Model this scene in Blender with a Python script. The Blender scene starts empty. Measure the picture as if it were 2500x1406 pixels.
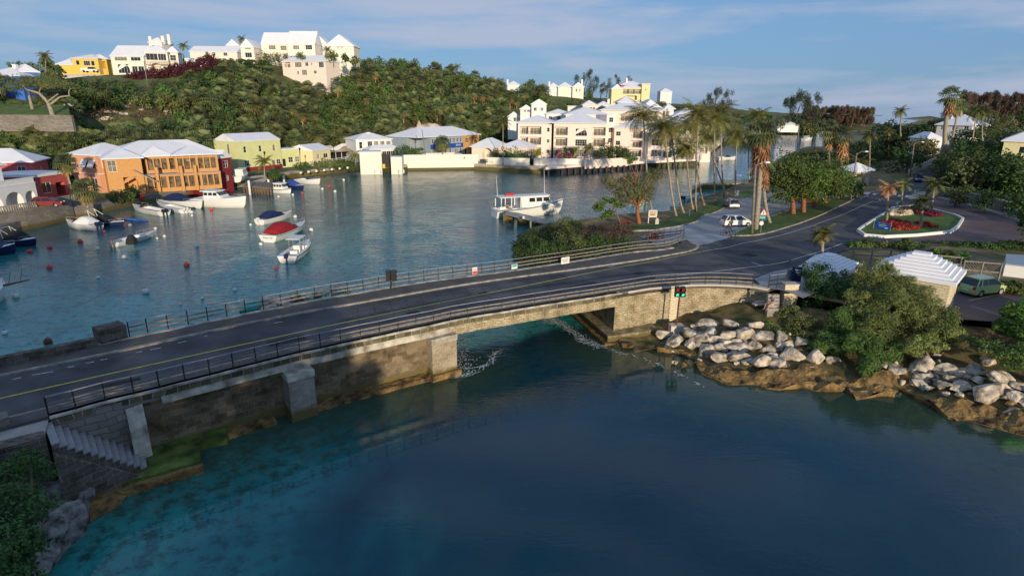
import bpy, bmesh, math, random
import numpy as np
from mathutils import Vector, Matrix, noise
from mathutils.geometry import delaunay_2d_cdt
R = math.radians
rnd = random.Random(7)
scene = bpy.context.scene
col = scene.collection

# ------------------------------------------------------------------ camera
FP, CZ, PITCH, ROLL = 1450.0, 18.0, 17.0, 0.45
cam_d = bpy.data.cameras.new('camera'); cam = bpy.data.objects.new('camera', cam_d); col.objects.link(cam)
cam_d.sensor_width = 36; cam_d.lens = FP / 2500 * 36; cam_d.clip_start = .3; cam_d.clip_end = 30000
cam.matrix_world = Matrix.Translation((0, 0, CZ)) @ Matrix.Rotation(R(90 - PITCH), 4, 'X') @ Matrix.Rotation(R(ROLL), 4, 'Z')
scene.camera = cam

# ------------------------------------------------------------------ light
SUN_EL, SUN_AZ = 9.0, 16.0       # low sun behind the camera, a little to its right
scene.view_settings.view_transform = 'Standard'; scene.view_settings.look = 'None'
scene.view_settings.gamma = 1; scene.view_settings.exposure = 0.1
w = bpy.data.worlds.new('World'); scene.world = w; w.use_nodes = True
nt = w.node_tree; nt.nodes.clear()
def N(t, typ, **k):
 n = t.nodes.new(typ)
 for a, b in k.items(): setattr(n, a, b)
 return n
out = N(nt, 'ShaderNodeOutputWorld'); bg = N(nt, 'ShaderNodeBackground'); bg.inputs[1].default_value = 0.15
sky = N(nt, 'ShaderNodeTexSky', sky_type='NISHITA', sun_disc=False)
sky.sun_elevation = R(SUN_EL); sky.sun_rotation = R(180 - SUN_AZ); sky.air_density = 1.0; sky.dust_density = .6; sky.ozone_density = 3.0
tc = N(nt, 'ShaderNodeTexCoord'); mp = N(nt, 'ShaderNodeMapping'); mp.inputs['Scale'].default_value = (1, 1, 7.5); mp.inputs['Location'].default_value = (1.3, .6, .9)
nz = N(nt, 'ShaderNodeTexNoise'); nz.inputs['Scale'].default_value = 2.3; nz.inputs['Detail'].default_value = 9; nz.inputs['Roughness'].default_value = .56
nz.inputs['Distortion'].default_value = .25
rp = N(nt, 'ShaderNodeValToRGB'); rp.color_ramp.elements[0].position = .43; rp.color_ramp.elements[1].position = .60
mx = N(nt, 'ShaderNodeMix', data_type='RGBA')
mul = N(nt, 'ShaderNodeMath', operation='MULTIPLY'); mul.inputs[1].default_value = .85
tint = N(nt, 'ShaderNodeMix', data_type='RGBA', blend_type='MULTIPLY'); tint.inputs[0].default_value = 1; tint.inputs[7].default_value = (.72, .92, 1.16, 1)
mx.inputs[7].default_value = (2.75, 3.1, 4.0, 1)
hz = N(nt, 'ShaderNodeMix', data_type='RGBA'); hz.inputs[0].default_value = .75; hz.inputs[7].default_value = (1.2, 2.1, 3.55, 1)   # even blue of a thinly veiled evening sky
L = nt.links.new
L(tc.outputs['Generated'], mp.inputs[0]); L(mp.outputs[0], nz.inputs['Vector']); L(nz.outputs[0], rp.inputs[0]); L(rp.outputs[0], mul.inputs[0])
L(sky.outputs[0], tint.inputs[6]); L(tint.outputs[2], hz.inputs[6]); L(hz.outputs[2], mx.inputs[6])
L(mul.outputs[0], mx.inputs[0]); L(mx.outputs[2], bg.inputs[0]); L(bg.outputs[0], out.inputs[0])
sd = bpy.data.lights.new('sun', 'SUN'); sd.energy = 4.2; sd.angle = R(.6); sd.color = (1, .82, .58)
sun = bpy.data.objects.new('sun', sd); col.objects.link(sun)
sv = Vector((math.sin(R(SUN_AZ)) * math.cos(R(SUN_EL)), -math.cos(R(SUN_AZ)) * math.cos(R(SUN_EL)), math.sin(R(SUN_EL))))
sun.rotation_euler = sv.to_track_quat('Z', 'Y').to_euler(); sun.location = sv * 200

# ------------------------------------------------------------------ measuring: photo pixel (2500 wide) -> point of the place
_p, _r = R(PITCH), R(ROLL)
def ray(x, y):
 a, b = x - 1250, 703 - y
 a, b = a * math.cos(_r) - b * math.sin(_r), a * math.sin(_r) + b * math.cos(_r)
 return (a, FP * math.cos(_p) + b * math.sin(_p), b * math.cos(_p) - FP * math.sin(_p))
def G(x, y, z=0):
 d = ray(x, y); t = (z - CZ) / d[2]; return Vector((d[0] * t, d[1] * t, z))
def D(x, y, Y):
 d = ray(x, y); t = Y / d[1]; return Vector((d[0] * t, Y, CZ + d[2] * t))
def Gs(x, y, zf):
 z = 2.5
 for i in range(25):
  q = G(x, y, z); z = .5 * z + .5 * zf(q.x, q.y)
 return G(x, y, z)
def top(x, y, P): return D(x, y, P[1]).z
def proj(P):
 X, Y, Z = P[0], P[1], P[2] - CZ
 f = Y * math.cos(_p) - Z * math.sin(_p); b = (Y * math.sin(_p) + Z * math.cos(_p)) / f * FP; a = X / f * FP
 a, b = a * math.cos(_r) + b * math.sin(_r), -a * math.sin(_r) + b * math.cos(_r)
 return 1250 + a, 703 - b
# ------------------------------------------------------------------ materials
M = {}
def mat(name, c, rough=.8, var=.18, scale=3.0, bump=0.0, bscale=None, c2=None, isl=0.0, metal=0.0, spec=.3, trans=0.0, coat=0.0, det=5):
 m = bpy.data.materials.new(name); m.use_nodes = True; t = m.node_tree; b = t.nodes['Principled BSDF']
 b.inputs['Roughness'].default_value = rough; b.inputs['Metallic'].default_value = metal
 b.inputs['Specular IOR Level'].default_value = spec; b.inputs['Coat Weight'].default_value = coat
 tc = N(t, 'ShaderNodeTexCoord'); n = N(t, 'ShaderNodeTexNoise'); n.inputs['Scale'].default_value = scale; n.inputs['Detail'].default_value = det
 geo = N(t, 'ShaderNodeNewGeometry')
 t.links.new(geo.outputs['Position'], n.inputs['Vector'])
 rp = N(t, 'ShaderNodeValToRGB'); e = rp.color_ramp.elements; e[0].position = .3; e[1].position = .7
 c2 = c2 or c
 e[0].color = (*[max(0, k * (1 - var)) for k in c], 1); e[1].color = (*[min(1, k * (1 + var)) for k in c2], 1)
 t.links.new(n.outputs[0], rp.inputs[0]); o = rp.outputs[0]
 if isl:
  mr = N(t, 'ShaderNodeMapRange'); mr.inputs[3].default_value = 1 - isl; mr.inputs[4].default_value = 1 + isl
  t.links.new(geo.outputs['Random Per Island'], mr.inputs[0])
  mm = N(t, 'ShaderNodeMix', data_type='RGBA', blend_type='MULTIPLY'); mm.inputs[0].default_value = 1
  t.links.new(o, mm.inputs[6]); t.links.new(mr.outputs[0], mm.inputs[7]); o = mm.outputs[2]
  oi = N(t, 'ShaderNodeObjectInfo'); hs = N(t, 'ShaderNodeHueSaturation'); h1 = N(t, 'ShaderNodeMapRange'); h2 = N(t, 'ShaderNodeMapRange')
  h1.inputs[3].default_value = .475; h1.inputs[4].default_value = .515; h2.inputs[3].default_value = .72; h2.inputs[4].default_value = 1.3
  t.links.new(oi.outputs['Random'], h1.inputs[0]); t.links.new(oi.outputs['Random'], h2.inputs[0])
  t.links.new(h1.outputs[0], hs.inputs['Hue']); t.links.new(h2.outputs[0], hs.inputs['Value']); t.links.new(o, hs.inputs['Color']); o = hs.outputs[0]
 t.links.new(o, b.inputs['Base Color'])
 if bump:
  n2 = N(t, 'ShaderNodeTexNoise'); n2.inputs['Scale'].default_value = bscale or scale * 4; n2.inputs['Detail'].default_value = 6
  t.links.new(geo.outputs['Position'], n2.inputs['Vector'])
  bp = N(t, 'ShaderNodeBump'); bp.inputs['Strength'].default_value = 1; bp.inputs['Distance'].default_value = bump
  t.links.new(n2.outputs[0], bp.inputs['Height']); t.links.new(bp.outputs[0], b.inputs['Normal'])
 if trans:
  tr = N(t, 'ShaderNodeBsdfTranslucent'); ms = N(t, 'ShaderNodeMixShader'); ms.inputs[0].default_value = trans
  t.links.new(o, tr.inputs[0]); t.links.new(b.outputs[0], ms.inputs[1]); t.links.new(tr.outputs[0], ms.inputs[2])
  t.links.new(ms.outputs[0], t.nodes['Material Output'].inputs[0])
 M[name] = m; return m
def brick(name, c1, c2, mortar, bw=.6, bh=.28, ms=.02, stain=.35, stainc=(.06, .05, .04), bump=.02, ssc=.5, mossz=None):
 """coursed stone: brick texture on metre UVs, blotched by weathering; mossz = height of the tide band"""
 m = bpy.data.materials.new(name); m.use_nodes = True; t = m.node_tree; b = t.nodes['Principled BSDF']; L = t.links.new
 b.inputs['Roughness'].default_value = .9; b.inputs['Specular IOR Level'].default_value = .15
 uv = N(t, 'ShaderNodeUVMap'); geo = N(t, 'ShaderNodeNewGeometry')
 wn = N(t, 'ShaderNodeTexNoise'); wn.inputs['Scale'].default_value = 1.3; L(geo.outputs['Position'], wn.inputs['Vector'])
 wm = N(t, 'ShaderNodeMix', data_type='RGBA', blend_type='ADD'); wm.inputs[0].default_value = .38; L(uv.outputs[0], wm.inputs[6]); L(wn.outputs['Color'], wm.inputs[7])
 bt = N(t, 'ShaderNodeTexBrick'); bt.inputs['Scale'].default_value = 1; bt.inputs['Brick Width'].default_value = bw; bt.inputs['Row Height'].default_value = bh
 bt.inputs['Mortar Size'].default_value = ms; bt.inputs['Mortar Smooth'].default_value = .3; bt.inputs['Bias'].default_value = 0
 bt.inputs['Color1'].default_value = (*c1, 1); bt.inputs['Color2'].default_value = (*c2, 1); bt.inputs['Mortar'].default_value = (*mortar, 1)
 L(wm.outputs[2], bt.inputs['Vector'])
 n = N(t, 'ShaderNodeTexNoise'); n.inputs['Scale'].default_value = ssc; n.inputs['Detail'].default_value = 8; n.inputs['Roughness'].default_value = .65
 L(geo.outputs['Position'], n.inputs['Vector'])
 rp = N(t, 'ShaderNodeValToRGB'); rp.color_ramp.elements[0].position = .45; rp.color_ramp.elements[1].position = .68
 rp.color_ramp.elements[0].color = (0, 0, 0, 1); rp.color_ramp.elements[1].color = (stain, stain, stain, 1)
 mx = N(t, 'ShaderNodeMix', data_type='RGBA'); L(n.outputs[0], rp.inputs[0]); L(rp.outputs[0], mx.inputs[0]); L(bt.outputs[0], mx.inputs[6]); mx.inputs[7].default_value = (*stainc, 1)
 o = mx.outputs[2]
 if mossz is not None:
  sp = N(t, 'ShaderNodeSeparateXYZ'); L(geo.outputs['Position'], sp.inputs[0])
  ad = N(t, 'ShaderNodeMath', operation='MULTIPLY_ADD'); L(n.outputs[0], ad.inputs[0]); ad.inputs[1].default_value = -.9; L(sp.outputs[2], ad.inputs[2])
  mr = N(t, 'ShaderNodeMapRange'); mr.inputs[1].default_value = mossz - .75; mr.inputs[2].default_value = mossz - .35; mr.inputs[3].default_value = 1; mr.inputs[4].default_value = 0
  L(ad.outputs[0], mr.inputs[0])
  m3 = N(t, 'ShaderNodeMix', data_type='RGBA'); L(mr.outputs[0], m3.inputs[0]); L(o, m3.inputs[6]); m3.inputs[7].default_value = (.14, .115, .045, 1); o = m3.outputs[2]
 L(o, b.inputs['Base Color'])
 bp = N(t, 'ShaderNodeBump'); bp.inputs['Distance'].default_value = bump; ad = N(t, 'ShaderNodeMath', operation='SUBTRACT')
 n3 = N(t, 'ShaderNodeTexNoise'); n3.inputs['Scale'].default_value = 7; n3.inputs['Detail'].default_value = 5; L(geo.outputs['Position'], n3.inputs['Vector'])
 L(n3.outputs[0], ad.inputs[0]); L(bt.outputs['Fac'], ad.inputs[1]); L(ad.outputs[0], bp.inputs['Height']); L(bp.outputs[0], b.inputs['Normal'])
 M[name] = m; return m
def emis(name, c, s):
 m = bpy.data.materials.new(name); m.use_nodes = True; b = m.node_tree.nodes['Principled BSDF']
 b.inputs['Base Color'].default_value = (*c, 1); b.inputs['Emission Color'].default_value = (*c, 1); b.inputs['Emission Strength'].default_value = s; M[name] = m
mat('white', (.74, .74, .73), .7, .05, .6); mat('roofwhite', (.78, .78, .80), .75, .07, .5, c2=(.72, .74, .78))
mat('cream', (.78, .73, .63), .8, .05); mat('pinkwhite', (.80, .68, .60), .8, .05); mat('paleyellow', (.72, .66, .38), .8, .06); mat('yellow', (.75, .50, .10), .8, .06)
mat('limeyellow', (.60, .62, .30), .8, .06, .5); mat('veranda_glass', (.09, .065, .04), .25, .7, 1.5, c2=(.16, .12, .08), spec=.5); mat('orange', (.56, .30, .11), .8, .08); mat('peach', (.62, .34, .22), .8, .08); mat('maroon', (.22, .028, .03), .8, .1)
mat('rosered', (.45, .10, .10), .8, .1); mat('blue', (.05, .17, .55), .8, .08); mat('bluegrey', (.30, .36, .42), .8, .06); mat('wood', (.17, .09, .05), .8, .2)
mat('graystone', (.30, .27, .23), .9, .25, 1.5, .02, 5); mat('concrete', (.34, .32, .29), .9, .22, .9, .01, 6); mat('paleconc', (.50, .45, .38), .9, .15, .8, .01, 6)
mat('coping', (.24, .215, .165), .9, .3, 1.3, .04, 6, c2=(.50, .47, .40), det=12); mat('glass', (.018, .022, .028), .08, .1, spec=.6); mat('palepane', (.20, .18, .14), .15, .3, .8, spec=.5)
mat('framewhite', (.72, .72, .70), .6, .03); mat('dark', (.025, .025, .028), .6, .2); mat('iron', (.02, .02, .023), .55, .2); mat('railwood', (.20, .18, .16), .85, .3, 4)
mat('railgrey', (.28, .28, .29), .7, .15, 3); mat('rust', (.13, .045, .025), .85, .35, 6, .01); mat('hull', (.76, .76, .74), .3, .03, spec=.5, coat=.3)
mat('navy', (.012, .022, .085), .7, .2); mat('teal', (.02, .36, .32), .6, .1); mat('darkred', (.26, .014, .018), .8, .15); mat('canvasdark', (.02, .021, .028), .9, .2)
mat('redbuoy', (.60, .06, .05), .5, .15, 4); mat('whitebuoy', (.66, .66, .62), .5, .2, 6); mat('rubber', (.02, .02, .02), .8, .1); mat('grey', (.18, .19, .20), .6, .1)
mat('carwhite', (.72, .73, .72), .25, .02, coat=.6, spec=.5); mat('carsilver', (.36, .37, .40), .28, .03, metal=.4, coat=.6); mat('cargreen', (.42, .52, .22), .3, .03, coat=.6)
mat('carred', (.32, .015, .02), .3, .03, coat=.6); mat('carblue', (.02, .035, .12), .3, .03, coat=.6); mat('skin', (.45, .24, .16), .7, .05); mat('hair', (.10, .03, .015), .8, .1)
mat('shirt', (.22, .30, .36), .9, .06, 20); mat('shorts', (.42, .38, .30), .9, .08, 20); mat('redplastic', (.55, .03, .02), .5, .05); mat('signblue', (.02, .07, .36), .6, .05)
mat('bark', (.17, .13, .09), .95, .35, 5, .02, 14); mat('palmbark', (.30, .26, .20), .95, .3, 4, .02, 12); mat('redbark', (.26, .11, .06), .95, .3, 4, .02, 12)
mat('palmetto', (.15, .195, .075), .6, .25, .3, c2=(.19, .22, .085), isl=.22, trans=.2, spec=.35); mat('skirt', (.26, .17, .08), .9, .3, 2, isl=.3, trans=.1)
mat('orangeskirt', (.46, .28, .13), .9, .25, 2, isl=.3, trans=.15)
mat('leafdark', (.05, .098, .026), .7, .3, .3, isl=.25, trans=.2); mat('leaf', (.085, .145, .036), .7, .3, .3, isl=.25, trans=.22); mat('leafbright', (.085, .165, .028), .6, .3, .7, isl=.4, trans=.25)
mat('leafolive', (.11, .135, .045), .7, .3, .3, c2=(.13, .15, .05), isl=.25, trans=.2); mat('leafbrown', (.12, .085, .052), .8, .3, .9, isl=.4, trans=.15); mat('leafpurple', (.075, .02, .03), .8, .3, .9, isl=.4, trans=.1)
mat('leafyellow', (.28, .30, .05), .7, .3, .9, isl=.3, trans=.2); mat('cocoleaf', (.11, .155, .035), .55, .3, .5, c2=(.21, .19, .05), isl=.4, trans=.2, spec=.4); mat('casleaf', (.06, .085, .05), .8, .3, .6, isl=.4, trans=.15)
mat('greenmoss', (.05, .085, .015), .95, .5, 1.1, .04, 7, c2=(.10, .14, .03)); mat('leaftam', (.10, .155, .045), .75, .4, .6, c2=(.18, .21, .065), isl=.3, trans=.2)
mat('redflower', (.30, .025, .03), .8, .5, 6, isl=.5, trans=.1); mat('pinkflower', (.5, .12, .2), .8, .3, 6, isl=.4, trans=.1)
mat('grass', (.075, .13, .03), .95, .3, .5, .04, 9, c2=(.10, .15, .035)); mat('drygrass', (.13, .13, .05), .95, .4, .45, .05, 8, c2=(.20, .15, .08))
mat('hillsoil', (.085, .075, .035), .95, .5, .12, .2, 1.2, c2=(.10, .12, .04)); mat('cliff', (.40, .29, .19), .95, .4, .3, .4, 1.0, c2=(.50, .42, .30))
mat('rockpale', (.15, .125, .095), .9, .4, 1.9, .12, 4, c2=(.54, .47, .38), det=14); mat('rockgrey', (.05, .047, .042), .9, .5, 2.2, .14, 4, c2=(.22, .215, .21), det=14); mat('brightgreen', (.10, .50, .05), .8, .05)
mat('shelf', (.03, .021, .012), .8, .6, 1.3, .25, 3.5, c2=(.21, .135, .05), det=14); mat('moss', (.06, .085, .02), .95, .5, 1.3, .04, 7, c2=(.12, .085, .04))
mat('asphalt', (.062, .062, .070), .85, .3, .45, .004, 40, c2=(.085, .083, .088), det=9); mat('asphaltbrown', (.125, .09, .092), .88, .22, .3, .004, 40, det=9); mat('carpark', (.31, .315, .33), .9, .3, .22, .004, 30, det=9)
mat('pavement', (.10, .092, .085), .9, .3, .8, .004, 30); mat('linewhite', (.52, .52, .50), .8, .5, 6, det=9); mat('lineyellow', (.50, .42, .09), .8, .25, 6); mat('foam', (.75, .8, .82), .6, .1)
mat('kerb', (.28, .26, .22), .9, .45, 1.8, .01, 8); mat('benchred', (.20, .04, .035), .85, .2)
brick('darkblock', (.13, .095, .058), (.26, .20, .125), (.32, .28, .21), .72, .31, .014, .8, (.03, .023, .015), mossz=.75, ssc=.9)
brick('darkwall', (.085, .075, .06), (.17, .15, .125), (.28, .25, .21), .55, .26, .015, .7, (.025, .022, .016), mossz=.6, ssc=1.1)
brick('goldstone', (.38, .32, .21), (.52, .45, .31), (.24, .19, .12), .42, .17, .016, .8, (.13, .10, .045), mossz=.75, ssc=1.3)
brick('palepier', (.26, .235, .20), (.36, .33, .29), (.44, .41, .36), .42, .2, .012, .6, (.10, .09, .07), mossz=.75, ssc=.8)
brick('topcourse', (.07, .062, .04), (.20, .17, .11), (.40, .37, .30), .55, .4, .02, .8, (.05, .055, .02), ssc=1.5)
brick('pierstone', (.30, .25, .17), (.38, .32, .22), (.50, .44, .34), .42, .24, .022, .5, (.08, .06, .035), mossz=.75, ssc=.9)
brick('greywall', (.20, .18, .16), (.28, .26, .23), (.14, .12, .11), .8, .35, .02, .5, (.10, .09, .07), mossz=.8)
brick('yellowstone', (.62, .54, .38), (.72, .63, .46), (.40, .33, .22), .45, .2, .012, .15, (.4, .3, .2))
brick('quaystone', (.42, .36, .26), (.50, .43, .32), (.3, .25, .18), 1.2, .5, .02, .5, (.2, .15, .09), mossz=1.15)
emis('greenlamp', (.0, .55, .32), .7)

# ------------------------------------------------------------------ things, parts
ORG = {}
def tag(o, label=None, cat=None, group=None, kind=None):
 if label: o['label'] = label
 if cat: o['category'] = cat
 if group: o['group'] = group
 if kind: o['kind'] = kind
 return o
def thing(name, label, cat, loc=(0, 0, 0), rz=0, group=None, local=False):
 o = bpy.data.objects.new(name, None); o.empty_display_size = .5; col.objects.link(o)
 o.location = loc; o.rotation_euler = (0, 0, rz); tag(o, label, cat, group)
 ORG[o] = Vector((0, 0, 0)) if (local or rz) else Vector(loc)
 return o
def link(name, me, m, parent=None, org=None):
 o = bpy.data.objects.new(name, me); col.objects.link(o)
 if m is not None and not me.materials: me.materials.append(M[m] if isinstance(m, str) else m)
 if parent is not None: o.parent = parent; ORG[o] = ORG[parent]
 else: ORG[o] = Vector(org or (0, 0, 0)); o.location = ORG[o]
 return o
def auto_uv(me):
 uvl = me.uv_layers.new(name='UVMap'); vs = me.vertices
 for p in me.polygons:
  n = p.normal
  if abs(n.z) > .85: t1, t2 = Vector((1, 0, 0)), Vector((0, 1, 0))
  else:
   t1 = Vector((-n.y, n.x, 0)).normalized(); t2 = Vector((0, 0, 1))
  for li in p.loop_indices:
   c = vs[me.loops[li].vertex_index].co; uvl.data[li].uv = (c.dot(t1), c.dot(t2))
class MB:
 def __init__(s): s.v = []; s.f = []; s.T = None
 def add(s, vs, fs):
  k = len(s.v); s.v += [(s.T @ Vector(a)) if s.T is not None else Vector(a) for a in vs]; s.f += [tuple(i + k for i in f) for f in fs]; return s
 def box(s, c, d, rz=0, mt=None):
  cx, cy, cz = c; hx, hy, hz = d[0] / 2, d[1] / 2, d[2] / 2; ca, sa = math.cos(rz), math.sin(rz)
  vs = [(cx + a * hx * ca - b * hy * sa, cy + a * hx * sa + b * hy * ca, cz + e * hz) for e in (-1, 1) for a, b in ((-1, -1), (1, -1), (1, 1), (-1, 1))]
  return s.add(vs, [(3, 2, 1, 0), (4, 5, 6, 7), (0, 1, 5, 4), (1, 2, 6, 5), (2, 3, 7, 6), (3, 0, 4, 7)])
 def beam(s, a, b, w_, h_):
  """box from a to b (3D), width w_ across, height h_ (centre line)"""
  a, b = Vector(a), Vector(b); d = (b - a)
  if d.length < 1e-6: return s
  d.normalize(); sd_ = d.cross(Vector((0, 0, 1)));
  if sd_.length < 1e-3: sd_ = Vector((1, 0, 0))
  sd_.normalize(); up = sd_.cross(d); q = []
  for p in (a, b):
   for i, j in ((-1, -1), (1, -1), (1, 1), (-1, 1)): q.append(p + sd_ * (i * w_ / 2) + up * (j * h_ / 2))
  return s.add(q, [(3, 2, 1, 0), (4, 5, 6, 7), (0, 1, 5, 4), (1, 2, 6, 5), (2, 3, 7, 6), (3, 0, 4, 7)])
 def prism(s, poly, z0, z1):
  n = len(poly); a = sum(poly[i][0] * poly[(i + 1) % n][1] - poly[(i + 1) % n][0] * poly[i][1] for i in range(n))
  if a < 0: poly = list(poly)[::-1]
  lo = [z0] * n if not isinstance(z0, (list, tuple)) else z0; hi = [z1] * n if not isinstance(z1, (list, tuple)) else z1
  if a < 0: lo, hi = list(lo)[::-1], list(hi)[::-1]
  vs = [(p[0], p[1], lo[i]) for i, p in enumerate(poly)] + [(p[0], p[1], hi[i]) for i, p in enumerate(poly)]
  return s.add(vs, [tuple(range(n))[::-1], tuple(range(n, 2 * n))] + [(i, (i + 1) % n, (i + 1) % n + n, i + n) for i in range(n)])
 def tube(s, pts, r, n=6, cap=True):
  pts = [Vector(p) for p in pts]; rs = r if isinstance(r, (list, tuple)) else [r] * len(pts); vs = []; prev = None
  for i, p in enumerate(pts):
   d = (pts[min(i + 1, len(pts) - 1)] - pts[max(i - 1, 0)]).normalized()
   x = prev if prev else (Vector((1, 0, 0)) if abs(d.x) < .9 else Vector((0, 1, 0)))
   x = (x - d * x.dot(d)).normalized(); y = d.cross(x); prev = x
   for k in range(n):
    a = 2 * math.pi * k / n; vs.append(p + (x * math.cos(a) + y * math.sin(a)) * rs[i])
  fs = [(i * n + k, i * n + (k + 1) % n, (i + 1) * n + (k + 1) % n, (i + 1) * n + k) for i in range(len(pts) - 1) for k in range(n)]
  if cap: fs += [tuple(range(n))[::-1], tuple((len(pts) - 1) * n + k for k in range(n))]
  return s.add(vs, fs)
 def lathe(s, prof, c=(0, 0, 0), n=12, sc=(1, 1)):
  vs = [(c[0] + r * sc[0] * math.cos(2 * math.pi * k / n), c[1] + r * sc[1] * math.sin(2 * math.pi * k / n), c[2] + z) for r, z in prof for k in range(n)]
  m_ = len(prof)
  fs = [(i * n + k, i * n + (k + 1) % n, (i + 1) * n + (k + 1) % n, (i + 1) * n + k) for i in range(m_ - 1) for k in range(n)]
  return s.add(vs, fs + [tuple(range(n))[::-1], tuple((m_ - 1) * n + k for k in range(n))])
 def ball(s, c, r, n=8, m_=6, sc=(1, 1, 1)):
  prof = [(max(.001, r * math.sin(math.pi * i / m_)), -r * math.cos(math.pi * i / m_) * sc[2]) for i in range(m_ + 1)]
  return s.lathe(prof, c, n, (sc[0], sc[1]))
 def loft(s, secs, closed=False, caps=True):
  n = len(secs[0]); vs = [p for q in secs for p in q]; kk = n if closed else n - 1
  fs = [(i * n + k, i * n + (k + 1) % n, (i + 1) * n + (k + 1) % n, (i + 1) * n + k) for i in range(len(secs) - 1) for k in range(kk)]
  if caps: fs += [tuple(range(n))[::-1], tuple((len(secs) - 1) * n + k for k in range(n))]
  return s.add(vs, fs)
 def mesh(s, name='mesh', o=Vector((0, 0, 0)), smooth=False, fixn=False):
  me = bpy.data.meshes.new(name); me.from_pydata([tuple(a - o) for a in s.v], [], s.f); me.update()
  if fixn:
   bm = bmesh.new(); bm.from_mesh(me); bmesh.ops.recalc_face_normals(bm, faces=bm.faces); bm.to_mesh(me); bm.free()
  auto_uv(me)
  if smooth: me.shade_smooth()
  return me
 def build(s, name, m, parent=None, smooth=False, org=None, fixn=False):
  o_ = ORG[parent] if parent is not None else Vector(org or (0, 0, 0))
  return link(name, s.mesh(name, o_, smooth, fixn), m, parent, org)
def one(name, mb, m, label, cat, group=None, smooth=False, fixn=False):
 c = sum(mb.v, Vector()) / len(mb.v); c.z = min(a.z for a in mb.v)
 return tag(mb.build(name, m, None, smooth, tuple(c), fixn), label, cat, group)
def kids(o): return KID.get(o, [])
def copy_tree(o, loc=None, rz=None, sc=None, label=None, group=None):
 def cp(a, par):
  c = a.copy(); col.objects.link(c)
  if par is not None: c.parent = par
  for ch in [x for x in a.children]: cp(ch, c)
  return c
 c = cp(o, None)
 if loc is not None: c.location = loc
 if rz is not None: c.rotation_euler = (0, 0, rz)
 if sc is not None: c.scale = sc if isinstance(sc, (tuple, list)) else (sc, sc, sc)
 if label: c['label'] = label
 if group: c['group'] = group
 return c
def put(o, loc, rz=0, sc=1):
 o.location = loc; o.rotation_euler = (0, 0, rz); o.scale = (sc, sc, sc) if not isinstance(sc, (tuple, list)) else sc
def struct(name, mb, m, **k): return tag(mb.build(name, m, **k), kind='structure')
def V2(p): return Vector((p[0], p[1]))
def resample(pts, step):
 pts = [Vector(p) for p in pts]; o = [pts[0]]
 for a, b in zip(pts, pts[1:]):
  n = max(1, round((b - a).length / step)); o += [a.lerp(b, i / n) for i in range(1, n + 1)]
 return o
def smoothline(pts, it=2):
 pts = [Vector(p) for p in pts]
 for _ in range(it):
  q = [pts[0]]
  for a, b in zip(pts, pts[1:]): q += [a.lerp(b, .25), a.lerp(b, .75)]
  pts = q + [pts[-1]]
 return pts
def offs(pts, d):
 """offset a 2D/3D polyline sideways (left positive)"""
 o = []
 for i, p in enumerate(pts):
  t = (V2(pts[min(i + 1, len(pts) - 1)]) - V2(pts[max(i - 1, 0)])).normalized(); n = Vector((-t.y, t.x))
  o.append(Vector((p[0] + n.x * d, p[1] + n.y * d, p[2] if len(p) > 2 else 0)))
 return o
def ribbon(mb, a, b):
 """surface between two polylines given as equal-length lists"""
 n = len(a); vs = list(a) + list(b); mb.add(vs, [(i, i + 1, n + i + 1, n + i) for i in range(n - 1)]); return mb
def strip(mb, line, w_, dz=0.0):
 a = offs(line, w_ / 2); b = offs(line, -w_ / 2); z = Vector((0, 0, dz))
 return ribbon(mb, [p + z for p in b], [p + z for p in a])
def sweep(mb, line, prof):
 """sweep a closed profile [(side, up)...] along a 3D line; side positive = left"""
 secs = []
 cols = [offs(line, s_) for s_, u_ in prof]
 for i in range(len(line)): secs.append([cols[k][i] + Vector((0, 0, prof[k][1])) for k in range(len(prof))])
 return mb.loft(secs, closed=True)
def sheet(mb, poly, zf, step=2.0, off=0.0, jit=0.0):
 """a triangulated sheet inside poly following the height function zf"""
 P = [V2(p) for p in poly]; B = []
 for i in range(len(P)):
  a, b = P[i], P[(i + 1) % len(P)]; n = max(1, int((b - a).length / step)); B += [a.lerp(b, k / n) for k in range(n)]
 nb = len(B); x0, x1 = min(p.x for p in P), max(p.x for p in P); y0, y1 = min(p.y for p in P), max(p.y for p in P)
 A = np.array([[p.x, p.y] for p in P]); pts = list(B)
 gx = np.arange(x0 + step / 2, x1, step); gy = np.arange(y0 + step / 2, y1, step); XX, YY = np.meshgrid(gx, gy); XX = XX.ravel(); YY = YY.ravel()
 ins = inpoly(XX, YY, A)
 if jit: 
  rs = np.random.RandomState(3); XX = XX + rs.uniform(-jit, jit, XX.shape); YY = YY + rs.uniform(-jit, jit, YY.shape)
 pts += [Vector((float(a), float(b))) for a, b, c in zip(XX, YY, ins) if c]
 vs, es, fs, *_ = delaunay_2d_cdt(pts, [(i, (i + 1) % nb) for i in range(nb)], [], 1, 1e-4)
 vv = [(p.x, p.y, zf(p.x, p.y) + off) for p in vs]
 ff = []
 for f in fs:
  a, b, c = [vs[i] for i in f[:3]]
  ff.append(tuple(f) if (b - a).cross(c - a) > 0 else tuple(f)[::-1])
 return mb.add(vv, ff)
def inpoly(X, Y, A):
 r = np.zeros(X.shape, bool); n = len(A)
 for i in range(n):
  xa, ya = A[i]; xb, yb = A[(i + 1) % n]
  if ya == yb: continue
  c = ((ya > Y) != (yb > Y)) & (X < (xb - xa) * (Y - ya) / (yb - ya) + xa); r ^= c
 return r
def idw(ctrl, pw=3):
 C = np.array([[c[0], c[1], c[2]] for c in ctrl])
 def f(x, y):
  d = (C[:, 0] - x) ** 2 + (C[:, 1] - y) ** 2 + .5; w_ = d ** (-pw / 2); return float((w_ * C[:, 2]).sum() / w_.sum())
 return f
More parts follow.
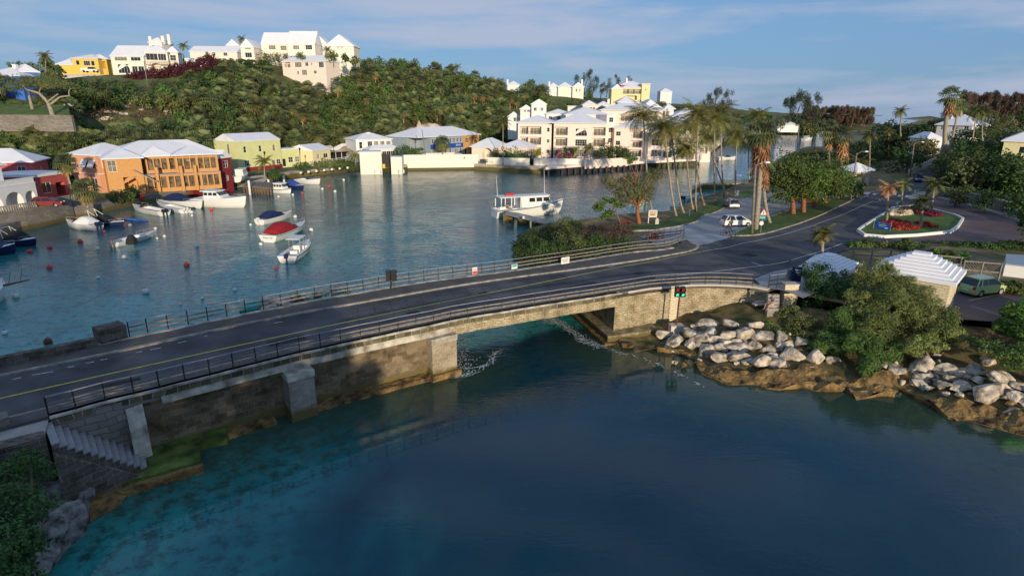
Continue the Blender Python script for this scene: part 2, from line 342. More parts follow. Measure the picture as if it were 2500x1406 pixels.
def skirt(mb, line, z0):
 """vertical wall from a 3D edge line down to z0"""
 n = len(line); mb.add(list(line) + [Vector((p[0], p[1], z0)) for p in line], [(i, n + i, n + i + 1, i + 1) for i in range(n - 1)]); return mb
# ------------------------------------------------------------------ the lie of the land
DK = 3.8                                       # deck height over the water
NEAR_POSTS = [(121, 1021), (187, 1003.6), (259, 983), (328, 967), (390.5, 952), (453, 935.7), (513.8, 921), (571, 906), (626.5, 892), (679.7, 878.7), (732.3, 865), (783.5, 855),
              (832.5, 843.7), (880.9, 832.6), (927.3, 823.2), (972.8, 812.7), (1016, 804), (1058.7, 795), (1100, 785), (1142, 777.4), (1183.6, 770), (1225, 764), (1264.5, 757),
              (1304, 750.5), (1342, 744.6), (1379, 738.6), (1415, 733), (1450, 728), (1484, 722), (1517, 717), (1549, 711.7), (1582, 706), (1613, 703), (1647, 700.6), (1683.4, 697.6),
              (1720.8, 696.6), (1757.9, 697), (1796.3, 698.5), (1835.6, 701.4), (1875, 708)]
FAR_POSTS = [(318, 827), (362, 817), (412, 807.7), (461, 797), (508.7, 787), (555, 778), (600.3, 768.5), (644, 759.8), (687.4, 751.8), (728.6, 742.7), (770, 735), (810, 727.9),
             (849.6, 721.3), (887.4, 714.8), (925.3, 707.5), (962, 701.5), (999, 696), (1035, 690.5), (1070.3, 685.4), (1105.9, 681), (1140.5, 676.5), (1174.9, 672.3), (1207.4, 668.4),
             (1240.3, 663.9), (1272, 659.4), (1304, 654.4), (1336, 649.6), (1366, 645), (1394, 641), (1422, 636.5), (1451, 632), (1481, 626.6), (1508, 622.5), (1534, 618.5), (1558, 615.5),
             (1579, 613.5), (1600, 612.5), (1620.6, 610), (1638.7, 606), (1654.5, 600.5), (1664, 594), (1669, 586)]
NEp = [G(x, y, DK) for x, y in NEAR_POSTS]; FEp = [G(x, y, DK) for x, y in FAR_POSTS]
NE = [NEp[0] + (NEp[0] - NEp[3]).normalized() * 40] + NEp            # edge of the near pavement
FE = [FEp[0] + (FEp[0] - FEp[4]).normalized() * 40] + FEp

c2 = [(1500, 655, 3.8), (1640, 630, 3.78), (1800, 600, 3.3), (1960, 565, 2.95), (2100, 510, 2.8), (2160, 480, 2.9), (2240, 445, 3.5), (2300, 400, 5), (2330, 350, 7),
      (1600, 612.5, 3.78), (1664, 594, 3.7), (1500, 625, 3.8), (1528, 720, 3.8), (1647, 700, 3.8), (1796, 699, 3.75), (1865, 708, 3.7), (1940, 690, 3.6), (1990, 660, 3.4), (1720, 590, 3.3), (1760, 580, 3.0),
      (1600, 570, 2.6), (1700, 560, 2.6), (1760, 540, 2.5), (1900, 490, 2.4), (2000, 470, 2.5), (2080, 450, 2.6), (1560, 548, 1.7), (1420, 570, 1.2), (1350, 600, 1.2), (1700, 515, 1.4), (1820, 480, 1.4), (1880, 450, 1.4),
      (2100, 560, 3.0), (2340, 560, 3.0), (2460, 540, 3.2), (2250, 480, 3.2), (2500, 600, 3), (2300, 720, 2.9), (2450, 720, 2.9), (2500, 440, 5), (2480, 400, 7), (2600, 420, 7),
      (2000, 420, 1.6), (2120, 370, 1.6), (2240, 340, 4), (2150, 400, 2.2), (2400, 350, 9), (2600, 360, 11), (2700, 600, 3.5), (2350, 330, 9), (2500, 330, 12)]
h2raw = idw([G(x, y, z) for x, y, z in c2], 3)
def h2(x, y): return h2raw(x, y)
cb = [(1510, 809, .7), (1630, 786, .8), (1701, 762, 1.45), (1799, 735, 2.35), (1842, 733, 2.6), (1880, 760, 2.4), (1930, 765, 2.5), (2000, 750, 2.9), (2150, 780, 2.8), (2340, 790, 2.7), (2450, 800, 2.6), (2600, 850, 2.6),
      (1700, 812, 1.25), (1800, 800, 1.7), (1900, 820, 1.5), (1850, 880, .8), (1960, 880, .9), (2150, 885, 1.0), (2250, 880, 1.2), (2350, 930, 1.0), (2450, 930, 1.25), (2500, 960, 1.1), (2600, 990, 1.1),
      (1640, 850, .25), (1750, 905, .4), (1900, 915, .45), (2060, 930, .55), (2150, 930, .55), (2230, 940, .35), (2350, 990, .5), (2500, 1020, .45), (2650, 1060, .4)]
WL2 = [(1490, 852), (1540, 852), (1600, 850), (1650, 864), (1695, 880), (1735, 922), (1775, 940), (1830, 936), (1900, 946), (1960, 948), (2060, 955), (2090, 972), (2140, 968), (2200, 955), (2240, 975), (2290, 1012),
       (2350, 1022), (2420, 1042), (2500, 1062), (2620, 1092), (2800, 1120), (3300, 1150)]
hb = idw([G(x, y, z) for x, y, z in cb] + [G(x, y, -.1) for x, y in WL2], 3)

HT = [(-1.6, 96, 160, 20), (-1.1, 116, 160, 21), (-.83, 123, 165, 22), (-.62, 132, 198, 26.5), (-.5, 150, 215, 29), (-.4, 172, 255, 34.5), (-.3, 192, 262, 33.5), (-.2, 205, 280, 31.5), (-.1, 228, 300, 29.5), (0, 250, 330, 25.5),
      (.13, 268, 350, 21), (.2, 285, 360, 17.5), (.27, 290, 360, 13.5), (.33, 290, 350, 9), (.4, 280, 340, 4), (.5, 260, 320, 2), (3, 260, 320, 2)]
def terr(u, y): return -1.1 < u < -.715 and 137.5 < y < 153
def h1(x, y):
 u = x / max(y, 1)
 for a, b in zip(HT, HT[1:]):
  if u <= b[0]: break
 k = min(1, max(0, (u - a[0]) / (b[0] - a[0]))); yf, yr, zr = [a[i] * (1 - k) + b[i] * k for i in (1, 2, 3)]
 t = (y - yf) / (yr - yf)
 if t <= 0: return 1.5
 s_ = min(t, 1); s_ = s_ * s_ * (3 - 2 * s_) * .35 + s_ * .65
 z = 1.5 + (zr - 1.5) * s_
 if t > 1: z += (t - 1) * 1.5
 # level lawn terrace cut into the slope at the left
 if terr(u, y): z = 15.2 + (y - 138) * .16
 nn = noise.noise(Vector((x * .05, y * .05, 3))) * 1.2 + noise.noise(Vector((x * .2, y * .2, 7))) * .4
 return z + nn * min(1, max(0, t * 5)) * (0 if terr(u, y) else 1)

WL1 = [(-420, 700), (-200, 625), (0, 579), (90, 549), (170, 533), (241, 519), (330, 499), (420, 484), (520, 470), (560, 463), (600, 455), (640, 448), (725, 431), (800, 424), (870, 414), (893, 421), (994, 420), (996, 415),
       (1150, 414), (1330, 424), (1700, 406), (1706, 398), (1735, 375), (1765, 345), (1850, 330), (1950, 322), (2010, 316)]
S1 = [G(x, y, 0) for x, y in WL1]; EL1 = 1.35
L1poly = S1 + [Vector((420, 700, 0)), Vector((100, 760, 0)), Vector((-500, 620, 0)), Vector((-560, 100, 0))]
g = MB(); sheet(g, [V2(p) for p in S1] + [Vector((p.x, p.y)) for p in L1poly[len(S1):]], lambda x, y: h1(x, y) if h1(x, y) > 1.55 else EL1, 4.0)
skirt(g, [Vector((p.x, p.y, EL1)) for p in S1], -2)
struct('hillside', g, 'hillsoil')

# east land: park, road, roundabout
WLP = [(1252, 628), (1262, 610), (1290, 585), (1330, 572), (1420, 563), (1540, 550), (1590, 545), (1622, 540), (1660, 526), (1700, 510), (1760, 487), (1815, 466), (1840, 450), (1850, 436), (1880, 420), (1930, 400), (1975, 385), (2010, 372), (2060, 362), (2110, 352), (2150, 340), (2200, 318), (2260, 296)]
S2 = [G(x, y, 0) for x, y in WLP]
AB0 = Vector((8.3, 44.2, DK)); AB1 = Vector((5.6, 54.6, DK))           # right abutment, face towards the channel
top_line = [G(1900, 706, 3.65), G(1935, 722, 3.4), G(2010, 752, 2.9), G(2150, 780, 2.8), G(2340, 790, 2.7), G(2450, 800, 2.6), G(2700, 900, 2.6), G(3300, 1000, 2.6)]
near2 = [p for p in NEp if p.x > 9]
L2poly = [V2(AB0), V2(AB1)] + [V2(p) for p in S2] + [Vector((700, 1000)), Vector((900, 500)), Vector((600, 60))] + [V2(p) for p in top_line[::-1]] + [V2(p) for p in near2[::-1]]
def h2e(x, y):
 return h2(x, y)
g = MB(); sheet(g, L2poly, h2e, 3.0, -.06)
skirt(g, [Vector((p.x, p.y, h2(p.x, p.y) - .06)) for p in [AB1] + S2], -2)
struct('ground', g, 'drygrass')
# bank below the wing wall
foot = [G(1510, 809, .7), G(1630, 786, .8), G(1701, 762, 1.45), G(1799, 735, 2.35), G(1842, 733, 2.6), G(1880, 735, 2.7)]
g = MB(); bp = [V2(p) for p in NEp if p.x > 9.5] + [V2(p) for p in top_line] + [V2(G(x, y, 0)) for x, y in WL2[::-1]]
def hbn(x, y):
 z = hb(x, y); return z + noise.noise(Vector((x, y, 0)) * 1.1) * .10
sheet(g, bp, hbn, .8, 0); skirt(g, [Vector((p.x, p.y, hbn(p.x, p.y))) for p in [G(x, y, 0) for x, y in WL2]], -1.5)
struct('bank', g, 'moss')
# brown limestone shelf at the water's edge
inner = [(1540, 825), (1600, 828), (1680, 830), (1720, 862), (1790, 885), (1900, 890), (1990, 885), (2080, 905), (2160, 900), (2230, 900), (2290, 935), (2380, 965), (2470, 985), (2560, 1000), (2700, 1010), (3300, 1040)]
g = MB()
def hs(x, y):
 z = hb(x, y); k = noise.fractal(Vector((x, y, 0)) * .55, .75, 2.2, 6) + (noise.noise(Vector((x * .5, y * 2.2, 4))) * .35) ; e = min(1, max(0, (z + .1) * 4)); return z + .08 + k * .55 * (.3 + e * .7) + .10 * e
wl = [V2(G(x, y, 0)) for x, y in WL2]; wl2 = resample([Vector((p.x, p.y, 0)) for p in wl], .7)
wl2 = [p + Vector((noise.noise(p * .6) * .9 + noise.noise(p * 2.1) * .3, noise.noise(p * .6 + Vector((9, 0, 0))) * 1.0 - .15 + noise.noise(p * 2.3) * .3, 0)) for p in wl2]
sheet(g, [V2(G(x, y, 1)) for x, y in inner] + [V2(p) for p in wl2[::-1]], hs, .28, .02, jit=.1)
skirt(g, [Vector((p.x, p.y, hs(p.x, p.y) + .02)) for p in wl2], -1.2)
struct('rock_shelf', g, 'shelf', smooth=False)
# far headland and island on the horizon
def blobland(name, pts, h, m, step=8):
 P = [V2(G(x, y, 0)) for x, y in pts]; A = np.array([[p.x, p.y] for p in P]); c = sum(P, Vector((0, 0))) / len(P)
 def zf(x, y):
  d = min((Vector((x, y)) - a.lerp(b, max(0, min(1, (Vector((x, y)) - a).dot(b - a) / (b - a).length_squared)))).length for a, b in zip(P, P[1:] + P[:1]))
  return .3 + h * min(1, d / 40)
 g = MB(); sheet(g, P, zf, step); skirt(g, [Vector((p.x, p.y, .3)) for p in P + P[:1]], -1); struct(name, g, m); return zf, P
isl, islP = blobland('island', [(1930, 313), (2010, 317), (2080, 320), (2150, 320), (2170, 316), (2172, 306), (2120, 301), (1980, 299)], 4, 'hillsoil', 12)
blobland('headland', [(2200, 290), (2295, 291.5), (2300, 289.5), (2240, 287.5)], 9, 'hillsoil', 60)
# shore behind the camera that carries the trees shading the left of the bridge
g = MB(); g.prism([(-400, -22), (30, -26), (60, -60), (60, -300), (-400, -300)], -1.5, 1.2); struct('near_shore', g, 'grass')

# ------------------------------------------------------------------ water with its sandy shallows
xs = list(np.arange(-100, 135.1, 1.5)); ys = list(np.arange(6, 200.1, 1.5))
xs = [-9000, -3000, -1000, -500, -300, -200, -140] + xs + [150, 180, 240, 340, 500, 900, 1600, 4000, 9000]
ys = [-300, -150, -60, -25, -8] + ys + [215, 240, 280, 340, 420, 600, 900, 1500, 3000, 7000, 14000]
XX, YY = np.meshgrid(np.array(xs, float), np.array(ys, float))
def segd(lines, X, Y):
 d = np.full(X.shape, 1e9)
 for ln in lines:
  for a, b in zip(ln, ln[1:]):
   ax, ay, bx, by = a[0], a[1], b[0], b[1]; l2 = (bx - ax) ** 2 + (by - ay) ** 2 + 1e-9
   t = np.clip(((X - ax) * (bx - ax) + (Y - ay) * (by - ay)) / l2, 0, 1); d = np.minimum(d, np.hypot(X - ax - t * (bx - ax), Y - ay - t * (by - ay)))
 return d
dn = segd([[G(x, y, 0) for x, y in WL2], [(p.x, p.y) for p in NE if p.x < -4]], XX, YY)       # foreground shores
df = segd([S1], XX, YY); dfar = segd([[(p.x, p.y) for p in FE if p.x < -6]], XX, YY)
side = np.interp(XX, [p.x for p in NE], [p.y for p in NE]) + 4                                # y of the road for each x
front = (YY < side)
# channel axis of deep water
ch = segd([[(0.5, 45), (3, 25), (9, 5), (20, -60)], [(1, 50), (-6, 70), (-2, 95), (-15, 130), (0, 160), (90, 180), (170, 240)]], XX, YY)
sh = np.exp(-dn / 3.5) * .25                                                                  # rocky shelf tint handled by 'rim'
sand = np.where(front, (np.clip((ch - 5) / 18, 0, 1) * np.clip((6 - XX) / 16, 0, 1)) * .92 - .05, np.clip(1.1 - dfar / 85, .38, 1) * .8)
sand = np.where(~front & (XX > 15) & (YY > 90), np.clip(1 - segd([[G(x, y, 0) for x, y in [(1500, 560), (1700, 500), (1850, 430)]]], XX, YY) / 28, 0, .8), sand)
rim = np.where(front, np.clip(1.2 - dn / 7.5, 0, 1), np.clip(1 - df / 6, 0, 1) * .5)
g = MB(); nx, ny = len(xs), len(ys)
g.v = [Vector((float(a), float(b), 0)) for a, b in zip(XX.ravel(), YY.ravel())]
g.f = [(j * nx + i, j * nx + i + 1, (j + 1) * nx + i + 1, (j + 1) * nx + i) for j in range(ny - 1) for i in range(nx - 1)]
wat = struct('water', g, None); me = wat.data
at = me.color_attributes.new('depthmap', 'FLOAT_COLOR', 'POINT')
rough_ = np.where(front, np.clip((XX + 10) / 30, 0.15, 1) * .08 + .04, 1.0); rough_ = np.where(front & (ch < 6) & (YY > 32), .5, rough_)
at.data.foreach_set('color', np.stack([sand.ravel(), rim.ravel(), rough_.ravel(), np.ones(sand.size)], 1).ravel().astype(np.float32))
m = bpy.data.materials.new('water'); m.use_nodes = True; t = m.node_tree; b = t.nodes['Principled BSDF']; L = t.links.new; me.materials.append(m)
b.inputs['Roughness'].default_value = .025; b.inputs['IOR'].default_value = 1.333; b.inputs['Specular IOR Level'].default_value = .5
at_ = N(t, 'ShaderNodeAttribute', attribute_name='depthmap'); sx = N(t, 'ShaderNodeSeparateColor'); geo = N(t, 'ShaderNodeNewGeometry')
L(at_.outputs['Color'], sx.inputs[0])
def tn(sc, det=4, ro=.5, dist=0, stretch=None):
 n = N(t, 'ShaderNodeTexNoise'); n.inputs['Scale'].default_value = sc; n.inputs['Detail'].default_value = det; n.inputs['Roughness'].default_value = ro; n.inputs['Distortion'].default_value = dist
 if stretch:
  mp = N(t, 'ShaderNodeMapping'); mp.inputs['Scale'].default_value = stretch[0]; mp.inputs['Rotation'].default_value = (0, 0, stretch[1]); L(geo.outputs['Position'], mp.inputs[0]); L(mp.outputs[0], n.inputs['Vector'])
 else: L(geo.outputs['Position'], n.inputs['Vector'])
 return n.outputs[0]
def mix(fac, a, b_, bt='MIX'):
 x = N(t, 'ShaderNodeMix', data_type='RGBA', blend_type=bt)
 for k, v in ((0, fac), (6, a), (7, b_)):
  if isinstance(v, (int, float)): x.inputs[k].default_value = v
  elif isinstance(v, tuple): x.inputs[k].default_value = (*v, 1)
  else: L(v, x.inputs[k])
 return x.outputs[2]
def ramp(o, a, b_, lo=0., hi=1.):
 x = N(t, 'ShaderNodeMapRange'); x.inputs[1].default_value = a; x.inputs[2].default_value = b_; x.inputs[3].default_value = lo; x.inputs[4].default_value = hi; L(o, x.inputs[0]); return x.outputs[0]
def mth(op, a, b_):
 x = N(t, 'ShaderNodeMath', operation=op)
 for k, v in ((0, a), (1, b_)):
  if isinstance(v, (int, float)): x.inputs[k].default_value = v
  else: L(v, x.inputs[k])
 return x.outputs[0]
big = tn(.09, 4, .55, .6); patch = tn(1.1, 10, .72, .15)
sandn = mth('ADD', sx.outputs[0], ramp(big, .3, .7, -.16, .16))
deep = mix(ramp(big, .35, .65), (.002, .030, .056), (.004, .046, .074))
c = mix(ramp(sandn, .05, 1.0), deep, (.035, .33, .32))
c = mix(mth('MULTIPLY', ramp(patch, .48, .62, 0, .75), ramp(sandn, .0, .5)), c, (.004, .030, .040))
rimn = mth('ADD', sx.outputs[1], ramp(patch, .3, .7, -.3, .3))
c = mix(mth('MULTIPLY', ramp(rimn, .25, .95), .8), c, (.035, .060, .032))
L(c, b.inputs['Base Color'])
# ripples: wind waves, stretched across the view, calmer in the lee of the bridge
w1 = tn(.9, 4, .6, .3, ((.55, 1.6, 1), .25)); w2 = tn(3.2, 3, .55, .2, ((.6, 1.5, 1), -.15)); w3 = tn(.16, 3, .5, 1.2)
hgt = mth('ADD', mth('MULTIPLY', w1, .075), mth('ADD', mth('MULTIPLY', w2, .040), mth('MULTIPLY', w3, .12)))
bp_ = N(t, 'ShaderNodeBump'); bp_.inputs['Distance'].default_value = 1.0
L(mth('MULTIPLY', sx.outputs[2], ramp(w3, .35, .65, .55, 1.15)), bp_.inputs['Strength']); L(hgt, bp_.inputs['Height']); L(bp_.outputs[0], b.inputs['Normal'])
# ------------------------------------------------------------------ roads, pavements, markings
def lvl(pts, zf, off=0): return [Vector((p[0], p[1], zf(p[0], p[1]) + off)) for p in pts]
def hroad(x, y):
 """deck level on the bridge, then the lie of the land"""
 if x < 8.5: return DK
 k = min(1, (x - 8.5) / 5); return DK * (1 - k) + h2(x, y) * k
def S(x, y): return Gs(x, y, hroad)
NEs = smoothline(NE, 1); FEs = smoothline(FE, 1)
# asphalt
far_kerb = [(-900, 1160), (0, 920), (246, 870), (640, 783), (933, 731), (1160, 691), (1506, 646), (1668, 619), (1700, 609), (1704, 602)]
fk = [S(*p) for p in far_kerb]
fk[0] = fk[1] + (fk[1] - fk[2]).normalized() * 30
near_in = offs([p for p in NE if p.x < 18], 1.15)
far_edge = [(1700, 600), (1745, 590), (1790, 578), (1800, 576.5), (1815, 578), (1850, 576), (1900, 564), (1960, 545), (2000, 529), (2060, 501), (2090, 487), (2120, 472), (2165, 457), (2200, 447), (2250, 425), (2290, 400), (2320, 365), (2322, 338), (2345, 338), (2350, 365), (2325, 405), (2300, 440),
   (2290, 470), (2320, 488), (2420, 515), (2500, 535), (2560, 560), (2480, 590), (2300, 600), (2150, 602), (2060, 612), (1985, 642), (1935, 655), (1890, 663), (1840, 682)]
rd = [V2(p) for p in fk] + [V2(S(*p)) for p in far_edge] + [V2(p) for p in near_in[::-1]]
g = MB(); sheet(g, rd, hroad, 1.6, .02); struct('road', g, 'asphalt')
# brown-red asphalt round the roundabout and further east
# car park (pale concrete surface)
cp = [(1560, 578), (1600, 562), (1660, 552), (1700, 541), (1740, 520), (1790, 492), (1850, 470), (1930, 452), (2010, 452), (2060, 462), (2085, 470), (2050, 482), (1990, 498), (1900, 520), (1850, 548), (1800, 565), (1787, 577), (1745, 590), (1704, 601), (1690, 596), (1676, 586), (1660, 590), (1600, 600)]
g = MB(); sheet(g, [V2(S(*p)) for p in cp], hroad, 1.6, .012); struct('car_park', g, 'carpark')
g = MB(); P = [(2352, 538), (2330, 528), (2240, 503), (2215, 505), (2230, 486), (2290, 472), (2320, 490), (2420, 517), (2500, 537), (2560, 560), (2480, 589), (2300, 600), (2170, 600), (2160, 586), (2240, 580), (2322, 572)]
sheet(g, [V2(S(*p)) for p in P], hroad, 1.6, .032); struct('side_road', g, 'asphaltbrown')
g = MB()
for x, y, a_, b_ in ((700, 832, 2.2, .9), (1010, 765, 1.0, .7), (1420, 697, 3.2, .5), (300, 935, 1.6, .6), (1180, 716, .8, .5), (1820, 625, 2.5, 1.2), (1980, 590, 1.2, 1.0), (1560, 668, .9, .6)):
 c_ = S(x, y); g.box((c_.x, c_.y, c_.z + .018), (a_, b_, .02), .6)
struct('road_patches', g, 'rubber')
# pavements with kerbs
def prof_kerb(w_, h_): return [(0, -.3), (w_, -.3), (w_, h_), (0, h_)]
g = MB(); a = NEs; a = [p for p in a if p.x < 21.5]; sweep(g, lvl(a, hroad), [(.02, -.2), (1.0, -.2), (1.0, .11), (.02, .11)]); struct('near_pavement', g, 'pavement')
g = MB(); sweep(g, lvl(a, hroad), [(1.003, -.2), (1.16, -.2), (1.16, .125), (1.003, .125)]); struct('near_kerb', g, 'kerb')
rfe = [p for p in FEs]; fkr = resample(smoothline([Vector(p) for p in fk], 2), .8)
g = MB(); P = [V2(p) for p in rfe] + [V2(p) for p in fkr[::-1]]
sheet(g, P, hroad, 1.5, .115); struct('far_pavement', g, 'pavement')
g = MB(); sweep(g, lvl(fkr, hroad), [(-.12, -.2), (.13, -.2), (.13, .13), (-.12, .13)]); struct('far_kerb', g, 'kerb')
# lines
yl = [(-500, 1090), (0, 973), (450, 873), (900, 775), (1250, 705), (1500, 655), (1640, 630), (1720, 614)]
yl2 = [(1720, 614), (1800, 598), (1960, 560), (2040, 532), (2100, 505), (2133, 491)]
def line(pts, w_=.11, off=.034, sm=1): 
 p = resample(smoothline([S(*q) for q in pts], sm), 1.2); return lvl(p, hroad, off)
g = MB(); strip(g, line(yl), .15); struct('yellow_line', g, 'lineyellow')
g = MB(); strip(g, line(yl2, sm=2), .12)
strip(g, line([(1600, 679), (1700, 669), (1800, 657), (1904, 643), (1925, 638)]), .13); strip(g, line([(1932, 636), (2005, 614)]), .13)
for a, b in (((2010, 612), (2030, 605)), ((2033, 604), (2056, 595)), ((1835, 641), (1863, 650))): strip(g, line([a, b]), .14)
# worn centre dashes of the bridge's far lane
for x0, y0, x1, y1 in ((30, 927, 52, 923), (78, 917, 130, 908), (165, 898, 182, 895), (210, 888, 230, 884), (245, 880, 262, 877), (330, 862, 348, 859), (366, 855, 393, 850), (435, 838, 455, 834), (500, 822, 508, 820), (668, 790, 690, 786), (1380, 664, 1400, 661), (1416, 659, 1440, 655), (1485, 653, 1500, 651)):
 strip(g, line([(x0, y0), (x1, y1)], sm=0), .09)
# zebra crossing and its zigzags near the bus shelter
def quadpx(g, q, off=.036):
 v = lvl([S(*p) for p in q], hroad, off); a = (v[1] - v[0]).cross(v[2] - v[1]); g.add(v if a.z > 0 else v[::-1], [(0, 1, 2, 3)])
for q in [[(2103, 475), (2109, 470), (2127, 470), (2120, 475)], [(2128, 476), (2135, 472), (2145, 472), (2138, 477)], [(2148, 477), (2154, 473), (2165, 473), (2160, 478)], [(2170, 478), (2176, 474), (2184, 474), (2179, 479)], [(2190, 480), (2194, 476), (2202, 476), (2199, 481)], [(2208, 482), (2212, 477), (2222, 478), (2220, 483)]]: quadpx(g, q)
for z in [[(2086, 491), (2103, 487), (2101, 483), (2119, 480), (2116, 476), (2128, 476)], [(2132, 495), (2150, 491), (2146, 487), (2163, 483), (2159, 479)], [(2182, 499), (2192, 500), (2188, 495), (2200, 492)], [(2128, 470), (2143, 466), (2140, 463), (2155, 459)], [(2225, 471), (2236, 469), (2233, 466), (2245, 464)]]: strip(g, line(z, sm=0), .13)
strip(g, line([(1700, 541), (1760, 519)], sm=0), .1); strip(g, line([(2212, 469), (2222, 466)], sm=0), .1)
struct('road_markings', g, 'linewhite')
# right-hand car park of the green car
g = MB(); P = [(2290, 740), (2330, 700), (2360, 678), (2440, 690), (2560, 720), (2640, 800), (2500, 790), (2380, 782), (2320, 778)]
sheet(g, [V2(S(*p)) for p in P], hroad, 1.5, .01); struct('parking_area', g, 'asphaltbrown')
g = MB(); strip(g, line([(2365, 735), (2500, 706)], sm=0), .12); strip(g, line([(2440, 690), (2490, 700)], sm=0), .12); struct('parking_lines', g, 'lineyellow')
# pavement by the telephone kiosk, path at crossing
g = MB(); P = [(1840, 683), (1890, 664), (1935, 656), (1990, 645), (2040, 640), (2040, 700), (1960, 730), (1915, 712), (1880, 706), (1862, 702)]
sheet(g, [V2(S(*p)) for p in P], hroad, 1.0, .08); struct('corner_pavement', g, 'railgrey')
g = MB(); P = [(2060, 481), (2072, 473), (2102, 474), (2088, 484)]; sheet(g, [V2(S(*p)) for p in P], hroad, 1.0, .05)
P = [(2215, 485), (2222, 478), (2235, 470), (2262, 468), (2255, 480), (2235, 492)]; sheet(g, [V2(S(*p)) for p in P], hroad, 1.0, .05); struct('crossing_pavement', g, 'concrete')
# grass strip with trees between car park and road, shore lawn
ga = [(1787, 577), (1800, 566), (1850, 549), (1900, 521), (1990, 498), (2050, 482), (2090, 483), (2080, 490), (2000, 528), (1960, 544), (1900, 563), (1850, 575), (1815, 577)]
GA = [S(*p) for p in ga]; g = MB(); sheet(g, [V2(p) for p in GA], hroad, 1.0, .13); struct('verge', g, 'grass')
k = resample(smoothline(GA + GA[:1], 2), .6); g = MB(); sweep(g, lvl(k, hroad), [(-.1, -.2), (.08, -.2), (.08, .15), (-.1, .15)]); struct('verge_kerb', g, 'kerb')
gl = [(1500, 556), (1540, 551), (1590, 546), (1622, 541), (1660, 527), (1700, 511), (1760, 488), (1815, 467), (1836, 460), (1850, 470), (1790, 493), (1740, 521), (1700, 542), (1660, 553), (1600, 562), (1530, 566)]
GL = [S(*p) for p in gl]; g = MB(); sheet(g, [V2(p) for p in GL], hroad, 1.0, .06); struct('shore_lawn', g, 'grass')
k = resample([S(*p) for p in [(1530, 566), (1600, 562), (1660, 553), (1700, 542), (1740, 521), (1790, 493), (1850, 470)]], .8); g = MB(); sweep(g, lvl(k, hroad), [(-.1, -.2), (.08, -.2), (.08, .14), (-.1, .14)]); struct('lawn_kerb', g, 'kerb')
# ------------------------------------------------------------------ roundabout
rk = [(2092, 566), (2105, 557), (2140, 535), (2180, 510), (2240, 504), (2330, 528), (2352, 538), (2340, 557), (2322, 570), (2240, 578), (2160, 582), (2110, 578)]
RK = [S(*p) for p in rk]; cR = sum(RK, Vector()) / len(RK)
rt = thing('roundabout_island', 'white kerbed teardrop traffic island with lawn and red flower beds', 'traffic island', cR)
g = MB(); k = RK + RK[:1]; sweep(g, lvl(resample(k, 1.0), hroad), [(-.25, -.3), (.05, -.3), (.05, .38), (-.25, .38)]); g.build('kerb', 'framewhite', rt)
g = MB(); sheet(g, [V2(p) for p in RK], hroad, 1.2, .22); g.build('lawn', 'grass', rt)
hri = lambda x, y: hroad(x, y) + .22
# steps at the wall's end and the long stone wall behind the roundabout
def wallpx(name, pts, h_, th, m, label, cat='wall', capm=None, zf=hroad, base=.6):
 P = resample([Gs(x, y, zf) for x, y in pts], 2.0); r = thing(name, label, cat, P[0]); g = MB()
 sweep(g, lvl(P, zf), [(-th / 2, -base), (th / 2, -base), (th / 2, h_), (-th / 2, h_)]); g.build('wall_body', m, r)
 if capm: g = MB(); sweep(g, lvl(P, zf), [(-th / 2 - .05, h_), (th / 2 + .05, h_), (th / 2 + .05, h_ + .1), (-th / 2 - .05, h_ + .1)]); g.build('coping', capm, r)
 return r
wallpx('boundary_wall', [(2292, 476), (2340, 487), (2420, 508), (2500, 530), (2620, 570)], 1.5, .4, 'greywall', 'long grey stone wall curving behind the traffic island', capm='coping')
wallpx('boundary_wall', [(2218, 428), (2240, 418), (2262, 407), (2280, 396)], 1.1, .35, 'paleconc', 'pale stone wall on the left of the road leading inland', capm='coping')
g = MB(); P = resample([S(*p) for p in [(2296, 483), (2340, 494), (2420, 516), (2500, 541), (2620, 585)]], 2); sweep(g, lvl(P, hroad), [(-.7, -.2), (.6, -.2), (.6, .14), (-.7, .14)]); struct('footpath', g, 'kerb')
# ------------------------------------------------------------------ the bridge
br = thing('bridge', 'stone road bridge with one open span over the tidal channel', 'bridge', (0, 41, 0))
# near causeway wall: polyline NE from the left up to the pier
def seg(line, x0, x1, step=1.0):
 return [p for p in resample(line, step) if x0 <= p.x <= x1]
XPL, XPR = -5.6, -4.05         # pier at the left of the opening
nl = [Vector((p.x, p.y, 0)) for p in seg(NE, -40, XPR)]
fl = [Vector((p.x, p.y, 0)) for p in seg(FE, -45, -9.5)]
full = [Vector((p.x, p.y, 0)) for p in seg(NE, -40, 9.0)]
full2 = [Vector((p.x, p.y, 0)) for p in seg(FE, -45, 6.0)]
steps_x = -18.6
g = MB()
inn = offs(nl, .38)                              # wall face set back under the coping
poly = [V2(p) for p in inn] + [V2(p) for p in fl[::-1]]
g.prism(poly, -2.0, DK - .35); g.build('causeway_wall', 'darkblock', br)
g = MB(); g.prism([V2(p) for p in offs(full, .25)] + [V2(p) for p in offs(full2, -.25)[::-1]], DK - .62, DK - .02); g.build('deck', 'concrete', br)
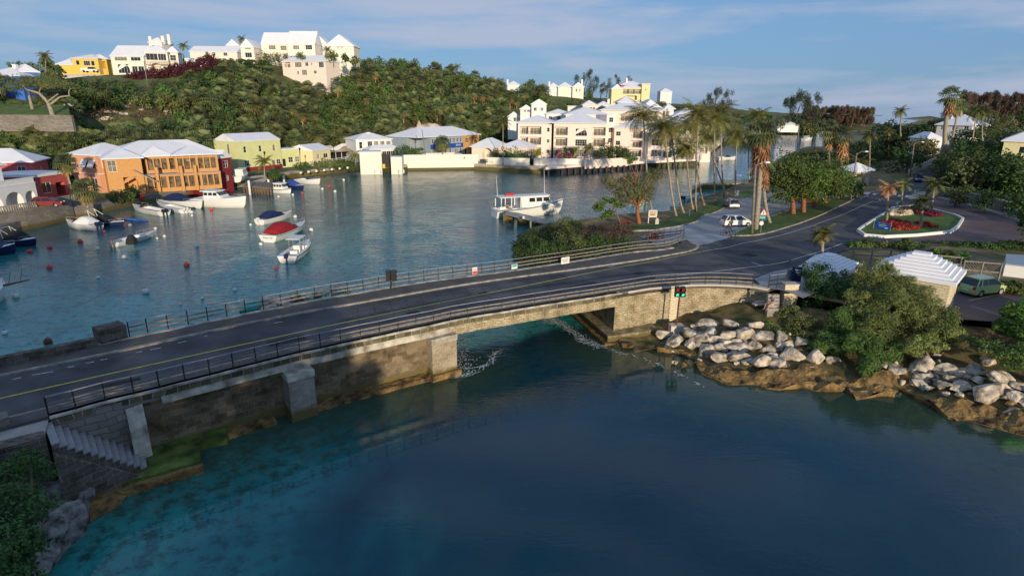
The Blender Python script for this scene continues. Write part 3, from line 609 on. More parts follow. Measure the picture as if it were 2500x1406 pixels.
# coping beam with ragged plaster course
g = MB(); sweep(g, seg(NE, -21.9, 9.0), [(-.12, .0), (.3, .0), (.3, .11), (-.12, .11)]); g.build('coping', 'coping', br)
g = MB(); sweep(g, seg(NE, -21.9, 9.0), [(-.06, -.34), (.3, -.34), (.3, -.002), (-.06, -.002)]); g.build('top_course', 'topcourse', br)
g = MB(); sweep(g, seg(NE, -19, -3.9), [(-.02, -.80), (.38, -.80), (.38, -.34), (-.02, -.34)]); g.build('string_course', 'coping', br)
g = MB(); sweep(g, seg(NE, -4.4, 9.2), [(0.0, -1.02), (.45, -1.02), (.45, -.34), (0.0, -.34)]); g.build('span_beam', 'goldstone', br)
g = MB(); sweep(g, seg(FE, -45, 17.5), [(-.35, -.9), (.05, -.9), (.05, .14), (-.35, .14)]); g.build('far_coping', 'coping', br)
def at(line, x):
 for a, b in zip(line, line[1:]):
  if a.x <= x <= b.x: return a.lerp(b, (x - a.x) / (b.x - a.x))
def dirn(line, x):
 a, b = at(line, x - .4), at(line, x + .4); return (b - a).normalized()
def pier(x0, x1, out_, zt, foot_):
 a, b = at(NE, x0), at(NE, x1); d = (b - a).normalized(); n = Vector((d.y, -d.x, 0))
 def ring(o, e, z): return [a + n * o - d * e, b + n * o + d * e, b - n * .9 + d * e, a - n * .9 - d * e], z
 g = MB(); r0, r1 = ring(out_ + .14, .10, 0)[0], ring(out_, 0, 0)[0]
 g.loft([[Vector((p.x, p.y, -1.5)) for p in r0], [Vector((p.x, p.y, .55)) for p in r1], [Vector((p.x, p.y, zt)) for p in r1]], closed=True)
 g.build('pier', 'pierstone' if x0 > -8 else 'palepier', br)
 if foot_: g = MB(); g.prism([V2(p) for p in ring(out_ + .3, .18, 0)[0]], -1.5, .42); g.build('footing', 'shelf', br)
 g = MB(); g.prism([V2(p) for p in ring(out_ + .05, .04, 0)[0]], zt, zt + .42); g.build('pier_cap', 'coping', br)
pier(XPL, XPR, .42, DK - 1.22, True)
def px_x(x, y, z): return G(x, y, z).x
pier(-13.4, -12.2, .75, DK - 1.22, False)
# apron ledge along the wall foot
g = MB(); ln = [Vector((p.x, p.y, 0)) for p in seg(NE, -12.2, XPL, .6)]; ln = [p + Vector((0, 0, 0)) for p in ln]
sweep(g, ln, [(-.45, -1.5), (.4, -1.5), (.4, .35), (-.38, .28)]); g.build('ledge', 'shelf', br)
g = MB(); ln = [Vector((p.x, p.y, 0)) for p in seg(NE, -19.2, -13.7, .6)]
sweep(g, ln, [(-.5, -1.5), (.4, -1.5), (.4, .3), (-.42, .22)]); g.build('ledge', 'shelf', br)
# right abutment: face to the channel, front face, ledge
A0 = at(NE, 8.3); A1 = Vector((5.6, 54.6, DK)); d = (A1 - A0); d.z = 0; d.normalize()
g = MB(); q = [at(NE, 8.3), at(NE, 9.3), at(NE, 11.2), at(NE, 13.4)]; qi = [Vector((p.x, p.y, 0)) for p in q]; qi = offs(qi, .12)
g.prism([V2(A0) + Vector((-.05, .1))] + [V2(p) for p in qi[1:]] + [V2(qi[-1]) + Vector((-3.5, 9)), V2(A1)], -1.5, DK - .36); g.build('abutment', 'goldstone', br)
ld = []
for k in (0, 1): ld.append((A0 if k == 0 else A1))
n = Vector((-d.y, d.x, 0)); n = n if n.x < 0 else -n
lf = [Vector((p.x, p.y, 0)) for p in (A1 + n * .95, A0 + n * .95 - d * .85, at(NE, 10.6) - Vector((-.5, .83, 0)) * 1.0 + Vector((0, -.25, 0)), at(NE, 12.6) + Vector((.3, -.55, 0)))]
g = MB(); g.prism([V2(p) for p in lf] + [V2(at(NE, 12.6)) + Vector((-.5, 1)), V2(A0) + Vector((.8, .8)), V2(A1) + Vector((.8, 0))], -1.5, .68); g.build('ledge', 'goldstone', br)
lf2 = [lf[0] + n * .4, lf[1] + n * .4 - d * .35, lf[2] + Vector((.1, -.4, 0))]
g = MB(); g.prism([V2(p) for p in lf2] + [V2(lf[2]) + Vector((0, .5)), V2(lf[1]) + Vector((.5, .5)), V2(lf[0]) + Vector((.5, 0))], -1.5, .18); g.build('footing', 'shelf', br)
# wing wall
wl_ = [p for p in resample(NE, .7) if p.x >= 13.2]
g = MB(); sweep(g, wl_, [(.05, -4.2), (.45, -4.2), (.45, -.05), (.05, -.05)]); g.build('wing_wall', 'goldstone', br)
g = MB(); sweep(g, [p for p in resample(NE, .7) if p.x >= 9], [(-.06, -.05), (.5, -.05), (.5, .1), (-.06, .1)]); g.build('wall_coping', 'paleconc', br)
# narrow vertical buttress on the wing wall
a = at(NE, 13.2); b = at(NE, 13.9); n2 = Vector((.5, -.85, 0))
g = MB(); g.prism([V2(a + n2 * .02), V2(b + n2 * .02), V2(b - n2 * .35), V2(a - n2 * .35)], -1, DK - .12); g.build('buttress', 'yellowstone', br)
# short pier with cap beside the landing steps
pe = at(NE, 20.55)
wp = thing('gate_pier', 'broad yellow stone pier beside the small steps under the kiosk', 'pier', (0, 0, 0))
p0 = G(1905, 812, 1.9); c0 = D(1918, 735, 46.6)
g = MB(); g.box((c0.x + .35, 47.0, 2.2), (1.15, .8, 3.9), .05); g.build('pier_body', 'yellowstone', wp); g = MB(); g.box((c0.x + .35, 47.0, 4.2), (1.2, .85, .1), .05); g.build('pier_cap', 'paleconc', wp)

# ------------------------------------------------------------------ railings
def railing(name, posts, label, h_=1.0, board=True, extra=None):
 r = thing(name, label, 'railing', posts[0])
 for p in posts:
  g = MB(); g.box((p.x, p.y, p.z + h_ / 2 + .05), (.055, .055, h_ + .1)); g.build('post', 'iron', r)
 up = Vector((0, 0, 1)); off_ = Vector((0, 0, 0))
 g = MB()
 for a, b in zip(posts, posts[1:]): g.beam(a + up * (h_ + .08), b + up * (h_ + .08), .07, .035)
 g.build('top_rail', 'railgrey', r)
 for k in (.36, .68):
  g = MB()
  for a, b in zip(posts, posts[1:]): g.beam(a + up * (h_ * k) + off_, b + up * (h_ * k), .035, .10)
  g.build('board', 'railwood' if board else 'iron', r)
 return r
railing('railing', [p + Vector((0, 0, .1)) for p in NEp[:-1]], 'long post and board railing along the near pavement of the bridge', .92)
e0 = G(1875, 708, 3.75); e1 = G(1915, 702, 3.75)
railing('railing', [e0, G(1895, 705, 3.75), e1], 'short black railing at the head of the small steps by the kiosk', 1.15, False)
railing('railing', [p + Vector((0, 0, .12)) for p in FEp], 'long post and board railing along the far pavement of the bridge', .92)
rr = [Gs(x, y, hroad) for x, y in [(1592, 592), (1606, 587), (1620, 583), (1636, 582), (1650, 580), (1661, 578), (1668, 577), (1670, 583)]]
railing('railing', rr, 'short curved black railing behind the rusty winch wheels', 1.1, False)
# stone parapet at the far left and the square stone block
def parapet(name, pa, pb, h_, th, m, label, capm=None, z=DK):
 a, b = G(*pa, z), G(*pb, z); d = (b - a).normalized(); n = Vector((-d.y, d.x, 0)); r = thing(name, label, 'wall', a); g = MB()
 g.prism([V2(a), V2(b), V2(b + n * th), V2(a + n * th)], z - 3.5, z + h_); g.build('wall_body', m, r)
 return r
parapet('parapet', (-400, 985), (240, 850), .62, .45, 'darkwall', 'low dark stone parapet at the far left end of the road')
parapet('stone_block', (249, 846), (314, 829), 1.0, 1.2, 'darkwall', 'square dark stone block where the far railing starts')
# bolted sign boards on the railings
def sign_on(pa, w_, h_, z, m, label, txt=None, tm='dark', size=.12, n=Vector((.55, -.83, 0)), name='sign'):
 c = G(*pa, z); r = thing(name, label, 'sign', c); d = Vector((-n.y, n.x, 0)); rz = math.atan2(d.y, d.x)
 g = MB(); g.box((c.x, c.y, c.z), (w_, .03, h_), rz); g.build('board', m, r)
 if txt: text(r, txt, c + n.normalized() * .02, rz, size, tm)
 return r
def text(parent, body, loc, rz, size, m, name='lettering', rx=math.pi / 2):
 cu = bpy.data.curves.new('lettering', 'FONT'); cu.body = body; cu.size = size; cu.align_x = 'CENTER'; cu.align_y = 'CENTER'; cu.extrude = .003; cu.space_line = 1.0
 o = bpy.data.objects.new('tmp', cu); col.objects.link(o); dg = bpy.context.evaluated_depsgraph_get(); me = bpy.data.meshes.new_from_object(o.evaluated_get(dg)); bpy.data.objects.remove(o); bpy.data.curves.remove(cu)
 me.transform(Matrix.Translation(Vector(loc) - ORG[parent]) @ Matrix.Rotation(rz, 4, 'Z') @ Matrix.Rotation(rx, 4, 'X')); me.materials.clear()
 return link(name, me, m, parent)
sign_on((1380, 636), .95, .62, 4.35, 'framewhite', 'white notice board with black lines of writing on the far railing', 'REDUCE SPEED\nDIVING OFF\nTHE BRIDGE', size=.11)
s_ = sign_on((1256, 651), .62, .42, 4.35, 'framewhite', 'small white and turquoise sign on the far railing', None)
g = MB(); c = G(1256, 651, 4.35) + Vector((.55, -.83, 0)).normalized() * .02; g.box((c.x, c.y, c.z + .08), (.5, .012, .18), math.atan2(.55, .83)); g.build('picture', 'teal', s_)
s_ = sign_on((1159, 661), .48, .62, 4.3, 'framewhite', 'small white sign with red lower half on the far railing', None)
g = MB(); c = G(1159, 661, 4.3) + Vector((.55, -.83, 0)).normalized() * .02; g.box((c.x, c.y, c.z - .16), (.44, .012, .26), math.atan2(.55, .83)); g.build('panel', 'redbuoy', s_); text(s_, 'NO', c + Vector((.02, -.03, .12)), math.atan2(.55, .83), .2, 'redbuoy')
# steps on the left down to the landing
st = thing('stone_steps', 'flight of thirteen worn stone steps leading down to the mossy landing', 'steps', (-20, 24, 0))
T0 = G(107, 1035, DK - .15); T1 = G(125, 1085, DK - .15)             # top tread, back and front corner
E0 = G(333, 1100, .75); E1 = G(343, 1143, .75)                        # bottom tread
for k in range(13):
 q = k / 12; a0 = T0.lerp(E0, q); b0 = T1.lerp(E1, q); q2 = (k + 1) / 12; a1 = T0.lerp(E0, q2); b1 = T1.lerp(E1, q2); z = (DK - .15) * (1 - q) + .75 * q
 e_ = (a1 - a0) * .12; e_.z = 0
 g = MB(); g.prism([V2(a0), V2(b0), V2(b1), V2(a1)], -1, z - .07); g.build('riser', 'darkwall', st)  # darker material than the tread, painting in the shade of the riser faces
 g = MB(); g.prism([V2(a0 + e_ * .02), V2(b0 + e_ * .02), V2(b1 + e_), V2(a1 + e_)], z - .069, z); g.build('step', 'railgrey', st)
g = MB(); u_ = (E1 - E0).normalized() * .28
g.prism([V2(T1 + u_ * .05), V2(E1 + u_ * .05), V2(E1 + u_ * 1.1), V2(T1 + u_ * 1.1)], -1, [DK - .5, .45, .45, DK - .5]); g.build('side_wall', 'darkwall', st)
# wall panel between steps and causeway, with white buttress
g = MB(); q0 = at(NE, -21.7); q1 = at(NE, -18.9); n3 = Vector((.6, -.8, 0)).normalized()
g.prism([V2(q0), V2(q1), V2(q1 - n3 * .6), V2(q0 - n3 * .6)], -1, DK - .1); g.build('back_wall', 'greywall', st)
bt = at(NE, -18.9); bd = dirn(NE, -18.9)
g = MB(); g.prism([V2(bt - bd * .75), V2(bt), V2(bt + n3 * .55), V2(bt - bd * .75 + n3 * .75)], -1, [DK - .5, DK - .5, DK - 1.4, DK - 1.6]); g.build('buttress', 'coping', st)
# mossy landing
ldg = [(345, 1062), (420, 1040), (553, 1020), (553, 1062), (486, 1078), (490, 1125), (230, 1200), (215, 1160), (340, 1110)]
g = MB(); sheet(g, [V2(G(x, y, .55)) for x, y in ldg], lambda x, y: .55 + noise.noise(Vector((x, y, 0)) * 1.3) * .06, .3)
P = [G(x, y, .55) for x, y in ldg]; skirt(g, P + P[:1], -1.5); struct('landing', g, 'greenmoss')
g = MB(); P = [G(x, y, .5) for x, y in [(225, 1195), (490, 1120), (497, 1133), (235, 1212)]]; g.prism([V2(p) for p in P], -1, .42); struct('landing_kerb', g, 'shelf')
# foreground pavement at the left with low wall
g = MB(); P = [G(x, y, DK - .05) for x, y in [(-400, 1130), (0, 1025), (112, 1000), (118, 1030), (105, 1062), (0, 1090), (-400, 1200)]]; g.prism([V2(p) for p in P], -1, DK - .04); struct('left_pavement', g, 'concrete')
lw = thing('retaining_wall', 'low stone wall in front of the pavement left of the steps', 'wall', G(0, 1090, 3)); g = MB()
P = [G(x, y, DK) for x, y in [(-400, 1195), (0, 1082), (108, 1056), (112, 1072), (0, 1102), (-400, 1215)]]; g.prism([V2(p) for p in P], -1, DK + .12); g.build('wall_body', 'darkwall', lw)
g = MB(); P = [G(x, y, DK) for x, y in [(-40, 1040), (22, 1026), (28, 1040), (-30, 1062)]]; g.prism([V2(p) for p in P], DK - .1, DK + .5); one('concrete_block', g, 'greywall', 'grey concrete block lying on the pavement at the left edge', 'block')
g = MB(); P = [G(x, y, 1.5) for x, y in [(-500, 1150), (108, 1080), (200, 1150), (200, 1200), (90, 1330), (40, 1420), (-100, 1700), (-800, 1700)]]
P = [Vector((p.x + noise.noise(p * 1.1) * .5, p.y + noise.noise(p * 1.3 + Vector((5, 0, 0))) * .5, 0)) for p in resample(P + P[:1], .35)][:-1]; LB = lambda x, y: 1.0 + noise.fractal(Vector((x, y, 0)) * .8, .8, 2.1, 5) * .7
sheet(g, [V2(p) for p in P], LB, .3); skirt(g, [Vector((p.x, p.y, LB(p.x, p.y))) for p in P + P[:1]], -1); struct('left_bank', g, 'rockgrey')
# ------------------------------------------------------------------ buildings
BACKP = {'panes': 0}
def rect_cells(L_, H_, holes):
 us = sorted({0, L_} | {h[0] for h in holes} | {h[1] for h in holes}); vs = sorted({0, H_} | {h[2] for h in holes} | {h[3] for h in holes})
 for i in range(len(us) - 1):
  for j in range(len(vs) - 1):
   u, v = (us[i] + us[i + 1]) / 2, (vs[j] + vs[j + 1]) / 2
   if not any(h[0] < u < h[1] and h[2] < v < h[3] for h in holes): yield us[i], us[i + 1], vs[j], vs[j + 1]
def facade(root, mb, A, B, z0, H_, ops, foot=0.0, fm='framewhite', pm='glass', bm='iron'):
 """A->B left to right seen from outside. ops: (type, centre fraction, sill, width, height[, nx, ny])"""
 A, B = V2(A), V2(B); L_ = (B - A).length; d = (B - A) / L_; n = Vector((d.y, -d.x)); holes = []
 def P(u, v, o=0): q = A + d * u + n * o; return Vector((q.x, q.y, z0 + v))
 for op in ops:
  ty, c, s0, w_, h_ = op[:5]; u0 = max(.12, c * L_ - w_ / 2); u1 = min(L_ - .12, c * L_ + w_ / 2); v1 = min(s0 + h_, H_ - .12); s0 = max(s0, .02)
  dep = {'w': .14, 'd': .14, 'a': 2.2, 'b': 1.5, 'r': .12, 'o': 2.5}.get(ty, .14); holes.append((u0, u1, s0, v1, dep, ty, op))
 for u0, u1, v0, v1 in rect_cells(L_, H_, holes): mb.add([P(u0, v0), P(u1, v0), P(u1, v1), P(u0, v1)], [(0, 1, 2, 3)])
 if foot: mb.add([P(0, -foot), P(L_, -foot), P(L_, 0), P(0, 0)], [(0, 1, 2, 3)])
 for u0, u1, v0, v1, dep, ty, op in holes:
  q = [P(u0, v0), P(u1, v0), P(u1, v1), P(u0, v1)]; r = [P(u0, v0, -dep), P(u1, v0, -dep), P(u1, v1, -dep), P(u0, v1, -dep)]
  mb.add(q + r, [(0, 4, 5, 1), (1, 5, 6, 2), (2, 6, 7, 3), (3, 7, 4, 0)] + ([(4, 7, 6, 5)] if ty in 'abo' else []))
  nx = op[5] if len(op) > 5 else 2; ny = op[6] if len(op) > 6 else 2; W, Hh = u1 - u0, v1 - v0
  if ty in 'ar':       # arched top: spandrels at the wall plane
   R_ = W / 2; cz = v1 - R_; k = 8; arc = [(u0 + R_ - R_ * math.cos(math.pi * i / k), cz + R_ * math.sin(math.pi * i / k)) for i in range(k + 1)]
   for half in (arc[:k // 2 + 1], arc[k // 2:]):
    cx = u0 if half is not arc[k // 2:] and half[0][0] == u0 else u1
    pts = [P(a, b) for a, b in half]; cn = P(cx, v1)
    for a, b in zip(pts, pts[1:]):
     f = [a, b, cn]; mb.add(f if (b - a).cross(cn - b).dot(Vector((n.x, n.y, 0))) > 0 else f[::-1], [(0, 1, 2)])
  if ty in 'wdr':
   g = MB(); o = -dep + .06; t_ = .07 if W > .7 else .05
   def bar(a0, b0, a1, b1, th=.05):
    g.add([P(a0, b0, o - th / 2), P(a1, b0, o - th / 2), P(a1, b1, o - th / 2), P(a0, b1, o - th / 2), P(a0, b0, o + th / 2), P(a1, b0, o + th / 2), P(a1, b1, o + th / 2), P(a0, b1, o + th / 2)],
                      [(4, 5, 6, 7), (0, 1, 5, 4), (1, 2, 6, 5), (2, 3, 7, 6), (3, 0, 4, 7)])
   bar(u0, v0, u0 + t_, v1); bar(u1 - t_, v0, u1, v1); bar(u0 + t_, v0, u1 - t_, v0 + t_); bar(u0 + t_, v1 - t_, u1 - t_, v1)
   for i in range(1, nx): x = u0 + W * i / nx; bar(x - t_ * .35, v0 + t_, x + t_ * .35, v1 - t_)
   for i in range(1, ny): y = v0 + Hh * i / ny; bar(u0 + t_, y - t_ * .3, u1 - t_, y + t_ * .3, .04)
   f = g.build('window' if ty != 'd' else 'door', fm, root)
   g = MB(); g.add([P(u0 + .02, v0 + .02, -dep + .03), P(u1 - .02, v0 + .02, -dep + .03), P(u1 - .02, v1 - .02, -dep + .03), P(u0 + .02, v1 - .02, -dep + .03)], [(0, 1, 2, 3)])
   g.build('pane', pm if rnd.random() > .25 or pm != 'glass' else 'palepane', f)
  if ty == 'b':        # balcony: parapet rail in front, sliding doors at the back
   g = MB(); k = max(2, int(W / .22))
   for i in range(k + 1): x = u0 + .03 + (W - .06) * i / k; g.beam(P(x, v0 + .05, .02), P(x, v0 + .95, .02), .025, .025)
   g.beam(P(u0, v0 + .98, .02), P(u1, v0 + .98, .02), .06, .06); g.build('balcony_rail', bm, root)
   g = MB(); g.add([P(u0 + W * .12, v0 + .04, -dep + .04), P(u1 - W * .12, v0 + .04, -dep + .04), P(u1 - W * .12, v1 - .45, -dep + .04), P(u0 + W * .12, v1 - .45, -dep + .04)], [(0, 1, 2, 3)])
   f = g.build('sliding_door', 'palepane', root); g = MB()
   for i in range(4): x = u0 + W * .12 + W * .76 * i / 3; g.beam(P(x, v0 + .04, -dep + .07), P(x, v1 - .45, -dep + .07), .07, .05)
   g.beam(P(u0 + W * .12, v1 - .45, -dep + .07), P(u1 - W * .12, v1 - .45, -dep + .07), .07, .07); g.build('door_frame', 'framewhite', f)
def roof_mesh(g, C, z, kind, rh, ov=.4, th=.18, ridge=None):
 """C = 4 corners CCW from front-left; ridge along the longer side unless told ('x' = along the front, 'y' = away)"""
 A, B, Cc, Dd = [V2(c) for c in C]; ux = (B - A).normalized(); uy = (Dd - A).normalized(); Lx = (B - A).length; Ly = (Dd - A).length
 A, B, Cc, Dd = A - ux * ov - uy * ov, B + ux * ov - uy * ov, Cc + ux * ov + uy * ov, Dd - ux * ov + uy * ov; Lx += 2 * ov; Ly += 2 * ov
 if kind == 'flat':
  g.prism([A, B, Cc, Dd], z, z + rh); return
 ridge = ridge or ('x' if Lx >= Ly else 'y')
 e = [A, B, Cc, Dd]; lo = [(p.x, p.y, z) for p in e]; hi = [(p.x, p.y, z + th) for p in e]
 if kind == 'pyr': q = (A + Cc) / 2; r = [q, q]
 elif kind == 'hip':
  m_ = min(Lx, Ly) / 2 if ridge == ('x' if Lx >= Ly else 'y') else .2
  r = [(A + Dd) / 2 + ux * m_, (B + Cc) / 2 - ux * m_] if ridge == 'x' else [(A + B) / 2 + uy * m_, (Cc + Dd) / 2 - uy * m_]
 elif kind == 'gable': r = [(A + Dd) / 2, (B + Cc) / 2] if ridge == 'x' else [(A + B) / 2, (Cc + Dd) / 2]
 R3 = [(p.x, p.y, z + th + rh) for p in r]
 if kind == 'shed': hi2 = [(A.x, A.y, z + th), (B.x, B.y, z + th), (Cc.x, Cc.y, z + th + rh), (Dd.x, Dd.y, z + th + rh)]; g.add(lo + hi2, [(3, 2, 1, 0), (0, 1, 5, 4), (1, 2, 6, 5), (2, 3, 7, 6), (3, 0, 4, 7), (4, 5, 6, 7)]); return
 vs = lo + hi + R3
 f = [(3, 2, 1, 0), (0, 1, 5, 4), (1, 2, 6, 5), (2, 3, 7, 6), (3, 0, 4, 7)]
 if ridge == 'x' or kind == 'pyr': f += [(4, 5, 9, 8), (5, 6, 9), (6, 7, 8, 9), (7, 4, 8)]
 else: f += [(4, 5, 8), (5, 6, 9, 8), (6, 7, 9), (7, 4, 8, 9)]
 g.add(vs, f)
def block(root, A, B, dep, z0, h, roof='hip', rh=2.0, wall='cream', fr=(), rt=(), lf=(), ov=.4, ridge=None, foot=3.0, rm='roofwhite', chim=(), fm='framewhite', bm='iron', pm='glass'):
 A, B = V2(A), V2(B); d = (B - A).normalized(); bk = Vector((-d.y, d.x)); C_, D_ = B + bk * dep, A + bk * dep; g = MB()
 for a, b, o in ((A, B, fr), (B, C_, rt), (C_, D_, ()), (D_, A, lf)): facade(root, g, a, b, z0, h, o, foot, fm, pm, bm)
 if roof == 'gable':
  rr_ = ridge or ('x' if (B - A).length >= dep else 'y'); ends = ((B, C_), (D_, A)) if rr_ == 'x' else ((A, B), (C_, D_))
  for a, b in ends: m_ = (a + b) / 2; g.add([(a.x, a.y, z0 + h), (b.x, b.y, z0 + h), (m_.x, m_.y, z0 + h + rh * ((a - b).length / ((a - b).length + 2 * ov)) + .02)], [(0, 1, 2)])
 g.build('wall', wall, root)
 g = MB(); roof_mesh(g, [A, B, C_, D_], z0 + h, roof, rh, ov, ridge=ridge); rf = g.build('roof', rm, root)
 for fx, fy, hh in chim:
  q = A + d * (fx * (B - A).length) + bk * (fy * dep); g = MB(); g.box((q.x, q.y, z0 + h + hh / 2), (.9, .8, hh + .6), math.atan2(d.y, d.x)); g.box((q.x, q.y, z0 + h + hh + .38), (1.1, 1.0, .16), math.atan2(d.y, d.x)); g.build('chimney', wall if wall in ('white', 'cream') else 'white', rf)
 return A, B, C_, D_
def house(name, label, A, B, dep, z0, h, cat='house', group=None, **k):
 r = thing(name, label, cat, (A[0], A[1], z0), group=group); r_ = block(r, A, B, dep, z0, h, **k); return r
def row(ty, n, s0, w_, h_, a=.0, b=1.0, *x): return [(ty, a + (b - a) * (i + .5) / n, s0, w_, h_, *x) for i in range(n)]
def hp(x, y, Y): return D(x, y, Y)

# --- houses on the left shore
Z1 = 1.5
# white arched house at the edge
r = thing('white_house', 'white house with arched porch and balustraded terrace at the left edge', 'house', G(5, 520, Z1))
A, B = G(-60, 540, Z1), G(99, 508, Z1)
block(r, A, B, 3.2, Z1, 4.1, roof='flat', rh=.15, wall='white', ov=.05, fr=[('a', .30, 0, 3.2, 3.2), ('a', .62, 0, 3.3, 3.2), ('a', .88, 0, 1.9, 3.0)])
d = (V2(B) - V2(A)).normalized(); bk = Vector((-d.y, d.x)); g = MB()
for i in range(60):
 q = V2(A) + d * ((V2(B) - V2(A)).length * i / 60) + bk * .1; g.box((q.x, q.y, Z1 + 4.6), (.16, .16, .7), math.atan2(d.y, d.x))
a3, b3 = V2(A) + bk * .1, V2(B) + bk * .1; g.beam((a3.x, a3.y, Z1 + 5.02), (b3.x, b3.y, Z1 + 5.02), .28, .14); g.build('balustrade', 'white', r)
block(r, V2(A) + bk * 3.25, V2(B) + bk * 3.25 - d * 2.0, 9, Z1, 7.0, roof='hip', rh=2.6, wall='white', fr=[('w', .55, 4.7, 3.0, 1.9, 3, 1), ('w', .2, 4.7, 2, 1.8, 2, 1)], ov=.6)
# rose house behind
A, B = D(-90, 470, 109), D(94, 470, 113)
house('rose_house', 'rose pink house with hipped white roof above the white arched house', A, B, 8, 1.5, 5.8, roof='hip', rh=2.2, wall='rosered', fr=[('w', .84, 3.4, 1.3, 1.7), ('w', .5, 3.4, 1.3, 1.7)], rt=[('w', .5, 3.4, 1, 1.5)], ov=.5)
A, B = G(96, 488, Z1), G(173, 474, Z1)
house('rose_annex', 'low rose pink building with flat white roof and dark openings', A, B, 9, Z1, 3.9, cat='building', roof='flat', rh=.45, wall='rosered', fr=[('w', .30, .9, 2.0, 1.9, 2, 1), ('o', .72, .1, 2.0, 2.4)], ov=.25)
# peach house
c = G(252, 470, Z1); A = G(183, 462, Z1); d = (V2(c) - V2(A)).normalized()
r = thing('peach_house', 'peach two storey house with white hipped roof and propped white shutters', 'house', c)
L0 = 7.0
cA = V2(c) - Vector((math.cos(R(-4)), math.sin(R(-4)))) * 8.0
dd = Vector((math.cos(R(-22)), math.sin(R(-22)))); A = V2(c) - dd * 7.6
block(r, A, V2(c), 8.5, Z1, 6.9, roof='hip', rh=1.9, wall='peach', fr=[('w', .52, 4.4, 1.3, 1.5, 2, 3), ('w', .82, 4.4, 1.3, 1.5, 2, 3), ('w', .45, .8, 1.1, 1.6), ('w', .75, .6, 1.5, 2.0)], rt=[('w', .25, 4.5, 1.3, 1.5), ('w', .55, 4.5, 1.3, 1.5), ('w', .3, .9, 1.1, 1.5)], ov=.5)
nf = Vector((dd.y, -dd.x))
for u in (.52, .82):
 q = A + dd * (7.6 * u); g = MB(); z = Z1 + 6.0; a_, b_ = q - dd * .8, q + dd * .8
 g.add([(a_.x, a_.y, z), (b_.x, b_.y, z), (b_.x + nf.x * .8, b_.y + nf.y * .8, z - 1.35), (a_.x + nf.x * .8, a_.y + nf.y * .8, z - 1.35), (a_.x, a_.y, z + .06), (b_.x, b_.y, z + .06), (b_.x + nf.x * .83, b_.y + nf.y * .83, z - 1.3), (a_.x + nf.x * .83, a_.y + nf.y * .83, z - 1.3)], [(3, 2, 1, 0), (4, 5, 6, 7), (0, 1, 5, 4), (1, 2, 6, 5), (2, 3, 7, 6), (3, 0, 4, 7)]); g.build('shutter', 'white', r)
ra = Vector((-dd.y, dd.x))
for u in (.12, .40, .68):
 q = V2(c) + ra * (8.5 * u); g = MB(); g.box((q.x + dd.x * .04, q.y + dd.y * .04, Z1 + 5.25), (.06, .5, 1.6), math.atan2(dd.y, dd.x)); g.build('shutter', 'white', r)
g = MB(); g.box((c.x - dd.x * 3.8 + nf.x * .04, c.y - dd.y * 3.8 + nf.y * .04, Z1 + 3.5), (7.6, .06, .16), math.atan2(dd.y, dd.x)); q = V2(c) + ra * 4.25 + dd * .04; g.box((q.x, q.y, Z1 + 3.5), (.06, 8.5, .16), math.atan2(dd.y, dd.x)); g.build('band', 'white', r)
# big orange waterside building
r = thing('orange_building', 'big orange waterside building with white hipped roofs and long timber verandas', 'building', G(360, 470, Z1))
o = V2(G(358, 472, Z1)); _e = V2(G(520, 461, Z1)) - o; OA = math.atan2(_e.y, _e.x); d1 = _e.normalized(); b1 = Vector((-d1.y, d1.x))
block(r, o - d1 * 5.8, o, 7.5, Z1, 6.6, roof='pyr', rh=1.7, wall='orange', fr=[('w', .18, 4.3, 1.4, 2.1, 2, 2), ('a', .62, .0, 2.3, 3.2)], rt=[('w', .3, 4.2, 1.2, 1.6)], ov=.5, pm='palepane')
block(r, o + b1 * 4 - d1 * 5, o + b1 * 4 + d1 * 12.5, 12, Z1, 6.8, roof='hip', rh=2.3, wall='orange', fr=[], ov=.5)
block(r, o + b1 * 13 - d1 * 2, o + b1 * 13 + d1 * 15, 8, Z1, 6.6, roof='hip', rh=2.2, wall='orange', ov=.5)
def veranda(x0, x1, dep, lv, z0=Z1, m='orange', sill=.75):
 """a storey of timber posts, dark glazing and a parapet"""
 n_ = max(2, int((x1 - x0) / 1.15)); A_, B_ = o + d1 * x0 + b1 * dep, o + d1 * x1 + b1 * dep; z = z0 + lv * 3.3
 g = MB(); 
 for i in range(n_ + 1):
  q = A_.lerp(B_, i / n_); g.box((q.x, q.y, z + 1.65), (.22 if i % 3 else .42, .22 if i % 3 else .42, 3.3), OA)
 a_, b_ = A_, B_
 g.beam((a_.x, a_.y, z + 3.05), (b_.x, b_.y, z + 3.05), .3, .35); g.beam((a_.x, a_.y, z + .35), (b_.x, b_.y, z + .35), .26, .8); g.build('veranda_posts', m, r)
 g = MB(); bb = b1 * .35; q0, q1 = A_ + bb, B_ + bb; g.add([(q0.x, q0.y, z + .3), (q1.x, q1.y, z + .3), (q1.x, q1.y, z + 3.2), (q0.x, q0.y, z + 3.2)], [(0, 1, 2, 3)]); g.build('veranda_glazing', 'veranda_glass', r)
veranda(.3, 6.4, .6, 0); veranda(6.4, 13.3, .3, 0); veranda(1.0, 6.0, 2.6, 1); veranda(6.0, 13.3, 1.2, 1)
g = MB(); P = [o + d1 * .3 + b1 * .3, o + d1 * 6.4 + b1 * .1, o + d1 * 13.6 + b1 * .1, o + d1 * 13.6 + b1 * 4, o + d1 * .3 + b1 * 4]; g.prism(P, Z1 + 3.22, Z1 + 3.42); g.build('balcony_floor', 'railgrey', r)
g = MB(); roof_mesh(g, [o + d1 * 5.6 + b1 * .9, o + d1 * 13.6 + b1 * .9, o + d1 * 13.6 + b1 * 8, o + d1 * 5.6 + b1 * 8], Z1 + 6.7, 'hip', 1.5, .4); g.build('roof', 'roofwhite', r)
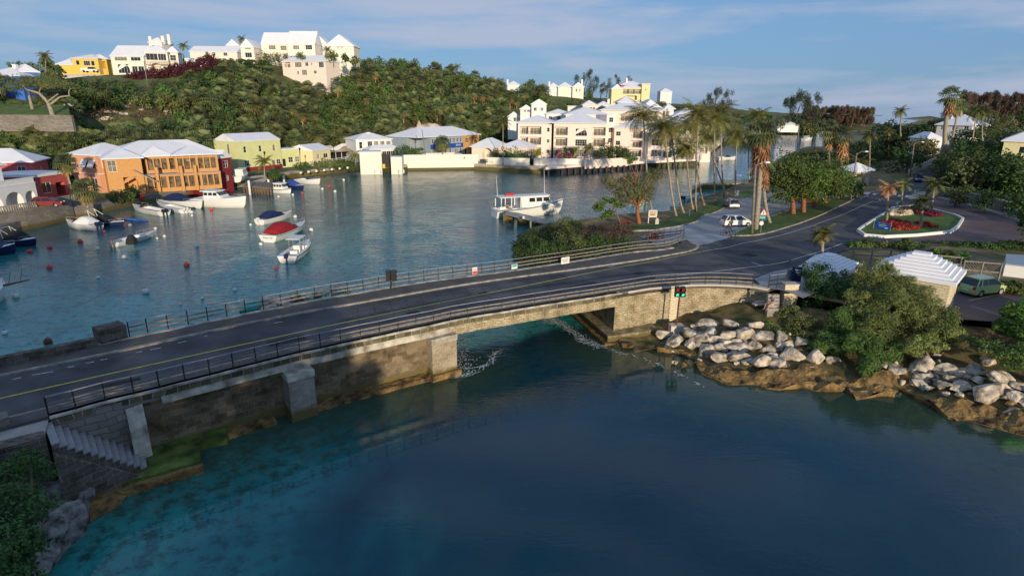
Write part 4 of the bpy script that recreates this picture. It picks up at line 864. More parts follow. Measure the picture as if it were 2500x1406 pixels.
g = MB(); roof_mesh(g, [o + d1 * .2 + b1 * 2.2, o + d1 * 5.6 + b1 * 2.2, o + d1 * 5.6 + b1 * 8, o + d1 * .2 + b1 * 8], Z1 + 6.6, 'hip', 1.7, .3); g.build('roof', 'roofwhite', r)
for x in (2.2, 6.4, 8.9):
 q = o + d1 * x - b1 * .05; g = MB(); g.box((q.x, q.y, Z1 + 2.4), (.5, .5, 4.9), OA); g.build('pillar', 'orange', r)
g = MB(); q0, q1 = o + d1 * -1.6 - b1 * .5, o + d1 * 1.8 - b1 * .9; g.prism([q0 + b1 * .1, q1 + b1 * .3, q1 - b1 * .9, q0 - b1 * .9], [Z1 + 4.4, Z1 + 2.2, Z1 + 2.2, Z1 + 4.4], [Z1 + 4.6, Z1 + 2.4, Z1 + 2.4, Z1 + 4.6]); g.build('stair_roof', 'railgrey', r)
# maroon house with twin gables
r = thing('maroon_house', 'dark red house with white roof and twin front gables beside the slipway', 'house', G(530, 455, Z1))
A, B = V2(G(518, 458, Z1)), V2(G(570, 449, Z1)); d = (B - A).normalized(); bk = Vector((-d.y, d.x)); m_ = (A + B) / 2
block(r, A, m_, 4, Z1, 5.6, roof='gable', rh=1.5, ridge='y', wall='maroon', fr=[('w', .35, 2.6, 1.1, 2.2, 1, 2)], ov=.2)
block(r, m_ + d * .004, B, 4, Z1, 5.6, roof='gable', rh=1.5, ridge='y', wall='maroon', fr=[('w', .5, 3.6, 1.3, 1.5, 2, 2), ('w', .5, .9, .8, 1.1)], rt=[('w', .5, 3, 1, 1.2)], ov=.2)
block(r, A - d * 3 + bk * 2.2, B + bk * 2.2, 9, Z1, 5.6, roof='hip', rh=1.8, wall='maroon', ov=.4)
# pale green-yellow warehouse
r = thing('yellow_green_building', 'tall pale green-yellow building with plain white gabled roof', 'building', G(583, 425, Z1))
A, B = V2(G(584, 420, Z1)), V2(G(690, 409, Z1)); d = (B - A).normalized(); bk = Vector((-d.y, d.x))
block(r, A, B, 8.5, Z1, 7.4, roof='gable', rh=1.7, ridge='x', wall='limeyellow', fr=[('w', .18, 4.6, .85, 1.6, 1, 2), ('w', .52, 4.6, .85, 1.6, 1, 2), ('w', .84, 4.6, .85, 1.6, 1, 2), ('w', .20, 1.2, 1.5, 1.5, 3, 2), ('w', .92, 1.0, 1.3, 1.3, 2, 2), ('d', .8, .1, 1.1, 2.1, 1, 1)], lf=[('w', .62, 4.2, .9, 2.6, 1, 1)], ov=.12)
B2 = V2(G(737, 405, Z1)); block(r, B + d * .004 + bk * .5, B2 + bk * .5, 5, Z1, 4.6, roof='flat', rh=.25, wall='limeyellow', fr=[('d', .18, .1, 1.1, 2.2, 1, 1), ('w', .52, 1.1, 1.4, 1.5, 2, 2), ('w', .86, 1.1, 1.4, 1.5, 2, 2)], ov=.1)
g = MB(); q0, q1 = A - Vector((d.y, -d.x)) * -.02, B + Vector((d.y, -d.x)) * .02; g.prism([A + Vector((d.y, -d.x)) * .03, B + Vector((d.y, -d.x)) * .03, B, A], 0.4, Z1 + .9); g.build('base', 'maroon', r)
# small yellow cottage, marquee
A, B = V2(G(765, 396, Z1 + 1)), V2(G(808, 390, Z1 + 1))
house('yellow_cottage', 'small pale yellow cottage with grey-white gabled roof and white rail fence', A, B, 8, Z1, 4.0, roof='gable', ridge='x', rh=1.5, wall='paleyellow', fr=[('w', .3, 1.7, .9, 1.4), ('w', .72, 1.7, 2.1, 1.3, 2, 1)], lf=[('w', .4, 2, 1, 1.4)], ov=.3)
r = thing('white_fence', 'white rail fence in front of the small yellow cottage', 'fence', G(760, 400, 2.5)); g = MB()
P = [G(748, 400, 2.6), G(800, 394, 2.6), G(865, 384, 2.6)]
for a, b in zip(P, P[1:]):
 for k in (0, .4): g.beam(a + Vector((0, 0, k)), b + Vector((0, 0, k)), .08, .14)
 for i in range(7): q = a.lerp(b, i / 6); g.box((q.x, q.y, q.z - .1), (.1, .1, 1.3))
g.build('rails', 'framewhite', r)
r = thing('marquee', 'white pointed marquee tent on poles beside the small cottage', 'tent', G(835, 385, 2.2)); A, B = V2(G(806, 389, 2.3)), V2(G(862, 383, 2.3)); bk = Vector((.1, 1))
g = MB(); roof_mesh(g, [A, B, B + bk * 7, A + bk * 7], 2.3 + 2.5, 'hip', 1.5, .3); g.build('canopy', 'white', r)
for i in range(5):
 q = A.lerp(B, i / 4); g = MB(); g.box((q.x, q.y, 2.3 + 1.25), (.12, .12, 2.6)); g.build('pole', 'white', r)
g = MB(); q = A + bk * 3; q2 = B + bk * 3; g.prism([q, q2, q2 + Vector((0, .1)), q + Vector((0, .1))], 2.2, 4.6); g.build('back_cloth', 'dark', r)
# white house with veranda roof
r = thing('white_waterside_house', 'white two storey house with hipped roof behind the white boathouse', 'house', G(890, 398, Z1))
A, B = V2(G(872, 396, Z1)), V2(G(958, 392, Z1)); block(r, A, B, 9, Z1, 6.4, roof='hip', rh=1.7, wall='white', fr=row('w', 4, 3.9, 1.5, 2.1, .30, 1.0, 3, 1) + [('w', .13, 3.9, 1.0, 2.0, 1, 2)], ov=.4, chim=[(.5, .5, 1.6)])
block(r, A + Vector((5.3, -5.0)), B + Vector((3.2, -5.0)), 3.5, Z1, 4.0, roof='hip', rh=1.0, wall='white', fr=row('w', 5, 1.9, 1.6, 1.5, .25, 1, 2, 1), ov=.4)
r = thing('boathouse', 'low white boathouse with glowing sunlit doors on the stone quay', 'boathouse', G(930, 415, Z1))
A, B = V2(G(880, 413, Z1)), V2(G(933, 412, Z1)); block(r, A, B, 6, Z1, 4.2, roof='flat', rh=.3, wall='cream', fr=[('r', .8, .02, .01, .01)] if 0 else [], ov=.15)
A, B = V2(G(955, 412, Z1)), V2(G(982, 412, Z1)); block(r, A, B, 4, Z1, 3.0, roof='flat', rh=.1, wall='cream', ov=.02)
g = MB(); A, B = V2(G(933, 408, Z1)), V2(G(955, 408, Z1)); g.prism([A, B, B + Vector((0, .2)), A + Vector((0, .2))], Z1, Z1 + 3.5); g.build('gate', 'dark', r)
r = thing('stone_quay', 'square stone quay with ladder rungs under the white boathouse', 'quay', G(900, 420, 0)); P = [G(893, 421, 0), G(994, 420, 0), G(995, 413, 0), G(890, 413, 0)]
g = MB(); g.prism([V2(p) for p in P], -1.5, 1.75); g.build('quay_body', 'quaystone', r)
for x in (916, 931, 975, 986): q = G(x, 421, .6); g = MB(); g.lathe([(.01, -.5), (.22, -.45), (.25, 0), (.22, .45), (.01, .5)], (q.x, q.y - .25, .85), 8); g.build('fender', 'whitebuoy', r)
# bank building
r = thing('bank_building', 'grey-blue and orange bank building with white hipped roof and blue sign band', 'building', G(1060, 385, Z1))
A, B, C_ = V2(G(1052, 386, 2)), V2(G(1130, 379, 2)), V2(G(1176, 374, 2)); d = (B - A).normalized(); bk = Vector((-d.y, d.x)); LA = (B - A).length
block(r, A, B, 13, 2, 6.4, roof='flat', rh=.05, wall='bluegrey', fr=row('w', 9, 4.4, .75, 1.4, .02, 1, 1, 2) + [('w', .1, .5, 1.4, 2.3, 2, 1), ('w', .45, .8, .8, 1.6, 1, 2), ('w', .6, .8, .8, 1.6, 1, 2), ('d', .8, .1, 1.6, 2.3), ('w', .94, .8, .8, 1.6, 1, 2)], ov=.01)
block(r, A - d * 5.8 + bk * 4.6, A + bk * 4.6 - d * .01, 8, 2, 6.4, roof='flat', rh=.05, wall='bluegrey', fr=[('w', .25, 4.3, .9, 1.4), ('w', .7, 4.3, .9, 1.4), ('w', .7, 1, .9, 1.5), ('d', .15, .1, 1, 2.2, 1, 1)], ov=.01)
block(r, B + d * .01, B + d * 8.6, 12, 2, 6.4, roof='flat', rh=.05, wall='orange', fr=[('w', .25, 4.0, 1.2, 1.7), ('b', .72, 3.5, 3.2, 2.6), ('o', .65, .1, 4, 2.8), ('d', .18, .1, 1, 2.2, 1, 1)], ov=.01)
g = MB(); roof_mesh(g, [A - d * 5.8 - bk * .1, B + d * 8.6 - bk * .1, B + d * 8.6 + bk * 13, A - d * 5.8 + bk * 13], 8.42, 'hip', 2.7, .6); g.build('roof', 'roofwhite', r)
n_ = -bk; g = MB(); q = (A + B) / 2 + n_ * .12; g.box((q.x, q.y, 2 + 3.4), (LA, .22, 1.4), math.atan2(d.y, d.x)); sb = g.build('sign_band', 'signblue', r)
q = A + d * LA * .84 + n_ * .24; text(sb, 'BANK', (q.x, q.y, 5.45), math.atan2(d.y, d.x), .95, 'framewhite'); q = A + d * LA * .22 + n_ * .24; text(sb, 'BU', (q.x, q.y, 5.45), math.atan2(d.y, d.x), .95, 'framewhite')
house('orange_annex', 'small orange annex with white balustrade left of the grey-blue building', V2(G(992, 384, 2)), V2(G(1016, 383, 2)), 8, 2, 5.2, cat='building', roof='flat', rh=.5, wall='orange', fr=[('d', .6, .1, 2, 2.4)], ov=.1)
house('grey_shed', 'dark shed with small white hipped roof behind the green shrubs', V2(G(958, 384, 2)), V2(G(984, 382, 2)), 6, 2, 4.2, cat='shed', roof='hip', rh=1.5, wall='grey', ov=.3)
# gatehouse
r = thing('gatehouse', 'white gatehouse with broad hipped roof and open arch by the water wall', 'building', G(1170, 392, 2))
A, B = V2(G(1152, 392, 2)), V2(G(1206, 394, 2)); block(r, A, B, 12, 2, 4.0, roof='hip', rh=2.4, wall='pinkwhite', fr=[('a', .72, 0, 3.4, 3.8)], ov=.6)
d = (B - A).normalized(); bk = Vector((-d.y, d.x)); block(r, B + bk * 5, B + bk * 5 + d * 9, 10, 2, 3.9, roof='hip', rh=2.0, wall='pinkwhite', ov=.5)
# --- white walls and quay of the condominium
def wline(name, px, z0, h_, th, m, label, cap=None):
 P = resample([G(x, y, z0) for x, y in px], 4); r = thing(name, label, 'wall', P[0]); g = MB(); sweep(g, P, [(-th / 2, -1), (th / 2, -1), (th / 2, h_), (-th / 2, h_)]); g.build('wall_body', m, r)
 if cap: g = MB(); sweep(g, P, [(-th / 2 - .06, h_), (th / 2 + .06, h_), (th / 2 + .06, h_ + .12), (-th / 2 - .06, h_ + .12)]); g.build('coping', cap, r)
wline('garden_wall', [(986, 402), (1080, 401), (1167, 400)], 1.7, 2.6, .4, 'cream', 'cream garden wall between boathouse and gatehouse', 'white')
wline('garden_wall', [(1187, 401), (1240, 403), (1293, 404)], 1.7, 1.9, .4, 'cream', 'cream garden wall below the clipped shrubs', 'white')
wline('garden_wall', [(1303, 404.5), (1365, 406), (1425, 406)], 1.7, 2.0, .4, 'cream', 'cream garden wall in front of the condominium arch window', 'white')
wline('garden_wall', [(1030, 391), (1110, 388)], 1.8, 2.0, .4, 'pinkwhite', 'pinkish inner wall in front of the bank building')
qy = thing('quay', 'long pale stone quay along the cream garden walls', 'quay', G(1000, 415, 0)); P = resample([G(x, y, 0) for x, y in [(995, 416), (1150, 414), (1330, 424), (1342, 423)]], 5); g = MB()
sweep(g, P, [(-.15, -1.5), (2.5, -1.5), (2.5, 1.55), (-.15, 1.55)]); g.build('quay_wall', 'quaystone', qy); g = MB(); sweep(g, P, [(-.3, 1.56), (3.2, 1.56), (3.2, 1.78), (-.3, 1.78)]); g.build('coping', 'paleconc', qy)
dk = thing('waterside_deck', 'pink-white deck on dark piles in front of the palms and condominium', 'deck', G(1500, 410, 0)); g = MB()
P = [G(x, y, 2.2) for x, y in [(1332, 409), (1430, 401), (1705, 388), (1712, 380), (1640, 378), (1560, 388), (1430, 392), (1340, 402)]]; g.prism([V2(p) for p in P], 1.55, 2.2); g.build('deck_slab', 'pinkwhite', dk)
for i in range(26):
 q = G(1335, 410, 2.2).lerp(G(1704, 389, 2.2), (i + .3) / 26); g = MB(); g.box((q.x, q.y + .5, .2), (.4, .4, 2.9)); g.build('pile', 'dark', dk)
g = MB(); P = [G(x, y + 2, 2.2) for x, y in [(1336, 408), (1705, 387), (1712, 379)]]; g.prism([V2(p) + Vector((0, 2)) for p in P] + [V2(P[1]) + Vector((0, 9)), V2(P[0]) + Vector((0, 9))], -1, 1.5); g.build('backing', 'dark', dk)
wline('sea_wall', [(1428, 404), (1520, 398), (1560, 395)], 2.2, 1.5, .3, 'pinkwhite', 'low pinkish wall on the deck beside white chairs')
wline('walkway_wall', [(1700, 388), (1760, 345)], 2.0, 1.6, 1.5, 'pinkwhite', 'sloping pinkish walkway wall behind the tall palms')
# --- condominium
r = thing('condominium', 'three storey pinkish condominium with balconies and big arched window', 'apartment building', G(1270, 392, 2.2)); ZC = 2.0
def cp_(x, y, Y): p = D(x, y, Y); return V2(p)
Yc = 196
A, B = cp_(1264, 392, Yc), cp_(1345, 392, Yc - 1.5); HS = 3.25
bal = lambda lst, w_=3.4, hh=2.35: [('b', u, .9 + k * HS, w_, hh) for u in lst for k in range(3)]
block(r, A, B, 14, ZC, 10.9, roof='hip', rh=2.2, wall='pinkwhite', fr=[('b', .10 + .22 * 0 + .08, 1.0 + k * HS, 2.6, 2.4) for k in range(3)] + [('b', .5, 1.0 + k * HS, 4.2, 2.4) for k in range(3)] + [('r', .9, 8.3, .9, 1.3, 1, 2), ('w', .9, 4.9, .9, 1.1, 2, 2), ('w', .9, 1.7, .9, 1.1, 2, 2)], ov=.8, lf=[('w', .4, 8, 1, 1.5), ('w', .4, 4.6, 1, 1.5)])
A2, B2 = cp_(1350, 393, Yc - 3.5), cp_(1476, 392, Yc - 5)
block(r, A2, B2, 16, ZC, 11.0, roof='hip', rh=3.0, wall='pinkwhite', fr=[('b', .14, .9 + k * HS, 4.2, 2.5) for k in range(3)] + [('b', .87, .9 + k * HS, 4.2, 2.5) for k in range(3)] + [('r', .53, 7.2, 3.6, 2.3, 4, 2), ('w', .53, 4.2, 3.6, 2.0, 5, 3), ('w', .53, .9, 3.6, 2.1, 5, 3)], ov=.7)
A3, B3 = cp_(1338, 392, Yc + 4), cp_(1400, 392, Yc + 4)
block(r, cp_(1378, 392, Yc + 12), cp_(1482, 392, Yc + 12), 16, ZC, 13.3, roof='hip', rh=2.6, wall='pinkwhite', ov=.6, rt=[])
T1_, T2_ = cp_(1476, 392, Yc + 4), cp_(1498, 392, Yc + 5)
block(r, T1_, T2_, 12, ZC, 13.4, roof='flat', rh=.2, wall='pinkwhite', fr=[('w', .5, 1.5 + k * HS, 1.5, 1.5, 2, 2) for k in range(4)], ov=.1)
r = thing('condominium', 'right-hand condominium block with stacked balconies partly behind coconut palms', 'apartment building', G(1500, 392, 2.2))
block(r, cp_(1496, 390, Yc + 2), cp_(1580, 390, Yc - 1), 15, ZC, 9.6, roof='hip', rh=2.3, wall='pinkwhite', fr=[('w', .12, 1.3 + k * 2.9, 1.5, 1.4, 2, 2) for k in range(3)] + [('b', .66, .7 + k * 2.9, 3.6, 2.2) for k in range(3)], ov=.6)
block(r, cp_(1580, 389, Yc - 4), cp_(1640, 388, Yc - 5), 15, ZC, 8.4, roof='hip', rh=2.2, wall='pinkwhite', fr=[('w', .35, 1.2 + k * HS, 3.2, 2.0, 3, 1) for k in range(2)] + [('b', .82, .9 + k * HS, 3, 2.3) for k in range(2)], ov=.5)
block(r, cp_(1640, 388, Yc + 8), cp_(1735, 386, Yc + 14), 15, ZC, 10.4, roof='hip', rh=2.6, wall='cream', fr=[('b', u, .9 + k * HS, 3.2, 2.3) for u in (.2, .5, .8) for k in range(3)], ov=.6)
r = thing('condominium', 'tall rear condominium with stepped white roofs above the other blocks', 'apartment building', G(1500, 392, 2.2))
block(r, cp_(1462, 380, Yc + 30), cp_(1610, 380, Yc + 27), 15, ZC, 14.8, roof='hip', rh=2.6, wall='pinkwhite', fr=[('w', .13, 1.9 + k * HS, 2.2, 1.6, 3, 2) for k in range(4)] + [('b', .42, 1.4 + k * HS, 5.2, 2.4) for k in range(4)] + [('b', .8, 1.4 + k * HS, 5.2, 2.4) for k in range(4)], ov=.8)
block(r, cp_(1505, 350, Yc + 42), cp_(1548, 350, Yc + 42), 8, ZC, 17.6, roof='pyr', rh=2.4, wall='cream', ov=.8)
block(r, cp_(1560, 350, Yc + 36), cp_(1612, 350, Yc + 36), 16, ZC, 14.9, roof='hip', rh=3.8, wall='pinkwhite', ov=.8)
block(r, cp_(1618, 350, Yc + 40), cp_(1638, 350, Yc + 40), 5, ZC, 15.3, roof='pyr', rh=2.0, wall='white', fr=[('w', .3, 12.6, 1.2, 2.0, 1, 2)], ov=.7)
block(r, cp_(1640, 350, Yc + 34), cp_(1720, 350, Yc + 34), 14, ZC, 12.5, roof='hip', rh=3.2, wall='pinkwhite', fr=[('b', u, .9 + k * 3.05, 3.6, 2.2) for u in (.2, .5, .8) for k in range(4)], ov=.7)
# --- houses up the slope behind the condominium
def hh(name, label, xa, xb, yb, ye, Y, dep, roof='hip', rh=2.0, wall='white', cat='house', dY=0, **k):
 A, B = D(xa, yb, Y), D(xb, yb, Y + dY); z0 = A.z; h_ = D((xa + xb) / 2, ye, Y).z - z0
 return house(name, label, A, B, dep, z0, h_, cat=cat, roof=roof, rh=rh, wall=wall, **k)
r = hh('white_townhouse', 'white two storey house with three small gables beside the wood', 1270, 1298, 302, 268, 235, 8, 'gable', 1.6, 'white', ridge='y', fr=[('w', .4, 4.2, 1.0, 1.2), ('w', .7, 4.2, 1.0, 1.2)], foot=6)
block(r, D(1297, 302, 233), D(1333, 302, 233), 8, D(1297, 302, 233).z, 6.9, roof='gable', rh=1.8, ridge='y', wall='white', fr=[('w', .25, 4.6, 1.1, 1.2), ('w', .7, 4.6, 1.1, 1.2), ('w', .5, .6, 4.2, 1.9, 4, 1)], foot=6, ov=.3)
hh('white_cottage', 'small white cottage with pitched roof beside the three gabled house', 1240, 1268, 302, 287, 240, 7, 'gable', 2.0, 'white', ridge='y', foot=6, fr=[('w', .6, .8, 1, 1.4)])
hh('long_white_house', 'long low white house linking the gabled house and condominium', 1333, 1395, 302, 279, 232, 9, 'hip', 1.6, 'white', foot=6, fr=row('w', 3, 1.2, 1.4, 1.4))
hh('white_hill_house', 'white house with three hipped roofs above the condominium', 1422, 1456, 285, 258, 262, 9, 'hip', 2.0, 'pinkwhite', foot=8, fr=row('w', 3, 2.6, 1.0, 1.2, .3, .9))
hh('white_hill_house', 'white house with open gallery and chimney above the condominium', 1456, 1492, 285, 259, 264, 9, 'hip', 1.8, 'pinkwhite', foot=8, fr=[('b', .4, 1.6, 3.4, 2.3), ('b', .8, 1.6, 2.4, 2.3)], chim=[(.85, .4, 2.4)])
hh('garden_terrace', 'low white terrace with red parasol on the wooded slope', 1386, 1420, 269, 260, 275, 5, 'flat', .2, 'cream', cat='terrace', foot=6)
r = hh('yellow_hill_house', 'pale yellow three storey house with galleries on the ridge', 1492, 1517, 246, 219, 330, 10, 'gable', 2.6, 'paleyellow', ridge='y', foot=8)
z_ = D(1516, 240, 330).z
block(r, D(1517, 246, 331), D(1565, 246, 331), 9, D(1517, 246, 331).z, 6.2, roof='hip', rh=2.4, wall='paleyellow', fr=[('b', .2, 3.4, 3.2, 2.3), ('b', .5, 3.4, 3.2, 2.3), ('b', .8, 3.4, 3.2, 2.3), ('o', .5, .3, 6, 2.2)], foot=8)
block(r, D(1565, 246, 330), D(1585, 246, 330), 9, D(1565, 246, 330).z, 8.2, roof='flat', rh=.3, wall='paleyellow', fr=[('w', .5, 5, .6, .9)], foot=8)
hh('white_roof_house', 'house with low white roof and chimney behind the pale yellow house', 1515, 1568, 222, 208, 365, 10, 'hip', 2.2, 'rosered', foot=8, chim=[(.3, .3, 3.5)])
hh('white_ridge_house', 'white ridge house with two chimneys among trees', 1340, 1362, 232, 212, 352, 8, 'hip', 2, 'white', foot=8, chim=[(.05, .3, 2.2)])
hh('white_ridge_house', 'middle white ridge house with plain hipped roof', 1362, 1397, 235, 213, 350, 9, 'hip', 2.6, 'cream', foot=8)
hh('white_ridge_house', 'right white ridge house with gable front and tall chimney', 1397, 1424, 246, 214, 348, 9, 'gable', 2.6, 'cream', ridge='y', foot=8, fr=[('w', .35, 4.6, .8, 1.6), ('w', .65, 4.6, .8, 1.6)], chim=[(.85, .2, 3.8)])
hh('ridge_cottage', 'small white cottage poking out of the ridge trees', 1239, 1268, 224, 208, 335, 8, 'hip', 2, 'white', foot=8, chim=[(0, .5, 2.4)])
hh('ridge_cottage', 'white cottage with a wide roof at the right end of the ridge', 1612, 1640, 236, 225, 372, 8, 'hip', 2.2, 'white', foot=8)
# --- hilltop on the left
r = hh('blue_house', 'bright blue house with white roof and chimney at the left edge', -40, 60, 232, 186, 160, 10, 'hip', 2.2, 'blue', foot=6, fr=[('w', .52, 3.0, 1.3, 2.2), ('w', .75, 3.0, 1.0, 2.0)], chim=[(.55, .5, 2.6)])
block(r, D(60, 232, 163), D(103, 222, 166), 9, D(60, 232, 163).z, 5.6, roof='hip', rh=2, wall='blue', ov=.4, fr=[('w', .5, 3, 1, 1.2)])
r = hh('yellow_house', 'yellow hilltop house with white hipped roofs beside a parked truck', 180, 243, 170, 144, 215, 9, 'hip', 1.6, 'yellow', foot=5, fr=[('w', .2, 1.4, 1.2, 1.5, 1, 1), ('w', .55, 1.2, 2.2, 1.6, 3, 1), ('w', .78, 1.2, 1.2, 1.6, 1, 1)])
block(r, D(135, 172, 217), D(182, 172, 217), 8, D(135, 172, 217).z, 1.6, roof='hip', rh=2.2, wall='yellow', ov=.3)
block(r, D(243, 170, 216), D(264, 170, 218), 8, D(243, 170, 216).z, 3.4, roof='hip', rh=1.4, wall='yellow', ov=.4, fr=[('o', .5, .3, 2.0, 2.4)])
r = hh('villa', 'large cream villa with glazed upper floor, arches and chimneys on the hilltop', 277, 357, 181, 139, 205, 10, 'gable', 3.6, 'cream', ridge='x', foot=6, fr=[('w', .3, 4.0, 4.0, 1.9, 4, 1), ('w', .75, 4.0, 3.2, 1.9, 3, 1), ('r', .35, .2, 3.8, 2.8, 4, 1), ('w', .68, .4, 1.8, 2.0, 2, 1), ('w', .87, .4, 1.9, 2.0, 2, 1)], ov=.25)
z0 = D(357, 178, 205).z
block(r, D(360, 178, 206), D(415, 176, 208), 8, z0, 6.4, roof='hip', rh=2.4, wall='cream', fr=[('w', .3, 3.9, 3.4, 2.1, 3, 1), ('w', .75, 3.9, 2.4, 2.1, 3, 1), ('a', .42, .0, 3.0, 3.1)], ov=.4)
block(r, D(415, 176, 210), D(440, 175, 211), 8, D(415, 176, 210).z, 6.0, roof='hip', rh=2.0, wall='cream', fr=[('w', .5, 3.5, 1.8, 1.8), ('w', .4, .6, 1, 1.5)], ov=.4)
block(r, D(367, 130, 214), D(398, 130, 214), 7, D(367, 130, 214).z - 4, 7.2, roof='hip', rh=1.8, wall='cream', ov=.3, fr=[('w', .5, 5.2, 2.4, 1.3, 3, 1)], chim=[(.0, .2, 1.6), (1.0, .2, 1.8), (1.3, .4, 2.4)])
g = MB(); a, b = D(357, 158, 204.5), D(443, 158, 208); g.beam(a, b, .3, .2)
for i in range(24): q = a.lerp(b, i / 23); g.box((q.x, q.y, q.z + .5), (.06, .06, 1.0))
g.beam(a + Vector((0, 0, 1)), b + Vector((0, 0, 1)), .1, .08); g.build('balcony_rail', 'wood', r)
hh('long_white_house', 'long single storey white house on the crest right of the villa', 465, 580, 142, 128, 250, 9, 'gable', 2.4, 'pinkwhite', ridge='x', foot=6, fr=[('w', .75, .8, 1.6, 1.4)], ov=.3)
hh('white_annex', 'low white wing and terrace wall below the long crest house', 440, 520, 156, 145, 235, 6, 'flat', .3, 'white', cat='building', foot=5, fr=row('w', 5, .8, 1.0, .9))
hh('cream_gable_house', 'cream house with pointed gable facing the inlet left of the townhouses', 590, 622, 143, 117, 245, 10, 'gable', 3.0, 'cream', ridge='y', foot=6, fr=[('w', .55, 3.2, 2.2, 1.6, 3, 1), ('w', .55, .3, 2.6, 1.8, 3, 1)], ov=.25)
hh('cream_gable_house', 'small white gabled house behind the long crest house', 556, 585, 128, 113, 262, 8, 'gable', 2.4, 'white', ridge='y', foot=6, fr=[('r', .6, .5, 1.3, 1.3, 2, 2)])
hh('townhouse', 'left tall cream townhouse with steep white roof on the hilltop', 641, 703, 141, 109, 250, 9, 'gable', 4.6, 'cream', ridge='x', foot=6, fr=[('w', .42, 2.9, 2.7, 1.6, 3, 2), ('w', .86, 2.7, 2.4, 1.7, 3, 2)], ov=.2)
hh('townhouse', 'right tall cream townhouse with steep white roof on the hilltop', 704, 771, 143, 108, 247, 9, 'gable', 4.9, 'cream', ridge='x', foot=6, fr=[('w', .32, 3.2, 2.4, 1.5, 3, 2), ('w', .78, 3.2, 2.6, 1.7, 3, 2)], ov=.2)
hh('white_gable_house', 'bluish white house with fan window between townhouses and cream gable', 769, 800, 150, 108, 262, 8, 'gable', 2.8, 'white', ridge='y', foot=8, fr=[('r', .5, 5.2, 2.0, 1.7, 4, 2), ('w', .6, .5, 1.4, 1.6)])
hh('cream_gable_house', 'tall cream house with fan window at the right end of the hilltop', 800, 866, 158, 114, 255, 10, 'gable', 4.3, 'cream', ridge='y', foot=8, fr=[('r', .5, 6.6, 2.0, 1.8, 4, 2)])
r = hh('white_slope_house', 'long white two storey house on the wooded slope below the townhouses', 692, 797, 186, 153, 240, 9, 'gable', 2.4, 'pinkwhite', ridge='x', foot=9, fr=[('b', .12, 3.0, 2.6, 2.2), ('w', .37, 3.0, 3.0, 1.9, 4, 1), ('w', .57, 3.4, 1.4, 1.3), ('w', .68, 3.6, .6, 1.0), ('w', .9, 2.8, 2.2, 2.1, 4, 1), ('w', .35, .5, .8, 1.2), ('w', .5, .2, 2.2, 1.9, 3, 1), ('w', .75, .7, 1.2, 1.1)], lf=[('w', .3, 3.4, 1, 1.3), ('w', .7, 3.4, 1, 1.3)], ov=.35, dY=-6)
# --- right-hand side
def hr(name, label, xa, xb, yb, ye, Y, dep, roof='hip', rh=2.0, wall='white', **k): return hh(name, label, xa, xb, yb, ye, Y, dep, roof, rh, wall, **k)
r = hr('white_house', 'white house with hipped roofs below the very tall palm', 2285, 2372, 322, 306, 190, 10, 'hip', 3.0, 'white', foot=10, dY=-8, ov=.6, fr=row('w', 3, .6, 1.2, 1.2))
block(r, D(2318, 306, 196), D(2345, 306, 196), 5, D(2318, 306, 196).z, 3.4, roof='pyr', rh=1.6, wall='white', fr=[('w', .5, 1.6, 1.4, 1.3)], ov=.4)
hr('white_pavilion', 'small white roofed pavilion among the roadside trees', 2262, 2300, 347, 340, 165, 7, 'hip', 1.6, 'white', foot=4)
hr('cream_house', 'cream house with big white roof and brown window at the right edge', 2440, 2770, 395, 347, 118, 14, 'hip', 4.0, 'paleyellow', foot=5, dY=-12, fr=[('w', .17, 1.7, 1.4, 1.3, 1, 1)], ov=.5)
hr('white_shore_house', 'white roofed house behind the casuarina trees', 1898, 1948, 318, 306, 440, 14, 'hip', 3.4, 'white', foot=1.5)
# bus shelter
c = S(2082, 468); r = thing('bus_shelter', 'small stone bus shelter with white pyramid roof by the zebra crossing', 'bus shelter', c)
a, b = S(2083, 456), S(2120, 452); d = (V2(b) - V2(a)).normalized(); bk = Vector((-d.y, d.x)); LL = (b - a).length
block(r, V2(a), V2(b), 3.2, a.z, 3.0, roof='pyr', rh=1.5, wall='paleconc', fr=[('o', .42, .05, LL * .62, 2.5)], rt=[('o', .5, .05, 2.2, 2.5)], ov=.7, foot=.5)
g = MB(); q = V2(a) + d * (LL * .42) + bk * 1.6; g.box((q.x, q.y, a.z + .45), (LL * .5, .5, .1), math.atan2(d.y, d.x)); g.build('seat', 'wood', r)
# --- the two roofs near the camera on the right: stepped limestone roofs
def stepped_roof(g, A, B, C_, D_, z, rh, n_, ov=.35, end=None):
 ux = (B - A).normalized(); uy = (D_ - A).normalized(); Lx, Ly = (B - A).length, (D_ - A).length; m_ = min(Lx, Ly) / 2
 for k in range(n_):
  q = k / n_; i = -ov + (m_ + ov - .12) * q; z_ = z + rh * q
  P = [A + ux * i + uy * i, B - ux * i + uy * i, C_ - ux * i - uy * i, D_ + ux * i - uy * i]
  g.prism(P, z_ - (.0 if k else .12), z_ + rh / n_ + (.0))
r = thing('stone_store', 'cream stone building with stepped white roof behind the big shrub', 'building', S(2320, 760))
zt = D(2318, 692, 41.5).z; B = V2(G(2322, 692, zt)); C_ = V2(G(2372, 668, zt)); A = V2(G(2140, 662, zt)); d = (B - A).normalized(); bk = Vector((-d.y, d.x)); ww_ = (C_ - B).length; C_ = B + bk * ww_; D_ = A + bk * ww_
g = MB()
for a_, b_, o_ in ((A, B, [('w', .3, 1.2, 1, 1.1)]), (B, C_, []), (C_, D_, []), (D_, A, [])): facade(r, g, a_, b_, 2.4, zt - 2.4, o_, 1)
g.build('wall', 'yellowstone', r); g = MB(); stepped_roof(g, A, B, C_, D_, zt, 1.55, 8); g.build('roof', 'roofwhite', r)
r = thing('telephone_kiosk_shelter', 'small building with square stepped white roof beside the blue notice board', 'building', S(2030, 690))
